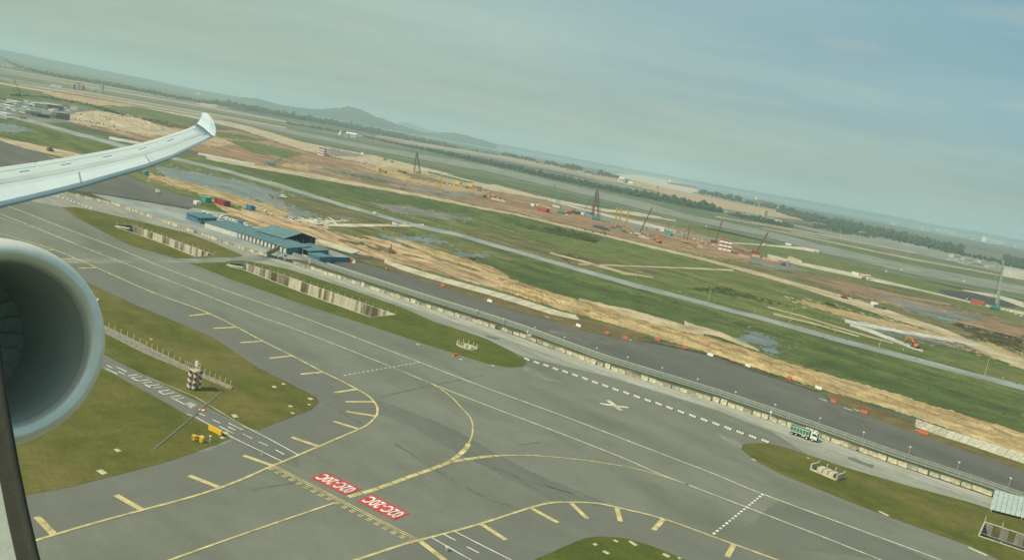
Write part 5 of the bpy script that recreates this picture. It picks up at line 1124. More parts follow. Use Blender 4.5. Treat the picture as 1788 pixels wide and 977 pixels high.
EXM = {m: excavator_meshes(m) for m in ("orange_paint", "yellow_paint", "rust_paint", "brown_body")}
def excavator(m, px, py, rz, s, label):
    D = EXM[m]; p = G(px, py); t = thing("excavator", label, "excavator", (p.x, p.y, ZL(8, p.y) + 0.2), rz); t.scale = (s,) * 3
    for y in (-1.05, 1.05): link("track", D["track"], t, (0, y, 0))
    for k in ("house", "boom", "arm", "bucket"): link(k, D[k], t)
    c = link("cab", D["cab"], t); link("window", D["window"], c)
excavator("rust_paint", 682, 442, UANG + 2.6, 1.0, "rusty orange excavator digging on the earth berm right of the blue sheds")
excavator("brown_body", 86, 264, UANG + 0.1, 1.15, "dark excavator with arched boom on the dirt track above the wing")
excavator("orange_paint", 1597, 607, UANG + 2.9, 1.15, "orange excavator working at the tip of the white chalk track")
excavator("rust_paint", 1474, 521, UANG + 1.0, 1.3, "small rusty excavator on the tan haul track near the field's middle")
excavator("yellow_paint", 672, 302, UANG + 3.0, 1.5, "yellow excavator beside the long grey pipes on the red earth")
excavator("brown_body", 672, 280, UANG + 0.3, 1.5, "brown excavator on the sand belt left of the tall green piling rig")
excavator("brown_body", 684, 284, UANG + 2.3, 1.3, "small brown excavator on the sand belt close to the tall green piling rig")
excavator("orange_paint", 1150, 424, UANG + 2.8, 1.5, "red excavator on bare ground right of the dark telescopic crane")
excavator("rust_paint", 846, 345, UANG + 1.4, 1.4, "dark rusty excavator beside the two slim yellow rigs")
excavator("orange_paint", 862, 346, UANG + 0.2, 1.6, "orange excavator with outstretched boom right of the slim yellow rigs")
excavator("orange_paint", 992, 374, UANG + 1.3, 1.7, "orange excavator with steep boom between the teal crane and blue tarpaulin")
excavator("rust_paint", 572, 272, UANG + 0.4, 1.2, "tiny brown excavator beside the far chequered block")
excavator("yellow_paint", 1225, 425, UANG + 2.2, 1.2, "yellow crawler machine at the foot of the first thin red crane")
excavator("brown_body", 1368, 463, UANG + 1.1, 1.2, "brown excavator on the pale haul road right of the orange drums")
excavator("rust_paint", 1508, 487, UANG + 0.1, 1.0, "small dark excavator near the chequered crates")

def crane(label, base, tip, col, boom="steel_dark", mast=None, w=1.5, thk=0.34, s=1.0, cat="crane", extra=(), body=True, lat=True, name="crawler_crane"):
    p = G(*base); y = p.y; t = thing(name, label, cat, (p.x, p.y, ZL(5, y)), 0); inv = Vector((p.x, p.y, ZL(5, y)))
    if body:
        for dy in (-1.7 * s, 1.7 * s): MB().box((0, dy, 0.55 * s), (6.4 * s, 1.0 * s, 1.1 * s)).build("track", "steel_dark", t)
        MB().box((-0.8 * s, 0, 2.1 * s), (6.6 * s, 3.4 * s, 1.9 * s)).build("house", col, t)
        c = MB().prism([(2.0, 1.2), (3.8, 1.2), (3.6, 3.4), (2.0, 3.6)], (s, 0, 0), (0, 0, s), (0, s, 0), -1.6, -0.3).build("cab", col, t)
        MB().box((3.74 * s, -0.95 * s, 2.6 * s), (0.06, 1.0 * s, 1.0 * s)).build("window", "window_dark", c)
        MB().box((-4.3 * s, 0, 2.0 * s), (0.9 * s, 3.2 * s, 1.9 * s)).build("counterweight", "concrete_grey", t)
    b0 = Vector((1.6 * s, 0, 1.6 * s)); tp = AY(tip[0], tip[1], y) - inv
    m = MB()
    if lat: m.lattice(b0, tp, w, thk)
    else:
        m.tube(b0, b0.lerp(tp, 0.55), w * 0.5, 8); m.tube(b0.lerp(tp, 0.5), tp, w * 0.36, 8)
    bo = m.build("boom", boom, t)
    MB().box(tp, (w * 0.9, w * 0.9, w * 1.2)).build("boom_head", boom, bo)
    m = MB()
    for e in (0, 0.35): m.bar(tp + Vector((e, 0, 0)), Vector((tp.x + e, tp.y, max(2.5, tp.z * 0.12))), 0.10)
    m.bar(Vector((-3 * s, 0, 3 * s)), tp, 0.11); m.build("cable", "steel_dark", t)
    for e in extra:
        q0 = AY(e[0][0], e[0][1], y) - inv; q1 = AY(e[1][0], e[1][1], y) - inv
        m = MB(); (m.lattice(q0, q1, w * 0.8, thk) if e[2] > 0.5 else m.bar(q0, q1, e[2])); m.build(e[3] if len(e) > 3 else "mast", boom, t)
crane("tall green piling crane standing alone on the red earth below the white depot", (731, 303), (728.5, 266), "teal_paint", "steel_dark", w=1.6, thk=0.5, s=1.1, extra=[((723, 302), (727, 268), 1, "leader"), ((733.5, 300), (728.5, 268), 0.4, "stay")])
crane("pair of slim yellow piling rigs side by side on bare earth", (767, 338), (771.5, 305), "yellow_paint", "yellow_paint", w=1.0, thk=0.34, s=0.7, extra=[((760, 336), (764, 316), 1, "leader")], cat="piling rig", name="piling_rig")
crane("pale green latticed crane standing left of the blue tarpaulin", (979, 373), (968, 322), "teal_paint", "teal_paint", w=1.1, thk=0.26, s=1.2, extra=[((973, 356), (970, 331), 0.7, "mast")])
crane("tallest dark piling crane with teal base and a slanting back stay", (1041, 384), (1043, 332), "teal_paint", "steel_dark", w=1.8, thk=0.55, s=1.35, extra=[((1035, 385), (1041, 334), 1, "leader"), ((1047, 380), (1044, 336), 0.4, "stay"), ((1050, 380), (1045, 336), 0.4, "stay"), ((1020, 366), (1037, 342), 0.5, "back_stay")])
crane("red upright steel mast beside the tallest dark piling crane", (1033, 376), (1035, 354), "red_paint", "red_paint", w=1.6, thk=0.6, body=False, cat="mast", name="piling_mast")
for i, (b, tp, lb) in enumerate((((1072, 399), (1078, 363), "leftmost of the three yellow piling masts"), ((1080, 397), (1085, 364), "middle one of the three yellow piling masts"), ((1090, 405), (1097, 367), "rightmost of the three yellow piling masts"))):
    crane(lb, b, tp, "rust_paint", "yellow_paint", w=1.2, thk=0.42, s=0.75, cat="piling rig", extra=[((b[0] + 2.5, b[1] - 12), (tp[0] + 2.5, tp[1] + 4), 0.4, "guide")], name="piling_rig")
crane("dark green telescopic mobile crane with its boom leaning right", (1113, 411), (1138, 364), "pale_paint", "dark_green_paint", w=1.3, s=0.95, lat=False, cat="mobile crane", name="mobile_crane")
crane("thin red lattice crane above a yellow base, leftmost of the red ones", (1196, 424), (1206, 388), "yellow_paint", "rust_paint", w=0.9, thk=0.24, s=1.0, extra=[((1193, 423), (1197, 402), 1, "mast")])
crane("thin red lattice crane rising behind the big chequered block", (1246, 424), (1261, 385), "maroon_paint", "maroon_paint", w=1.0, thk=0.28, s=1.1)
crane("thin red lattice crane right of the big chequered block", (1318, 442), (1341, 405), "red_paint", "maroon_paint", w=1.1, thk=0.30, s=1.2)
crane("tall teal lattice crane at the right beside the red open container", (1737, 540), (1752, 455), "teal_paint", "roof_pale_green", w=1.3, thk=0.24, s=1.15, extra=[((1739, 530), (1743, 509), 1, "mast"), ((1745, 530), (1751, 462), 0.22, "stay")])
crane("dark telescopic crane with a pale lower boom among the site offices", (36, 168), (25, 140), "pale_paint", "dark_green_paint", w=1.2, s=1.0, lat=False, cat="mobile crane", name="mobile_crane")
crane("small green crawler crane lying low on the far construction ground", (473, 288), (502, 270), "teal_paint", "teal_paint", w=1.2, thk=0.35, s=1.1)
crane("thin green mast on the grass strip right of the telescopic crane", (1166, 408), (1166, 385), "teal_paint", "teal_paint", w=0.9, thk=0.25, s=0.9, cat="piling rig", name="piling_rig")
crane("small grey rig on muddy ground below the tall green piling crane", (703, 330), (707, 320), "concrete_grey", "concrete_grey", w=0.8, thk=0.3, s=0.7, cat="piling rig", name="piling_rig")
crane("white crane leaning over the pale site sheds at the far left", (44, 190), (50, 180), "pale_paint", "pale_paint", w=1.0, s=0.9, lat=False, cat="mobile crane", name="mobile_crane")

# chequered and coloured site boxes
def chequer(px, py, wpx, hpx, nx, nz, label, rz=None, top="red_paint"):
    p = G(px, py); k = mpp(px, py); w, h = wpx * k, hpx * k; d = w * 0.8; t = thing("chequered_block", label, "block", (p.x, p.y, ZL(5, p.y)), UANG * 0.35 if rz is None else rz)
    MB().box((0, 0, h / 2), (w * 0.98, d * 0.98, h)).build("core", "maroon_paint", t)
    MB().box((0, 0, h + 0.1), (w, d, 0.3)).build("roof", top, t)
    for i in range(nx):
        for j in range(nz):
            a = MB().box((-w / 2 + (i + 0.5) * w / nx, -d / 2, (j + 0.45) * h / nz), (w / nx * 0.9, 0.3, h / nz * 0.6)); a.build("panel", "white_paint", t)
            MB().box((-w / 2, -d / 2 + (i + 0.5) * d / nx, (j + 0.45) * h / nz), (0.3, d / nx * 0.9, h / nz * 0.6)).build("panel", "white_paint", t)
            MB().box((w / 2, -d / 2 + (i + 0.5) * d / nx, (j + 0.45) * h / nz), (0.3, d / nx * 0.9, h / nz * 0.6)).build("panel", "white_paint", t)
    if nx > 2: MB().box((0, -d / 2 - 0.2, 0.2), (w * 1.1, 0.8, 0.5)).build("skirt", "red_paint", t)
chequer(1265, 438, 22, 19, 3, 3, "large red and white chequered block between the thin red cranes")
chequer(562, 272, 12, 12, 3, 3, "smaller red and white chequered block on the far construction ground")
def container(px, py, L, Wd, Hh, rz, mat, label, name="container", cat="container", openside=False, top=None, z=0.0):
    p = G(px, py); t = thing(name, label, cat, (p.x, p.y, ZL(8, p.y) + z), rz)
    b = MB().box((0, 0, Hh / 2), (L, Wd, Hh))
    n = max(4, int(L / 0.6))
    for i in range(n):
        for s in (-1, 1): b.box((-L / 2 + (i + 0.5) * L / n, s * (Wd / 2 + 0.02), Hh / 2), (L / n * 0.45, 0.08, Hh * 0.92))
    b.build("body", mat, t)
    fr = MB()
    for x in (-L / 2, L / 2):
        for y in (-Wd / 2, Wd / 2): fr.box((x, y, Hh / 2), (0.16, 0.16, Hh + 0.05))
    fr.build("corner_post", mat, t)
    if top: MB().box((0, 0, Hh + 0.08), (L * 1.02, Wd * 1.02, 0.14)).build("lid", top, t)
    for s in (-0.25, 0.25): MB().box((L / 2 + 0.03, s * Wd, Hh * 0.5), (0.05, Wd * 0.44, Hh * 0.85)).build("door", mat, t)
    if openside:
        for i in range(4): MB().box((-L / 2 + L * (i + 0.5) / 4, -Wd / 2 - 0.06, Hh * 0.28), (L / 8, 0.1, Hh * 0.4)).build("opening", "steel_dark", t)
A = UANG
container(388, 358, 13, 4.5, 3.6, A + 0.05, "maroon_paint", "long maroon container at the edge of the flooded ground, above the blue sheds", top="maroon_paint")
container(437, 366, 7, 3.2, 3.0, A, "blue_paint", "small blue grey container on the red mud, right of the maroon one")
container(948, 369, 15, 7, 4.5, A + 0.1, "red_paint", "bright red open container loaded with brown earth on the construction ground", openside=True, top="brown_body")
container(1707, 531, 13, 6, 4.0, A + 0.1, "red_paint", "red open container with brown load beside the tall teal crane", openside=True, top="rust_paint")
container(1029, 374, 9, 5, 3.5, A, "blue_paint", "blue covered box at the foot of the red mast", cat="site box", name="site_box")
container(1017, 375, 7, 4, 2.6, A, "white_paint", "white box left of the blue covered box", cat="site box", name="site_box")
container(1005, 373, 12, 6, 3.2, A, "dark_green_paint", "dark green tarpaulin covered box left of the white box", cat="site box", name="site_box")
container(931, 360, 6, 4, 3.0, A, "white_paint", "small white cabin left of the bright red open container", cat="cabin", name="site_cabin")
container(972, 362, 14, 3, 2.2, A, "pale_paint", "long white container behind the pale green latticed crane", cat="container")
container(702, 301, 18, 3, 2.2, A + 0.1, "dark_green_paint", "long dark green pipe bundle box on the red earth", cat="site box", name="site_box")
container(661, 300, 6, 5, 5.0, A, "yellow_paint", "yellow drum plant left of the dark green pipe bundle", cat="site plant", name="site_plant")
container(800, 321, 12, 4, 4.0, A, "yellow_paint", "left yellow gantry box on the pale haul road", cat="site box", name="site_box")
container(822, 326, 12, 4, 3.4, A, "yellow_paint", "right yellow gantry box behind the green machine", cat="site box", name="site_box")
container(812, 328, 9, 4, 3.0, A, "teal_paint", "green machine body between the two yellow gantry boxes", cat="site plant", name="site_plant")
container(836, 328, 12, 2, 1.6, A, "steel_dark", "long dark steel stack right of the yellow gantry boxes", cat="steel stack", name="steel_stack")
container(1158, 404, 5, 5, 4.5, A, "pale_paint", "square white cabin at the end of the pale haul road", cat="cabin", name="site_cabin")
container(1168, 411, 8, 4, 3.0, A, "teal_paint", "pale teal cabin below the square white cabin", cat="cabin", name="site_cabin")
container(1377, 428, 10, 4, 2.6, A, "white_paint", "white cabin beside the far runway, right of the red crane tip", cat="cabin", name="site_cabin")
container(1415, 438, 16, 3, 2.0, A, "pale_paint", "long low pale pipe stack beside the far runway", cat="pipe stack", name="pipe_stack")
container(1494, 480, 9, 4, 3.0, A, "pale_paint", "pale grey box left of the chequered crates", cat="site box", name="site_box")
chequer(1506, 484, 7, 7, 2, 2, "left crate of the pair of chequered crates on the pale haul road", top="maroon_paint")
chequer(1515, 486, 7, 8, 2, 2, "right crate of the pair of chequered crates on the pale haul road", top="maroon_paint")
_p = G(612, 458); _t = thing("site_gate", "red panel gate with white ends at the end of the blue boundary wall", "gate", _p.to_tuple(), A * 0.4)
MB().box((0, 0, 1.1), (2.4, 0.5, 2.2)).build("red_panel", "red_paint", _t)
for _x in (-2.0, 2.0): MB().box((_x, 0, 1.0), (1.5, 0.45, 2.0)).build("white_panel", "white_paint", _t); MB().box((_x, -0.26, 1.6), (1.4, 0.06, 0.3)).build("stripe", "red_paint", _t)
container(1527, 533, 6, 3, 2.6, A, "pale_paint", "pale box truck body on the tan haul track", cat="truck", name="box_truck")
container(1535, 538, 8, 3, 2.2, A, "steel_dark", "dark flatbed trailer on the tan haul track", cat="trailer", name="flatbed_trailer")
container(254, 305, 4.5, 3, 3.0, A, "teal_paint", "small teal pump box at the edge of the flooded ground below the wing", cat="pump", name="pump_box")
container(344, 357, 5, 3, 2.2, A, "white_paint", "white pickup body left of the teal machine", cat="pickup", name="pickup_truck")
container(360, 352, 7, 4, 3.2, A, "teal_paint", "teal green machine left of the maroon container", cat="site plant", name="site_plant")

# ------------------------------------------------------------------ blue roofed sheds
def shed(label, a, b, depth, h0, h1, kind="mono", wall="wall_blue", roof="roof_blue", front="wall_blue", over=0.6, open_front=False, posts=0, open_end=False, cat="shed", name="shed", sheets=0):
    """a, b: pixel positions of the near side's two ground corners; the body runs depth metres away from the viewer"""
    A_, B_ = G(*a), G(*b); d = (B_ - A_); L = d.length; t = thing(name, label, cat, ((A_ + B_) / 2).to_tuple(), math.atan2(d.y, d.x)); t.location.z = ZL(7, A_.y)
    hw = L / 2; w = 0.12
    if not open_front: MB().box((0, 0, h0 / 2), (L, w, h0)).build("front_wall", front, t)
    MB().box((0, depth, h1 / 2), (L, w, h1)).build("back_wall", wall, t)
    for s in (-1, 1):
        if open_end and s > 0: continue
        MB().prism([(0.06, 0), (depth - 0.06, 0), (depth - 0.06, h1), (0.06, h0)] if kind == "mono" else [(0.06, 0), (depth - .06, 0), (depth - .06, h1), (depth / 2, max(h0, h1) + depth * 0.12), (0.06, h0)], (0, 1, 0), (0, 0, 1), (1, 0, 0), s * hw - w / 2, s * hw + w / 2).build("side_wall", wall, t)
    def plane(y0, z0, y1, z1):
        m = MB(); n = max(3, int(L / 0.9)); S = L + 2 * over; dv = Vector((0, y1 - y0, z1 - z0)); nr = Vector((0, -dv.z, dv.y)).normalized()
        m.prism([(y0, z0), (y1, z1), (y1 + nr.y * 0.1, z1 + nr.z * 0.1), (y0 + nr.y * 0.1, z0 + nr.z * 0.1)], (0, 1, 0), (0, 0, 1), (1, 0, 0), -S / 2, S / 2)
        for i in range(n + 1):
            x = -S / 2 + S * i / n; m.bar(Vector((x, y0, z0)) + nr * 0.13, Vector((x, y1, z1)) + nr * 0.13, 0.10, 0.08)
        m.build("roof", roof, t)
    if kind == "mono":
        sl = (h1 - h0) / depth; plane(-over, h0 - sl * over + 0.05, depth + over, h1 + sl * over + 0.05)
    else:
        rz_ = max(h0, h1) + depth * 0.12; sl = (rz_ - h0) / (depth / 2); plane(-over, h0 - sl * over + 0.05, depth / 2, rz_ + 0.05)
        sl2 = (rz_ - h1) / (depth / 2); plane(depth / 2 + 0.02, rz_ + 0.05, depth + over, h1 - sl2 * over + 0.05)
    pm = MB().box((0, 0, h0 / 2), (0.22, 0.22, h0)).mesh("post", "rail_grey")
    for i in range(posts): link("post", pm, t, (-hw + 0.3 + (L - 0.6) * i / max(1, posts - 1), -0.18, 0))
    if sheets:
        sm = MB().box((0, 0, h0 * 0.5), (L / sheets * 0.55, 0.05, h0 * 0.8)).mesh("wall_sheet", "sheet_white")
        for i in range(sheets): link("wall_sheet", sm, t, (-hw + L * (i + 0.5) / sheets, -0.12, 0))
    return t, L
t, L = shed("small blue office shed with wide windows, leftmost of the blue roofed sheds", (325, 382.5), (350, 391), 10, 3.4, 3.9, over=1.0)
for i in range(4): MB().box((-L / 2 + L * (i + 0.5) / 4, -0.08, 1.9), (L / 5.5, 0.06, 1.3)).build("window", "window_dark" if i == 3 else "blue_paint", t)
MB().box((L / 2 + 0.08, 3, 1.1), (0.06, 1.1, 2.2)).build("door", "dark_green_paint", t)
shed("long low blue roofed workshop with a smooth white front wall", (357, 397), (414, 415), 16, 3.0, 4.0, front="sheet_white")
shed("long low blue roofed workshop with open bays and white curtains between posts", (415, 415.5), (500, 444), 15, 3.2, 4.2, open_front=True, posts=14, sheets=13)
t, L = shed("tall blue gabled hall with an open dark end, biggest of the blue sheds", (447, 417), (494, 431), 24, 4.7, 4.5, kind="gable", over=0.8, open_end=True)
for x in (0.15, 0.4, 0.62, 0.85): MB().box((L / 2 - 0.3, 24 * x, 2.3), (0.35, 0.35, 4.6)).build("post", "wall_blue", t)
MB().box((L / 2 - 6, 12, 1.3), (6, 5, 2.6)).build("stored_crate", "concrete_grey", t)
t, L = shed("open blue canopy with a lean-to end wall, right of the gabled hall", (508, 438), (539, 449.5), 12, 3.3, 4.2, open_front=True, posts=4)
for i, x in enumerate((-0.3, 0.0, 0.28)): MB().box((L * x, 5, 1.2), (2.6, 3.5, 2.2)).build("stored_tank", ["sheet_white", "concrete_grey", "sheet_white"][i], t)
shed("low teal blue box shed at the near end of the blue sheds", (537, 452), (557, 459), 8, 2.8, 3.1, over=0.3)
# boundary wall
A_, B_ = G(557, 456.5), G(610, 457.5); d = B_ - A_; t = thing("boundary_wall", "long dark teal boundary wall running from the blue sheds to the red gate", "wall", A_.to_tuple(), math.atan2(d.y, d.x)); L = d.length; n = int(L / 2.4)
pm = MB().box((0, 0, 1.3), (L / n - 0.06, 0.12, 2.6)).mesh("wall_panel", "wall_blue"); pp = MB().box((0, 0, 1.35), (0.16, 0.22, 2.75)).mesh("post", "wall_blue")
for i in range(n): link("wall_panel", pm, t, ((i + 0.5) * L / n, 0, 0)); link("post", pp, t, (i * L / n, 0, 0))

# parked vehicles and round tank behind the sheds
def van(px, py, mat, label, L=4.8, h=1.9, rz=None):
    p = G(px, py); t = thing("parked_van", label, "van", (p.x, p.y, ZL(8, p.y)), UANG + R.uniform(-0.3, 0.3) if rz is None else rz)
    MB().prism([(-L / 2, 0.4), (L / 2, 0.4), (L / 2, 1.0), (L * 0.36, 1.15), (L * 0.24, h), (-L / 2, h)], (1, 0, 0), (0, 0, 1), (0, 1, 0), -0.9, 0.9).build("body", mat, t)
    for x in (-L * 0.3, L * 0.3):
        for y in (-0.85, 0.85): wheel(t, x, y, 0.36, 0.25)
    MB().box((L * 0.05, -0.92, 1.45), (L * 0.5, 0.03, 0.5)).build("side_window", "window_dark", t)
    MB().add([(L * 0.365, -0.8, 1.18), (L * 0.365, 0.8, 1.18), (L * 0.245, 0.75, h - 0.06), (L * 0.245, -0.75, h - 0.06)], [(0, 1, 2, 3)]).build("windscreen", "window_dark", t)
for i, (x, y, m, lb) in enumerate(((357, 375, "white_paint", "white van parked beyond the small blue office shed"), (366, 378, "pale_paint", "pale flat loaded van behind the small blue office shed"), (386, 382, "white_paint", "white box van behind the long workshop roof, leftmost there"), (396, 385, "white_paint", "white car second from left behind the long workshop roof"), (405, 388, "pale_paint", "pale car in the middle behind the long workshop roof"), (411, 390, "white_paint", "white car third from right behind the long workshop roof"), (420, 392, "blue_paint", "blue van parked behind the long workshop roof"), (431, 395, "pale_paint", "cream van parked at the left end of the gabled hall"),
    (496, 345, "white_paint", "white van near the flooded ground above the track"), (553, 388, "white_paint", "white van where the pale access track begins"), (690, 393, "white_paint", "white van on the pale access track by the grey road"), (655, 374.5, "white_paint", "white vehicle driving on the grey perimeter road"), (275, 337, "pale_paint", "small white car at the corner of the dark asphalt yard"), (1335, 428, "white_paint", "white van on the grass track beside the far runway"))):
    van(x, y, m, lb, L=4.8 if y > 360 else 6.0)
p = G(569, 446); t = thing("dish_tank", "white round tank standing in the yard right of the blue canopy", "tank", p.to_tuple()); MB().tube((0, 0, 0), (0, 0, 2.2), 2.0, 20).build("shell", "sheet_white", t); MB().tube((0, 0, 2.2), (0, 0, 2.8), 2.0, 20, 0.3).build("cone_top", "sheet_white", t)
# gate posts at the break in the barrier
for i, (x, y) in enumerate(((497, 452), (511, 452), (465, 432), (540, 460))):
    p = G(x, y); t = thing("gate_post", ["white gate post left of the gap in the barrier row", "white gate post right of the gap in the barrier row", "pale post in front of the workshop by the tipping truck", "pale post below the teal box shed"][i], "post", p.to_tuple()); MB().box((0, 0, 1.4), (0.7, 0.25, 2.8)).build("post", "pale_paint", t); MB().box((0, 0, 2.9), (0.8, 0.35, 0.2)).build("cap", "post_white", t)

# ------------------------------------------------------------------ low barricades, plastic barriers
def barricades():
    pts = [(920, 628), (937, 634), (953.5, 639), (970, 645), (987, 650), (1004, 656), (1021.5, 662), (1039, 668.5), (1057, 674.5), (1075, 681), (1093.5, 687), (1112, 693.5), (1131, 700), (1150, 706), (1169, 713), (1189, 720), (1209, 727), (1229.5, 734), (1250, 741), (1271, 748.5), (1292, 756), (1314, 763.5), (1336, 771)]
    left = [(102, 343.5), (111, 346.5), (118, 349), (124, 351.5), (130.5, 354), (138, 356.5), (144.5, 359), (151, 361), (159, 364.5)]
    red = MB().box((0, 0, 0.07), (2.5, 0.5, 0.14)).mesh("base", "barricade_pink"); wt = MB().prism([(-0.30, 0.14), (0.30, 0.14), (0.22, 0.55), (-0.22, 0.55)], (0, 1, 0), (0, 0, 1), (1, 0, 0), -0.29, 0.29).mesh("block", "white_paint")
    rm = MB().prism([(-0.2, 0.14), (0.2, 0.14), (0.14, 0.4), (-0.14, 0.4)], (0, 1, 0), (0, 0, 1), (1, 0, 0), -0.11, 0.11).mesh("connector", "barricade_pink")
    for i, (x, y) in enumerate(pts + left):
        p = G(x, y + 0.6); isr = i < len(pts); t = thing("low_barricade", "low red and white barricade in the broken line " + ("near the tip of the middle island" if i < 8 else "above the white cross" if i < 15 else "near the tip of the right island") if isr else "low white barricade in the short row below the wing", "barricade", (p.x, p.y, ZL(11, p.y)), UANG + 0.04 + R.uniform(-0.05, 0.05), ("barricades by the middle island" if i < 8 else "barricades above the cross" if i < 15 else "barricades by the right island") if isr else "barricades below the wing")
        link("base", red, t)
        for k in range(3): link("block", wt, t, (-0.9 + 0.9 * k, 0, 0))
        for k in range(2): link("connector", rm, t, (-0.45 + 0.9 * k, 0, 0))
barricades()
def plastic_barrier(px, py, w, mat, label):
    p = G(px, py); t = thing("plastic_barrier", label, "barrier", (p.x, p.y, ZL(9, p.y)), UANG + R.uniform(-0.15, 0.25)); n = 3
    for i in range(n):
        MB().prism([(-0.45, 0), (0.45, 0), (0.42, 0.35), (0.16, 0.6), (0.14, 1.15), (-0.14, 1.15), (-0.16, 0.6), (-0.42, 0.35)], (0, 1, 0), (0, 0, 1), (1, 0, 0), -w / 2 + i * w / n + 0.04, -w / 2 + (i + 1) * w / n - 0.04).build("segment", mat, t)
for x, y, w, m, lb in ((675, 470, 1.8, "red_plastic", "red plastic barrier on the dry verge at the start of the retaining wall"), (773, 500, 2.6, "red_plastic", "red plastic barrier below the middle of the left retaining wall"),
    (1060, 583, 2.6, "red_plastic", "first red plastic barrier right of the white one at the wall's end"), (1092, 591, 2.6, "red_plastic", "red plastic barrier at the tip of the left dry verge"), (1148, 594, 2.8, "red_plastic", "red plastic barrier between the dry verge tip and the berm"), (1196, 608, 2.4, "red_plastic", "red plastic barrier left of the two white ones on the asphalt edge"),
    (1378, 662, 2.2, "red_plastic", "red plastic barrier right of the two white ones on the asphalt edge"), (1455, 702, 2.2, "red_plastic", "flat red plastic barrier at the left tip of the right dry verge"), (1509, 721, 2.6, "red_plastic", "bright red plastic barrier halfway along the right dry verge"), (1612, 757, 3.2, "red_plastic", "long red plastic barrier below the right retaining wall"),
    (855, 527, 2.8, "white_paint", "white plastic barrier on the asphalt left of the retaining wall's end"), (1010, 570, 3.0, "white_paint", "white plastic barrier just past the left retaining wall's end"), (1240, 621, 2.8, "white_paint", "left one of the two white plastic barriers on the asphalt edge"), (1306, 640, 2.6, "white_paint", "right one of the two white plastic barriers on the asphalt edge"), (1429, 679, 3.0, "white_paint", "white plastic barrier just left of the right dry verge")):
    plastic_barrier(x, y, w, m, lb)
for x, y, L_ in ((955, 554, 3), (1099, 593, 3), (1437, 698, 3.2), (1480, 714, 3.5), (1604, 752, 2.2), (1495, 716, 2.6)):
    p = G(x, y); o = MB().box((0, 0, 0.08), (L_, 0.5, 0.16)).build("pale_kerb", "concrete_pale"); o.location = (p.x, p.y, ZL(9, p.y)); o.rotation_euler = (0, 0, UANG); tag(o, "short pale kerb piece lying at the edge of the dark asphalt", "kerb", "kerb pieces by the dark asphalt")

# ------------------------------------------------------------------ red and white aerial tower, signs, small things
def aerial():
    p = G(336, 680); k = mpp(336, 680); t = thing("aerial_tower", "red and white lattice aerial tower on the left mown island", "tower", (p.x, p.y, ZL(13, p.y)), UANG + 0.2); h = 34 * k; w = 16 * k
    for i, (x, y) in enumerate(((-w / 2, -w / 4), (w / 2, -w / 4), (-w / 2, w / 2), (w / 2, w / 2), (0, -w * 0.45), (0, w * 0.1))):
        lg = MB().tube((x, y, 0), (x, y, h), 0.13, 8).build("leg", "maroon_paint", t)
        for j in range(3): MB().tube((x, y, h * (0.10 + j * 0.30)), (x, y, h * (0.10 + j * 0.30) + h * 0.15), 0.30, 8).build("white_band", "white_paint", lg)
        for j in range(3): MB().tube((x, y, h * (0.26 + j * 0.30)), (x, y, h * (0.26 + j * 0.30) + h * 0.11), 0.26, 8).build("red_band", "maroon_paint", lg)
    m = MB(); cs = [(-w / 2, -w / 4), (w / 2, -w / 4), (w / 2, w / 2), (-w / 2, w / 2)]
    for a in range(4):
        b = (a + 1) % 4
        for j in range(4): m.bar((*cs[a], h * j / 4 + .2), (*cs[b], h * (j + 1) / 4), 0.12); m.bar((*cs[a], h * (j + 1) / 4), (*cs[b], h * (j + 1) / 4), 0.14)
    m.build("bracing", "maroon_paint", t)
    m = MB(); m.box((0, w * 0.12, h + 0.06), (w * 1.15, w * 0.95, 0.16)); m.build("platform", "concrete_pale", t)
    m = MB()
    for s in (-1, 1): m.bar((-w * .57, w * .12 + s * w * .47, h + 1), (w * .57, w * .12 + s * w * .47, h + 1), 0.08); m.bar((s * w * .57, -w * .35, h + 1), (s * w * .57, w * .59, h + 1), 0.08)
    m.build("handrail", "maroon_paint", t)
    MB().box((0, 0.3, h * 0.2), (w * 0.35, 1.0, h * 0.36)).build("equipment_box", "pale_paint", t)
    m = MB().tube((0.3, 0, h), (0.3, 0, h + 1.6), 0.08, 6); m.box((0.3, 0, h + 1.9), (0.7, 0.4, 1.3), 0.5); m.build("white_antenna", "white_paint", t)
    m = MB(); x0 = w * 0.45
    for z_ in (0.4, 1.3, 2.2): m.bar((x0 - .8, 0, h + z_), (x0 + 0.9, 0, h + z_), 0.12)
    for x in (-0.8, 0, 0.9): m.bar((x0 + x, 0, h), (x0 + x, 0, h + 2.3), 0.12)
    m.build("grid_antenna", "concrete_pale", t)
aerial()
def taxi_sign(a, b, hpx, label, panels):
    A_, B_ = G(*a), G(*b); d = B_ - A_; L = d.length; h = hpx * mpp(*a); t = thing("taxiway_sign", label, "sign", (A_.x, A_.y, ZL(13, A_.y)), math.atan2(d.y, d.x))
    MB().box((L / 2, 0.2, h / 2 + 0.1), (L, 0.4, h)).build("housing", "sign_yellow", t)
    n = len(panels)
    for i, (bg, fg, glyph) in enumerate(panels):
        x = L * (i + 0.5) / n; MB().box((x, -0.02, h / 2 + 0.1), (L / n * 0.92, 0.04, h * 0.9)).build("panel", bg, t)
        m = MB()
        for (x0, z0, x1, z1) in glyph: m.bar((x + x0 * L / n, -0.05, h / 2 + 0.1 + z0 * h), (x + x1 * L / n, -0.05, h / 2 + 0.1 + z1 * h), 0.10, 0.02)
        if glyph: m.build("symbol", fg, t)
    for x in (0.15, 0.85): MB().box((L * x, 0.2, 0.05), (0.2, 0.5, 0.12)).build("foot", "concrete_pale", t)
HH = [(-0.2, -0.25, -0.2, 0.25), (0.2, -0.25, 0.2, 0.25), (-0.2, 0, 0.2, 0)]
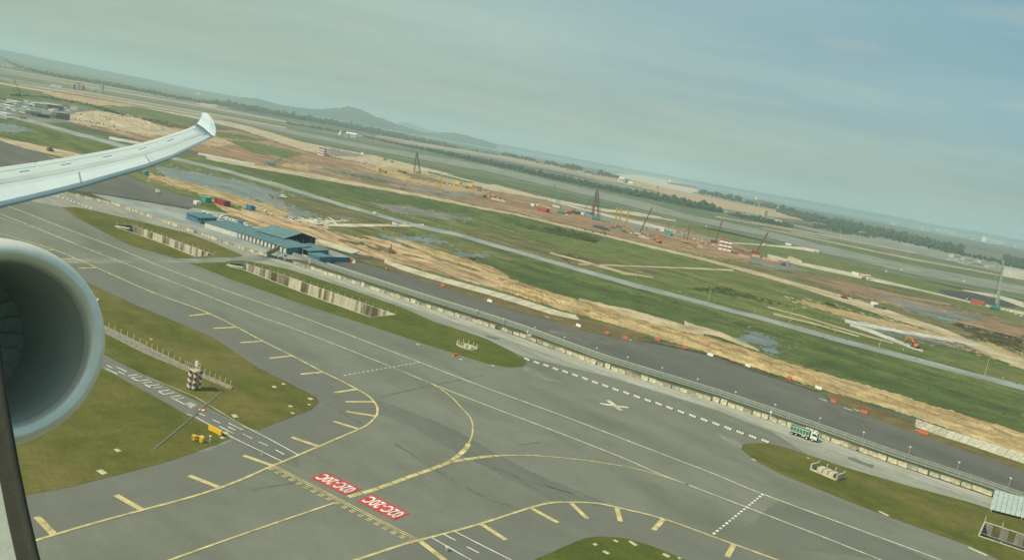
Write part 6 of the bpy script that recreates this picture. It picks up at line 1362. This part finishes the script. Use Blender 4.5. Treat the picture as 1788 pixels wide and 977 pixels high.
taxi_sign((334, 768.5), (353.5, 774.5), 9, "yellow and black taxiway sign, the lower left one of the pair", [("sign_yellow", "sign_black", HH), ("sign_black", "sign_yellow", [(-0.15, -0.2, 0.15, -0.2), (-0.15, 0.2, 0.15, 0.2), (-.15, -.2, -.15, .2), (.15, -.2, .15, .2)]), ("sign_yellow", "orange_paint", [(-0.25, 0, 0.25, 0), (0.05, 0.2, 0.25, 0), (0.05, -0.2, 0.25, 0)])])
taxi_sign((363, 751), (385, 762), 8.5, "plain yellow back of a taxiway sign, the upper right one of the pair", [])
def small(name, label, cat, px, py, parts, L=13, rz=0.0, group=None):
    p = G(px, py); t = thing(name, label, cat, (p.x, p.y, ZL(L, p.y)), rz, group)
    for n_, m_, bx in parts: MB().box(*bx).build(n_, m_, t)
    return t
small("edge_marker", "thin white marker post in the grass right of the yellow signs", "marker", 366, 772, [("stake", "post_white", ((0, 0, 0.6), (0.18, 0.18, 1.2))), ("head", "white_paint", ((0, 0, 1.3), (0.4, 0.4, 0.3)))])
small("edge_marker", "small white marker stake on the service road's edge by the taxiway line", "marker", 456, 796, [("stake", "post_white", ((0, 0, 0.5), (0.18, 0.18, 1.0))), ("head", "concrete_pale", ((0, 0, 1.1), (0.35, 0.35, 0.25)))])
small("edge_marker", "small cream marker on the service road at the bottom edge of the picture", "marker", 779, 962, [("stake", "concrete_cream", ((0, 0, 0.3), (0.4, 0.4, 0.6))), ("head", "white_paint", ((0, 0, 0.75), (0.6, 0.4, 0.3)))])
small("wind_cone_box", "small white light fixture in the grass beside the engine cowling", "light fixture", 168, 526, [("body", "white_paint", ((0, 0, 0.5), (1.6, 0.7, 0.7))), ("head", "orange_paint", ((-0.4, 0, 1.1), (0.5, 0.4, 0.5)))])
small("taxi_light_box", "orange sign box seen from behind at the edge of the middle island", "sign", 795, 623, [("body", "orange_paint", ((0, 0, 0.6), (1.6, 0.6, 1.0))), ("foot", "concrete_pale", ((0, 0, 0.06), (1.8, 0.9, 0.12)))], rz=0.5)
small("junction_box", "white and cream junction box standing in the barrier row near the oval sump", "junction box", 922, 590, [("body", "concrete_pale", ((0.8, 0, 0.8), (2.0, 1.0, 1.6))), ("post", "post_white", ((-0.9, 0, 1.1), (0.2, 0.2, 2.2))), ("head", "white_paint", ((-0.9, 0, 2.3), (0.6, 0.6, 0.5)))], rz=UANG)
small("junction_box", "white junction box with a post in the barrier row behind the dump truck", "junction box", 1346, 733, [("body", "concrete_dull", ((0.5, 0, 0.6), (1.6, 1.0, 1.2))), ("post", "post_white", ((-0.5, 0, 1.2), (0.2, 0.2, 2.4))), ("head", "white_paint", ((-0.5, 0, 2.5), (0.8, 0.6, 0.5)))], rz=UANG)
# slit trench across the left islands
pp = [G(388, 683), G(338, 727), G(268, 786)]
for s in (-0.16, 0.16):
    m = MB()
    for i in range(2):
        d = (pp[i + 1] - pp[i]).normalized(); nn = Vector((-d.y, d.x, 0)); m.bar(pp[i] + nn * s + Vector((0, 0, 0.24)), pp[i + 1] + nn * s + Vector((0, 0, 0.24)), 0.07, 0.07)
    tag(m.build("cable_duct_kerb", "steel_dark" if s > 0 else "concrete_dull"), "dark narrow kerb of the cable duct crossing the left islands" if s > 0 else "dull pale kerb of the cable duct crossing the left islands", "kerb")
line("cable_duct", [(388, 683), (338, 727), (268, 786)], 0.22, "concrete_wall_dark", 16, smooth=0)

# corrugated sheet canopy at the right edge
def canopy():
    a, b, c, d = G(1727, 893), G(1734, 866), G(1890, 935), G(1890, 905)
    t = thing("sheet_canopy", "pale green corrugated sheet roof leaning beside the barrier at the right edge", "canopy", (a.x, a.y, 0)); inv = Vector((a.x, a.y, 0)); m = 18
    for i in range(m):
        f0, f1 = i / m, (i + 0.93) / m
        A0, A1, B0, B1 = a.lerp(c, f0), a.lerp(c, f1), b.lerp(d, f0), b.lerp(d, f1)
        z0, z1 = 0.9, 2.1 + 0.05 * (i % 2)
        vs = [A0 - inv + Vector((0, 0, z0)), A1 - inv + Vector((0, 0, z0)), B1 - inv + Vector((0, 0, z1)), B0 - inv + Vector((0, 0, z1))]
        MB().add(vs + [v - Vector((0, 0, 0.08)) for v in vs], [(0, 1, 2, 3), (4, 7, 6, 5), (0, 4, 5, 1), (1, 5, 6, 2), (2, 6, 7, 3), (3, 7, 4, 0)]).build("roof_sheet", "roof_pale_green", t)
    for f in (0.02, 0.35, 0.7):
        q = a.lerp(c, f) - inv; MB().box((q.x, q.y, 0.45), (0.2, 0.2, 0.9)).build("post", "rail_grey", t)
        q = b.lerp(d, f) - inv; MB().box((q.x, q.y, 1.0), (0.2, 0.2, 2.0)).build("post", "rail_grey", t)
    m = MB()
    for j in range(1, 4):
        p0, p1 = a.lerp(b, j / 4) - inv, c.lerp(d, j / 4) - inv; z_ = 0.9 + 1.2 * j / 4 + 0.10; m.bar(p0 + Vector((0, 0, z_)), p1 + Vector((0, 0, z_)), 0.12)
    m.build("batten", "sheet_white", t)
canopy()

# tall curved lamp posts along the perimeter road
def lamp_post(base, top, label, arm=True, grp=None):
    p = G(*base); h = (AY(top[0], top[1], p.y)).z; t = thing("lamp_post", label, "lamp post", (p.x, p.y, 0), 0, grp)
    MB().tube((0, 0, 0), (0, 0, h * 0.93), 0.16, 8, 0.11).build("pole", "rail_grey", t)
    m = MB(); pts_ = [(0, 0, h * 0.93), (0.25, 0, h * 0.97), (0.8, 0, h), (2.0, 0, h * 1.005)]
    for i in range(3): m.tube(pts_[i], pts_[i + 1], 0.1, 6)
    m.build("arm", "rail_grey", t); MB().box((2.2, 0, h), (1.0, 0.35, 0.18)).build("lamp_head", "lamp_head", t)
for b, tp, lb in (((1236, 527), (1241, 500), "curved lamp post beside the grey perimeter road, left of the big flooded patch"), ((1378, 563), (1382, 537), "curved lamp post with a bent arm in the middle of the perimeter road"), ((1719, 655), (1724, 622), "thin lamp post beside the perimeter road near the right edge"), ((1535, 606), (1539, 590), "short pale lamp post below the chalk track"),
    ((1110, 487), (1112, 474), "short lamp post on the field above the perimeter road"), ((786, 404), (789, 385), "thin lamp post where the pale access track meets the grey road"), ((700, 378), (703, 362), "thin lamp post beside the upper perimeter road"), ((1518, 407), (1519, 392), "tall lamp post in front of the distant forest belt"), ((484, 307), (485, 291), "thin lamp post above the flooded ground")):
    lamp_post(b, tp, lb)
stk = MB().box((0, 0, 0.5), (0.3, 0.3, 1.0)).mesh("marker_stake", "post_white")
for x, y in ((1187, 510), (1247, 527), (1281, 534), (1318, 545), (1382, 559), (1422, 571), (1458, 580), (1535, 602), (1577, 611), (1751, 661), (1006, 450), (1040, 458), (965, 436), (880, 420)):
    p = G(x, y); o = link("marker_stake", stk, None, (p.x, p.y, 0.1)); tag(o, "small white marker stake in the grass along the perimeter road", "marker", "white stakes along the perimeter road")
for x, y, lb in ((1547, 475, "white aerodrome light on the grass before the far runway"), (1574, 472, "second white aerodrome light nearer the far runway's edge"), (1683, 492, "white aerodrome light on the grass left of the teal crane's tip"), (1468, 414, "cream aerodrome box on the grass by the far apron"), (1233, 396, "small white box at the runway edge above the red cranes")):
    small("aerodrome_light", lb, "light", x, y, [("body", "white_paint", ((0, 0, 0.9), (2.0, 2.0, 1.4))), ("mast", "post_white", ((0, 0, 2.6), (0.4, 0.4, 3.4)))], L=4)

for i, (x, y, w, h, m) in enumerate(((1090, 408, 26, 1.2, "dirt_brown"), (1050, 399, 30, 1.6, "trench_dark"), (1205, 431, 20, 1.2, "dirt_brown"), (1300, 449, 24, 1.6, "dirt_brown"), (1346, 455, 30, 2.0, "dirt_tan"), (948, 359, 22, 1.6, "dirt_brown"), (1125, 415, 22, 1.0, "dirt_tan"), (1225, 432, 14, 1.2, "dirt_orange"), (1320, 448, 14, 1.8, "dirt_orange"), (870, 350, 26, 1.2, "dirt_tan"))):
    mound("spoil_heap", m, [(x - w / 2, y - 2.5 - w * 0.11), (x, y - 2.8), (x + w / 2, y - 1 + w * 0.11)], [(x - w / 2, y - w * 0.11), (x, y + 1.5), (x + w / 2, y + 1 + w * 0.11)], h * 1.6, 30, 7, 0.5, 5, edge=0.5, label=["low brown spoil heap below the yellow piling masts", "dark trench spoil bank left of the yellow piling masts", "brown spoil heap left of the thin red cranes' clutter", "brown spoil heap right of the chequered block", "tan spoil heap behind the orange drums", "brown earth heap behind the bright red open container", "tan heap beneath the dark telescopic crane", "orange heap just left of the chequered block", "orange heap at the foot of the rightmost red crane", "tan heap right of the slim yellow rigs"][i], cat="spoil heap")
# orange drums beside the red crane
dm = MB().tube((0, 0, 0), (0, 0, 1.5), 0.7, 10).mesh("orange_drum", "orange_paint")
for i in range(18):
    x = 1334 + i * 1.9; y = 452 + i * 0.55 + (i % 2) * 1.2; p = G(x, y); o = link("orange_drum", dm, None, (p.x, p.y, 0.1)); o.scale = (1.1, 1.1, R.uniform(0.8, 1.2)); tag(o, "orange drum in the dense row right of the red lattice crane", "drum", "orange drums on the construction ground")

# loose materials on the construction ground: each a thing of its own
def clutter():
    rr = random.Random(77)
    box = {m: MB().box((0, 0, 0.5), (1, 1, 1)).mesh("material_stack", m) for m in ("white_paint", "pale_paint", "steel_dark", "rust_paint", "red_paint", "brown_body", "teal_paint", "concrete_grey", "yellow_paint", "maroon_paint")}
    nm = {"white_paint": "white", "pale_paint": "pale", "steel_dark": "dark steel", "rust_paint": "rusty", "red_paint": "red", "brown_body": "brown", "teal_paint": "teal", "concrete_grey": "grey", "yellow_paint": "yellow", "maroon_paint": "maroon"}
    zones = [("scattered between the thin red cranes and the chequered block", 1212, 1252, 418, 432, 22, ("steel_dark", "white_paint", "maroon_paint", "concrete_grey", "yellow_paint", "red_paint")), ("lying right of the large chequered block", 1280, 1332, 434, 450, 34, ("maroon_paint", "red_paint", "steel_dark", "rust_paint", "brown_body")),
             ("around the yellow piling masts", 1062, 1140, 398, 414, 22, ("brown_body", "pale_paint", "rust_paint", "steel_dark")), ("along the excavated strip below the far runway", 1120, 1200, 398, 408, 12, ("rust_paint", "white_paint", "brown_body")), ("on the red earth below the far chequered block", 570, 880, 270, 344, 26, ("rust_paint", "pale_paint", "steel_dark", "brown_body", "white_paint")),
             ("near the bright red open container", 925, 1000, 355, 378, 16, ("white_paint", "concrete_grey", "rust_paint")), ("by the red open container at the right", 1680, 1788, 520, 552, 14, ("white_paint", "pale_paint", "concrete_grey")), ("in the yard behind the blue sheds", 450, 560, 368, 396, 18, ("pale_paint", "white_paint", "brown_body", "steel_dark")),
             ("in front of the tan sand stockpiles", 84, 200, 200, 222, 44, ("white_paint", "rust_paint", "brown_body", "pale_paint", "steel_dark", "red_paint")), ("on the runway sand belt below the white depot", 555, 640, 258, 270, 10, ("steel_dark", "white_paint", "brown_body")), ("along the earth berm and verge", 420, 470, 352, 370, 10, ("pale_paint", "white_paint", "steel_dark"))]
    for w, x0, x1, y0, y1, n, ms in zones:
        for i in range(int(n * (2.1 if 1050 < x0 < 1300 else 1.5))):
            f = rr.random(); x = x0 + (x1 - x0) * f; y = y0 + (y1 - y0) * f + rr.uniform(-2.0, 2.0)
            m = rr.choice(ms); p = G(x, y); s = mpp(x, y); o = link("material_stack", box[m], None, (p.x, p.y, ZL(5, p.y)), UANG + rr.uniform(-0.6, 0.6))
            o.scale = (s * rr.uniform(1.0, 4.2), s * rr.uniform(1.0, 2.0), s * rr.uniform(0.6, 2.2)); tag(o, f"small {nm[m]} material stack {w}", "material stack", "material stacks " + w)
clutter()

# ------------------------------------------------------------------ site offices far left, far buildings, ships
def building(px, py, wpx, dpx, hpx, rz, wall, roof, label, rows=1, cols=4, name="building", cat="building", gable=False, win="window_dark", dm=None):
    p = G(px, py); k = mpp(px, py); w, h = wpx * k, hpx * k; d = dm or dpx * k; t = thing(name, label, cat, (p.x, p.y, ZL(5, p.y)), rz)
    MB().box((0, d / 2, h / 2), (w, d, h)).build("wall", wall, t)
    r = MB()
    if gable: r.prism([(-0.3, h), (d + 0.3, h), (d / 2, h + d * 0.16)], (0, 1, 0), (0, 0, 1), (1, 0, 0), -w / 2 - 0.4, w / 2 + 0.4)
    else: r.box((0, d / 2, h + 0.15), (w * 1.02 + 0.4, d * 1.02 + 0.4, 0.4))
    r.build("roof", roof, t)
    for j in range(rows):
        for i in range(cols): MB().box((-w / 2 + w * (i + 0.5) / cols, -0.06, h * (j + 0.55) / rows), (w / cols * 0.55, 0.1, h / rows * 0.4)).build("window", win, t)
    return t
rz0 = UANG * 0.6
B = building
B(75, 188, 26, 0, 7.5, rz0, "grey_building", "pale_building", "large grey site office block among the white cabins", 2, 8, dm=26)
B(56, 186, 14, 0, 7, rz0, "pale_building", "white_paint", "white two storey site office left of the large grey block", 2, 5, dm=18)
B(104, 187, 16, 0, 4, rz0, "sheet_white", "dark_green_paint", "white louvred plant building with a dark top, right of the grey block", 1, 8, dm=14)
B(126, 190, 26, 0, 4, rz0, "pale_paint", "concrete_grey", "row of pale site plant sheds ending near the sand stockpiles", 1, 12, dm=14)
B(38, 197, 18, 0, 6, rz0, "roof_pale_green", "rail_grey", "pale green warehouse with a cream band at the left", 1, 3, dm=22)
B(60, 203, 18, 0, 5, rz0, "dark_green_paint", "dark_green_paint", "dark green netted shed below the large grey block", 1, 3, dm=16)
B(95, 206, 14, 0, 10, rz0, "brown_body", "concrete_grey", "brown scaffolded cube left of the sand stockpiles", 3, 4, dm=18)
B(85, 205, 5, 0, 7, rz0, "concrete_cream", "concrete_pale", "narrow cream tower at the left side of the scaffolded cube", 2, 1, dm=12)
B(20, 180, 28, 0, 4, rz0, "pale_paint", "white_paint", "long white cabin row, uppermost at the far left edge", 1, 10, dm=10)
B(8, 187, 26, 0, 4, rz0, "pale_building", "white_paint", "long pale cabin row behind the leftmost yard", 1, 9, dm=10)
B(22, 193, 12, 0, 3, rz0, "white_paint", "pale_paint", "small white cabin left of the pale green warehouse", 1, 4, dm=9)
B(4, 200, 22, 0, 3, rz0, "white_paint", "white_paint", "low white cabin row touching the left picture edge", 1, 7, dm=9)
B(45, 178, 12, 0, 3, rz0, "white_paint", "concrete_grey", "small white cabin below the dark telescopic crane", 1, 4, dm=9)
B(118, 178, 10, 0, 2.5, rz0, "brown_body", "rust_paint", "low brown shed behind the white louvred plant building", 1, 3, dm=9)
B(6, 207, 18, 0, 2.5, rz0, "pale_paint", "rail_grey", "low grey roofed shed nearest the perimeter road at the left edge", 1, 5, dm=9)
B(30, 206, 14, 0, 2.5, rz0, "concrete_pale", "rust_paint", "rust roofed shed below the pale green warehouse", 1, 4, dm=9)
B(93, 151, 10, 0, 4.5, 0.0, "white_paint", "brown_body", "white framed building with a dark roof beyond the grass strip", 1, 3, dm=16)
B(103, 153, 7, 0, 3.5, 0.0, "white_paint", "pale_paint", "small white building right of the white framed one", 1, 2, dm=12)
B(125, 156, 6, 0, 9, 0.0, "rust_paint", "pale_paint", "left tall red brown building shell beyond the runway sand", 3, 2, dm=12, win="pale_paint")
B(133, 155, 6, 0, 10, 0.0, "pale_building", "rust_paint", "middle tall pale building shell beyond the runway sand", 3, 2, dm=12)
B(141, 157, 5, 0, 8, 0.0, "rust_paint", "pale_paint", "right tall building shell of the three beyond the runway sand", 3, 2, dm=12, win="pale_paint")
B(174, 162, 6, 0, 15, 0.0, "pale_building", "grey_building", "solitary square tower with a dark overhanging top", 4, 1, name="tower", cat="tower", dm=14)
B(158, 158, 10, 0, 2, 0.0, "pale_building", "white_paint", "low white roof left of the solitary square tower", 1, 2, dm=20)
B(345, 165, 8, 0, 4, 0.0, "white_paint", "rust_paint", "small white and red building above the wingtip", 1, 2, dm=20)
B(8, 116, 26, 0, 2.5, -0.1, "pale_building", "white_paint", "long white roofed terminal at the far left horizon", 1, 3, dm=60)
B(33, 120, 18, 0, 1.5, -0.1, "pale_building", "white_paint", "lower white roof right of the long horizon terminal", 1, 2, dm=50)
B(192, 149, 22, 0, 1.6, -0.1, "pale_building", "white_paint", "long flat white roof beyond the solitary square tower", 1, 3, dm=50)
# white depot beyond the runway
p = G(594, 236); k = mpp(594, 236); t = thing("storage_tank", "round white tank left of the white depot beyond the runway", "tank", p.to_tuple()); MB().tube((0, 0, 0), (0, 0, 5 * k), 2.5 * k, 20).build("shell", "white_paint", t); MB().tube((0, 0, 5 * k), (0, 0, 7 * k), 1.9 * k, 20, 1.2 * k).build("dome", "white_paint", t); MB().box((-2.6 * k, 0, 1 * k), (3 * k, 3 * k, 2 * k)).build("annex", "white_paint", t)
B(612, 239, 18, 0, 5, 0.0, "white_paint", "white_paint", "tall stepped white hall in the middle of the white depot", 1, 4, dm=30, gable=True)
B(604, 239, 7, 0, 6, 0.0, "pale_building", "white_paint", "square white block at the left side of the stepped hall", 2, 2, dm=30)
B(625, 240, 12, 0, 4, 0.0, "pale_building", "white_paint", "low white wing right of the stepped hall", 1, 4, dm=25)
B(634, 242, 14, 0, 2.0, 0.0, "concrete_grey", "pale_building", "flat pale canopy at the right end of the white depot", 1, 3, dm=25)
for i, (x, y, w) in enumerate(((752, 263, 9), (760, 265.5, 9), (768, 268, 9), (777, 270, 9), (786, 272.5, 9), (840, 285, 12), (850, 287, 10), (858, 288.5, 8), (924, 303, 9), (966, 311.5, 8), (979, 315, 8), (992, 317.5, 8), (1004, 320, 9), (1066, 332, 12), (1078, 334, 10), (1090, 336.5, 10), (1147, 350.5, 8), (1161, 353.5, 8), (1176, 357, 8), (1191, 360, 9))):
    p = G(x, y); k = mpp(x, y); o = MB(); ww = w * k
    t = thing("revetment_shed", "pale roofed open shed in the row along the scrub belt beside the far runway", "shed", (p.x, p.y, ZL(5, p.y)), UANG * 0.9, "open sheds along the scrub belt")
    MB().prism([(0, 2.2 * k), (ww * 0.9, 1.0 * k), (ww * 0.9, 0.8 * k), (0, 1.9 * k)], (0, 1, 0), (0, 0, 1), (1, 0, 0), -ww / 2, ww / 2).build("roof", "pale_building", t)
    for sx in (-0.45, 0.45): MB().box((ww * sx, ww * 0.45, 0.9 * k), (0.8, ww * 0.8, 1.6 * k)).build("side_wall", "concrete_grey", t)
B(1085, 318, 9, 0, 6, 0.0, "white_paint", "white_paint", "white curved frame structure on the bare sand before the sea", 1, 2, dm=40, gable=True)
B(1094, 320, 6, 0, 7, 0.0, "grey_building", "pale_building", "grey block in the middle of the sand structures", 2, 2, dm=40)
B(1101, 323, 7, 0, 3, 0.0, "white_paint", "white_paint", "white sloping conveyor shed right of the grey sand block", 1, 2, dm=40, gable=True)
B(1148, 331, 4, 0, 6, 0.0, "concrete_cream", "rust_paint", "small cream tower on the bare sand near the ship", 2, 1, dm=30)
B(1032, 305, 20, 0, 3, -0.05, "white_paint", "white_paint", "long white roof between the shore trees", 1, 6, dm=60)
B(1239, 342, 10, 0, 3, 0.0, "white_paint", "white_paint", "white roof showing between shore trees on the right", 1, 3, dm=50)
B(1310, 355, 22, 0, 3, -0.05, "white_paint", "white_paint", "wide white roof behind the shore trees right of the ship", 1, 6, dm=60)
B(1326, 359, 14, 0, 2.5, -0.05, "pale_building", "white_paint", "second white roof farther right behind the shore trees", 1, 4, dm=60)
B(1362, 366, 12, 0, 3, -0.05, "white_paint", "white_paint", "white roof at the left end of the forest belt", 1, 4, dm=60)
B(1305, 379, 14, 0, 4, 0.0, "pale_building", "white_paint", "white stepped plant building on sand, left one", 1, 4, dm=20)
B(1320, 381, 12, 0, 4, 0.0, "white_paint", "white_paint", "white stepped plant building on sand, middle one", 1, 4, dm=20)
B(1336, 380, 5, 0, 12, 0.1, "concrete_cream", "pale_paint", "tall cream silo tower of the stepped plant", 3, 1, name="silo", cat="silo", dm=14)
B(1347, 384, 10, 0, 3, 0.0, "white_paint", "white_paint", "low white shed right of the cream silo tower", 1, 3, dm=20)
B(1361, 387, 9, 0, 2, 0.0, "white_paint", "white_paint", "lowest white shed at the right end of the stepped plant", 1, 3, dm=20)
B(1508, 409, 10, 0, 4, 0.0, "concrete_cream", "concrete_pale", "cream cube building in front of the forest belt", 1, 2, dm=30)
B(1428, 390, 16, 0, 1, -0.1, "white_paint", "white_paint", "thin white wall left of the cream cube building", 1, 3, dm=20)
B(1715, 452, 60, 0, 17, UANG * 0.55, "grey_building", "grey_building", "very large plain grey hangar at the right before the forest", 1, 1, dm=70, win="grey_building", name="hangar", cat="hangar")
t = B(1790, 489, 70, 0, 16, UANG * 0.5, "pale_building", "sheet_white", "long pale ribbed hangar cut by the right picture edge", 1, 14, dm=30, win="sheet_white", name="hangar", cat="hangar")
B(1675, 452, 22, 0, 5, 0.0, "pale_building", "concrete_pale", "cream flat building left of the large grey hangar", 1, 5, dm=24)
B(1692, 456, 16, 0, 4, 0.0, "concrete_cream", "pale_paint", "cream annex at the foot of the large grey hangar", 1, 4, dm=20)
B(1725, 461, 26, 0, 4, 0.0, "pale_building", "concrete_pale", "long cream building in front of the large grey hangar", 1, 7, dm=20)
B(1706, 463, 20, 0, 3, 0.0, "concrete_grey", "rail_grey", "low grey roofed building nearest the far apron", 1, 5, dm=18)
B(1775, 461, 22, 0, 3, 0.0, "concrete_dull", "concrete_grey", "low dull building between the two hangars", 1, 5, dm=18)
B(1735, 425, 30, 0, 9, 0.0, "white_paint", "white_paint", "white factory complex above the treetops at the right", 2, 6, dm=60)
B(1655, 405, 34, 0, 3, -0.1, "white_paint", "white_paint", "long white roof above the forest belt", 1, 6, dm=60)
for i, (x, y, w, h) in enumerate(((945, 266, 8, 3), (958, 269, 10, 2), (975, 272, 8, 2), (990, 275.5, 6, 2), (1100, 296, 8, 2.5), (1112, 298, 6, 2), (1020, 281, 6, 2), (1455, 361, 8, 3), (1470, 364, 6, 2), (1580, 382, 14, 5), (1594, 385, 10, 4), (1608, 388, 5, 3))):
    B(x, y, w, 0, h, -0.15, "pale_building", "white_paint", "pale building on the hazy far shore beyond the sea", 1, 2, dm=80)["group"] = "pale buildings on the hazy far shore"
for i, (x, y, w, h) in enumerate(((620, 205, 5, 2), (637, 207, 4, 1.5), (652, 211, 4, 2), (668, 216, 5, 1.5), (640, 214, 6, 1.5), (690, 222, 5, 1.5), (700, 226, 4, 1.5), (610, 209, 4, 1.5))):
    B(x, y + 3, w, 0, h, -0.15, "pale_building", "white_paint", "pale building at the foot of the tall hill across the water", 1, 2, dm=60)["group"] = "pale buildings below the hill"

_rb = random.Random(5)
for i in range(26):
    x = _rb.uniform(0, 142); y = 171 + x * 0.13 + _rb.uniform(0, 16) + (4 if x < 60 else 0)
    B(x, y, _rb.uniform(5, 12), 0, _rb.uniform(1.6, 3.2), rz0 + _rb.uniform(-0.1, 0.1), _rb.choice(["white_paint", "pale_paint", "sheet_white", "concrete_grey"]), _rb.choice(["white_paint", "pale_building", "rail_grey", "white_paint"]), "small pale cabin crowded among the site offices " + ("at the left picture edge" if x < 35 else "left of the large grey block" if x < 62 else "around the large grey block" if x < 95 else "towards the sand stockpiles"), 1, 3, dm=8, cat="cabin", name="site_cabin")["group"] = "cabins " + ("at the left edge" if x < 35 else "left of the grey block" if x < 62 else "around the grey block" if x < 95 else "towards the stockpiles")
for i in range(22):
    x = _rb.uniform(1560, 1788); y = hz(x) + _rb.uniform(13, 18)
    B(x, y, _rb.uniform(5, 14), 0, _rb.uniform(1.5, 3.5), -0.15, "pale_building", _rb.choice(["white_paint", "pale_building"]), "pale building beyond the forest belt in the haze at the right", 1, 3, dm=60)["group"] = "pale buildings beyond the forest belt"
for i in range(18):
    x = _rb.uniform(1650, 1770); y = 450 + (x - 1650) * 0.14 + _rb.uniform(-2, 8)
    B(x, y, _rb.uniform(5, 12), 0, _rb.uniform(1.5, 3), UANG * 0.5, _rb.choice(["pale_building", "white_paint", "concrete_grey"]), _rb.choice(["white_paint", "pale_building", "rail_grey"]), "low pale building in the cluster before the large grey hangar", 1, 3, dm=16)["group"] = "low buildings before the grey hangar"
def ship(px, py, Lpx, label, hull, sup):
    p = G(px, py); k = mpp(px, py); L = Lpx * k; w = L * 0.14; h = 2.6 * k; t = thing("cargo_ship", label, "ship", (p.x, p.y, 0), 0.28)
    MB().prism([(-L / 2, 0), (L * 0.46, 0), (L / 2, h), (-L / 2 * 1.01, h)], (1, 0, 0), (0, 0, 1), (0, 1, 0), -w / 2, w / 2).build("hull", hull, t)
    MB().box((-L * 0.42, 0, h + 1.6 * k), (L * 0.09, w * 0.8, 3.2 * k)).build("superstructure", sup, t); MB().box((-L * 0.45, 0, h + 4 * k), (L * 0.03, w * 0.3, 1.6 * k)).build("funnel", sup, t)
    for i in range(5): MB().box((-L * 0.3 + i * L * 0.15, 0, h + 0.3 * k), (L * 0.10, w * 0.7, 0.5 * k)).build("hatch", hull, t)
    m = MB(); m.bar((L * 0.42, 0, h), (L * 0.42, 0, h + 1.8 * k), 0.4 * k * 0.5); m.build("foremast", hull, t)
ship(1192, 325, 56, "long dark hulled cargo ship with white stern house at anchor", "maroon_paint", "white_paint")
ship(1336, 354, 42, "second dark cargo ship partly behind the shore trees", "maroon_paint", "white_paint")
ship(1066, 302, 14, "small pale boat on the water left of the cargo ship", "pale_paint", "white_paint")

# ------------------------------------------------------------------ haze: one closed box of air round everything
def haze(density):
    m = bpy.data.materials.new("haze_air"); m.use_nodes = True; nt = m.node_tree; nt.nodes.remove(nt.nodes["Principled BSDF"])
    v = nt.nodes.new("ShaderNodeVolumePrincipled"); v.inputs["Color"].default_value = (0.74, 0.93, 0.97, 1); v.inputs["Density"].default_value = density; v.inputs["Anisotropy"].default_value = 0.1
    nt.links.new(v.outputs[0], nt.nodes["Material Output"].inputs["Volume"])
    o = MB().box((0, 0, 130), (52000, 52000, 272)).build("haze", None); o.data.materials.append(m); o["kind"] = "stuff"; o["label"] = "pale green grey haze over the airfield and the sea"
    o.location = (0, 0, 0)
haze(1.1e-4)
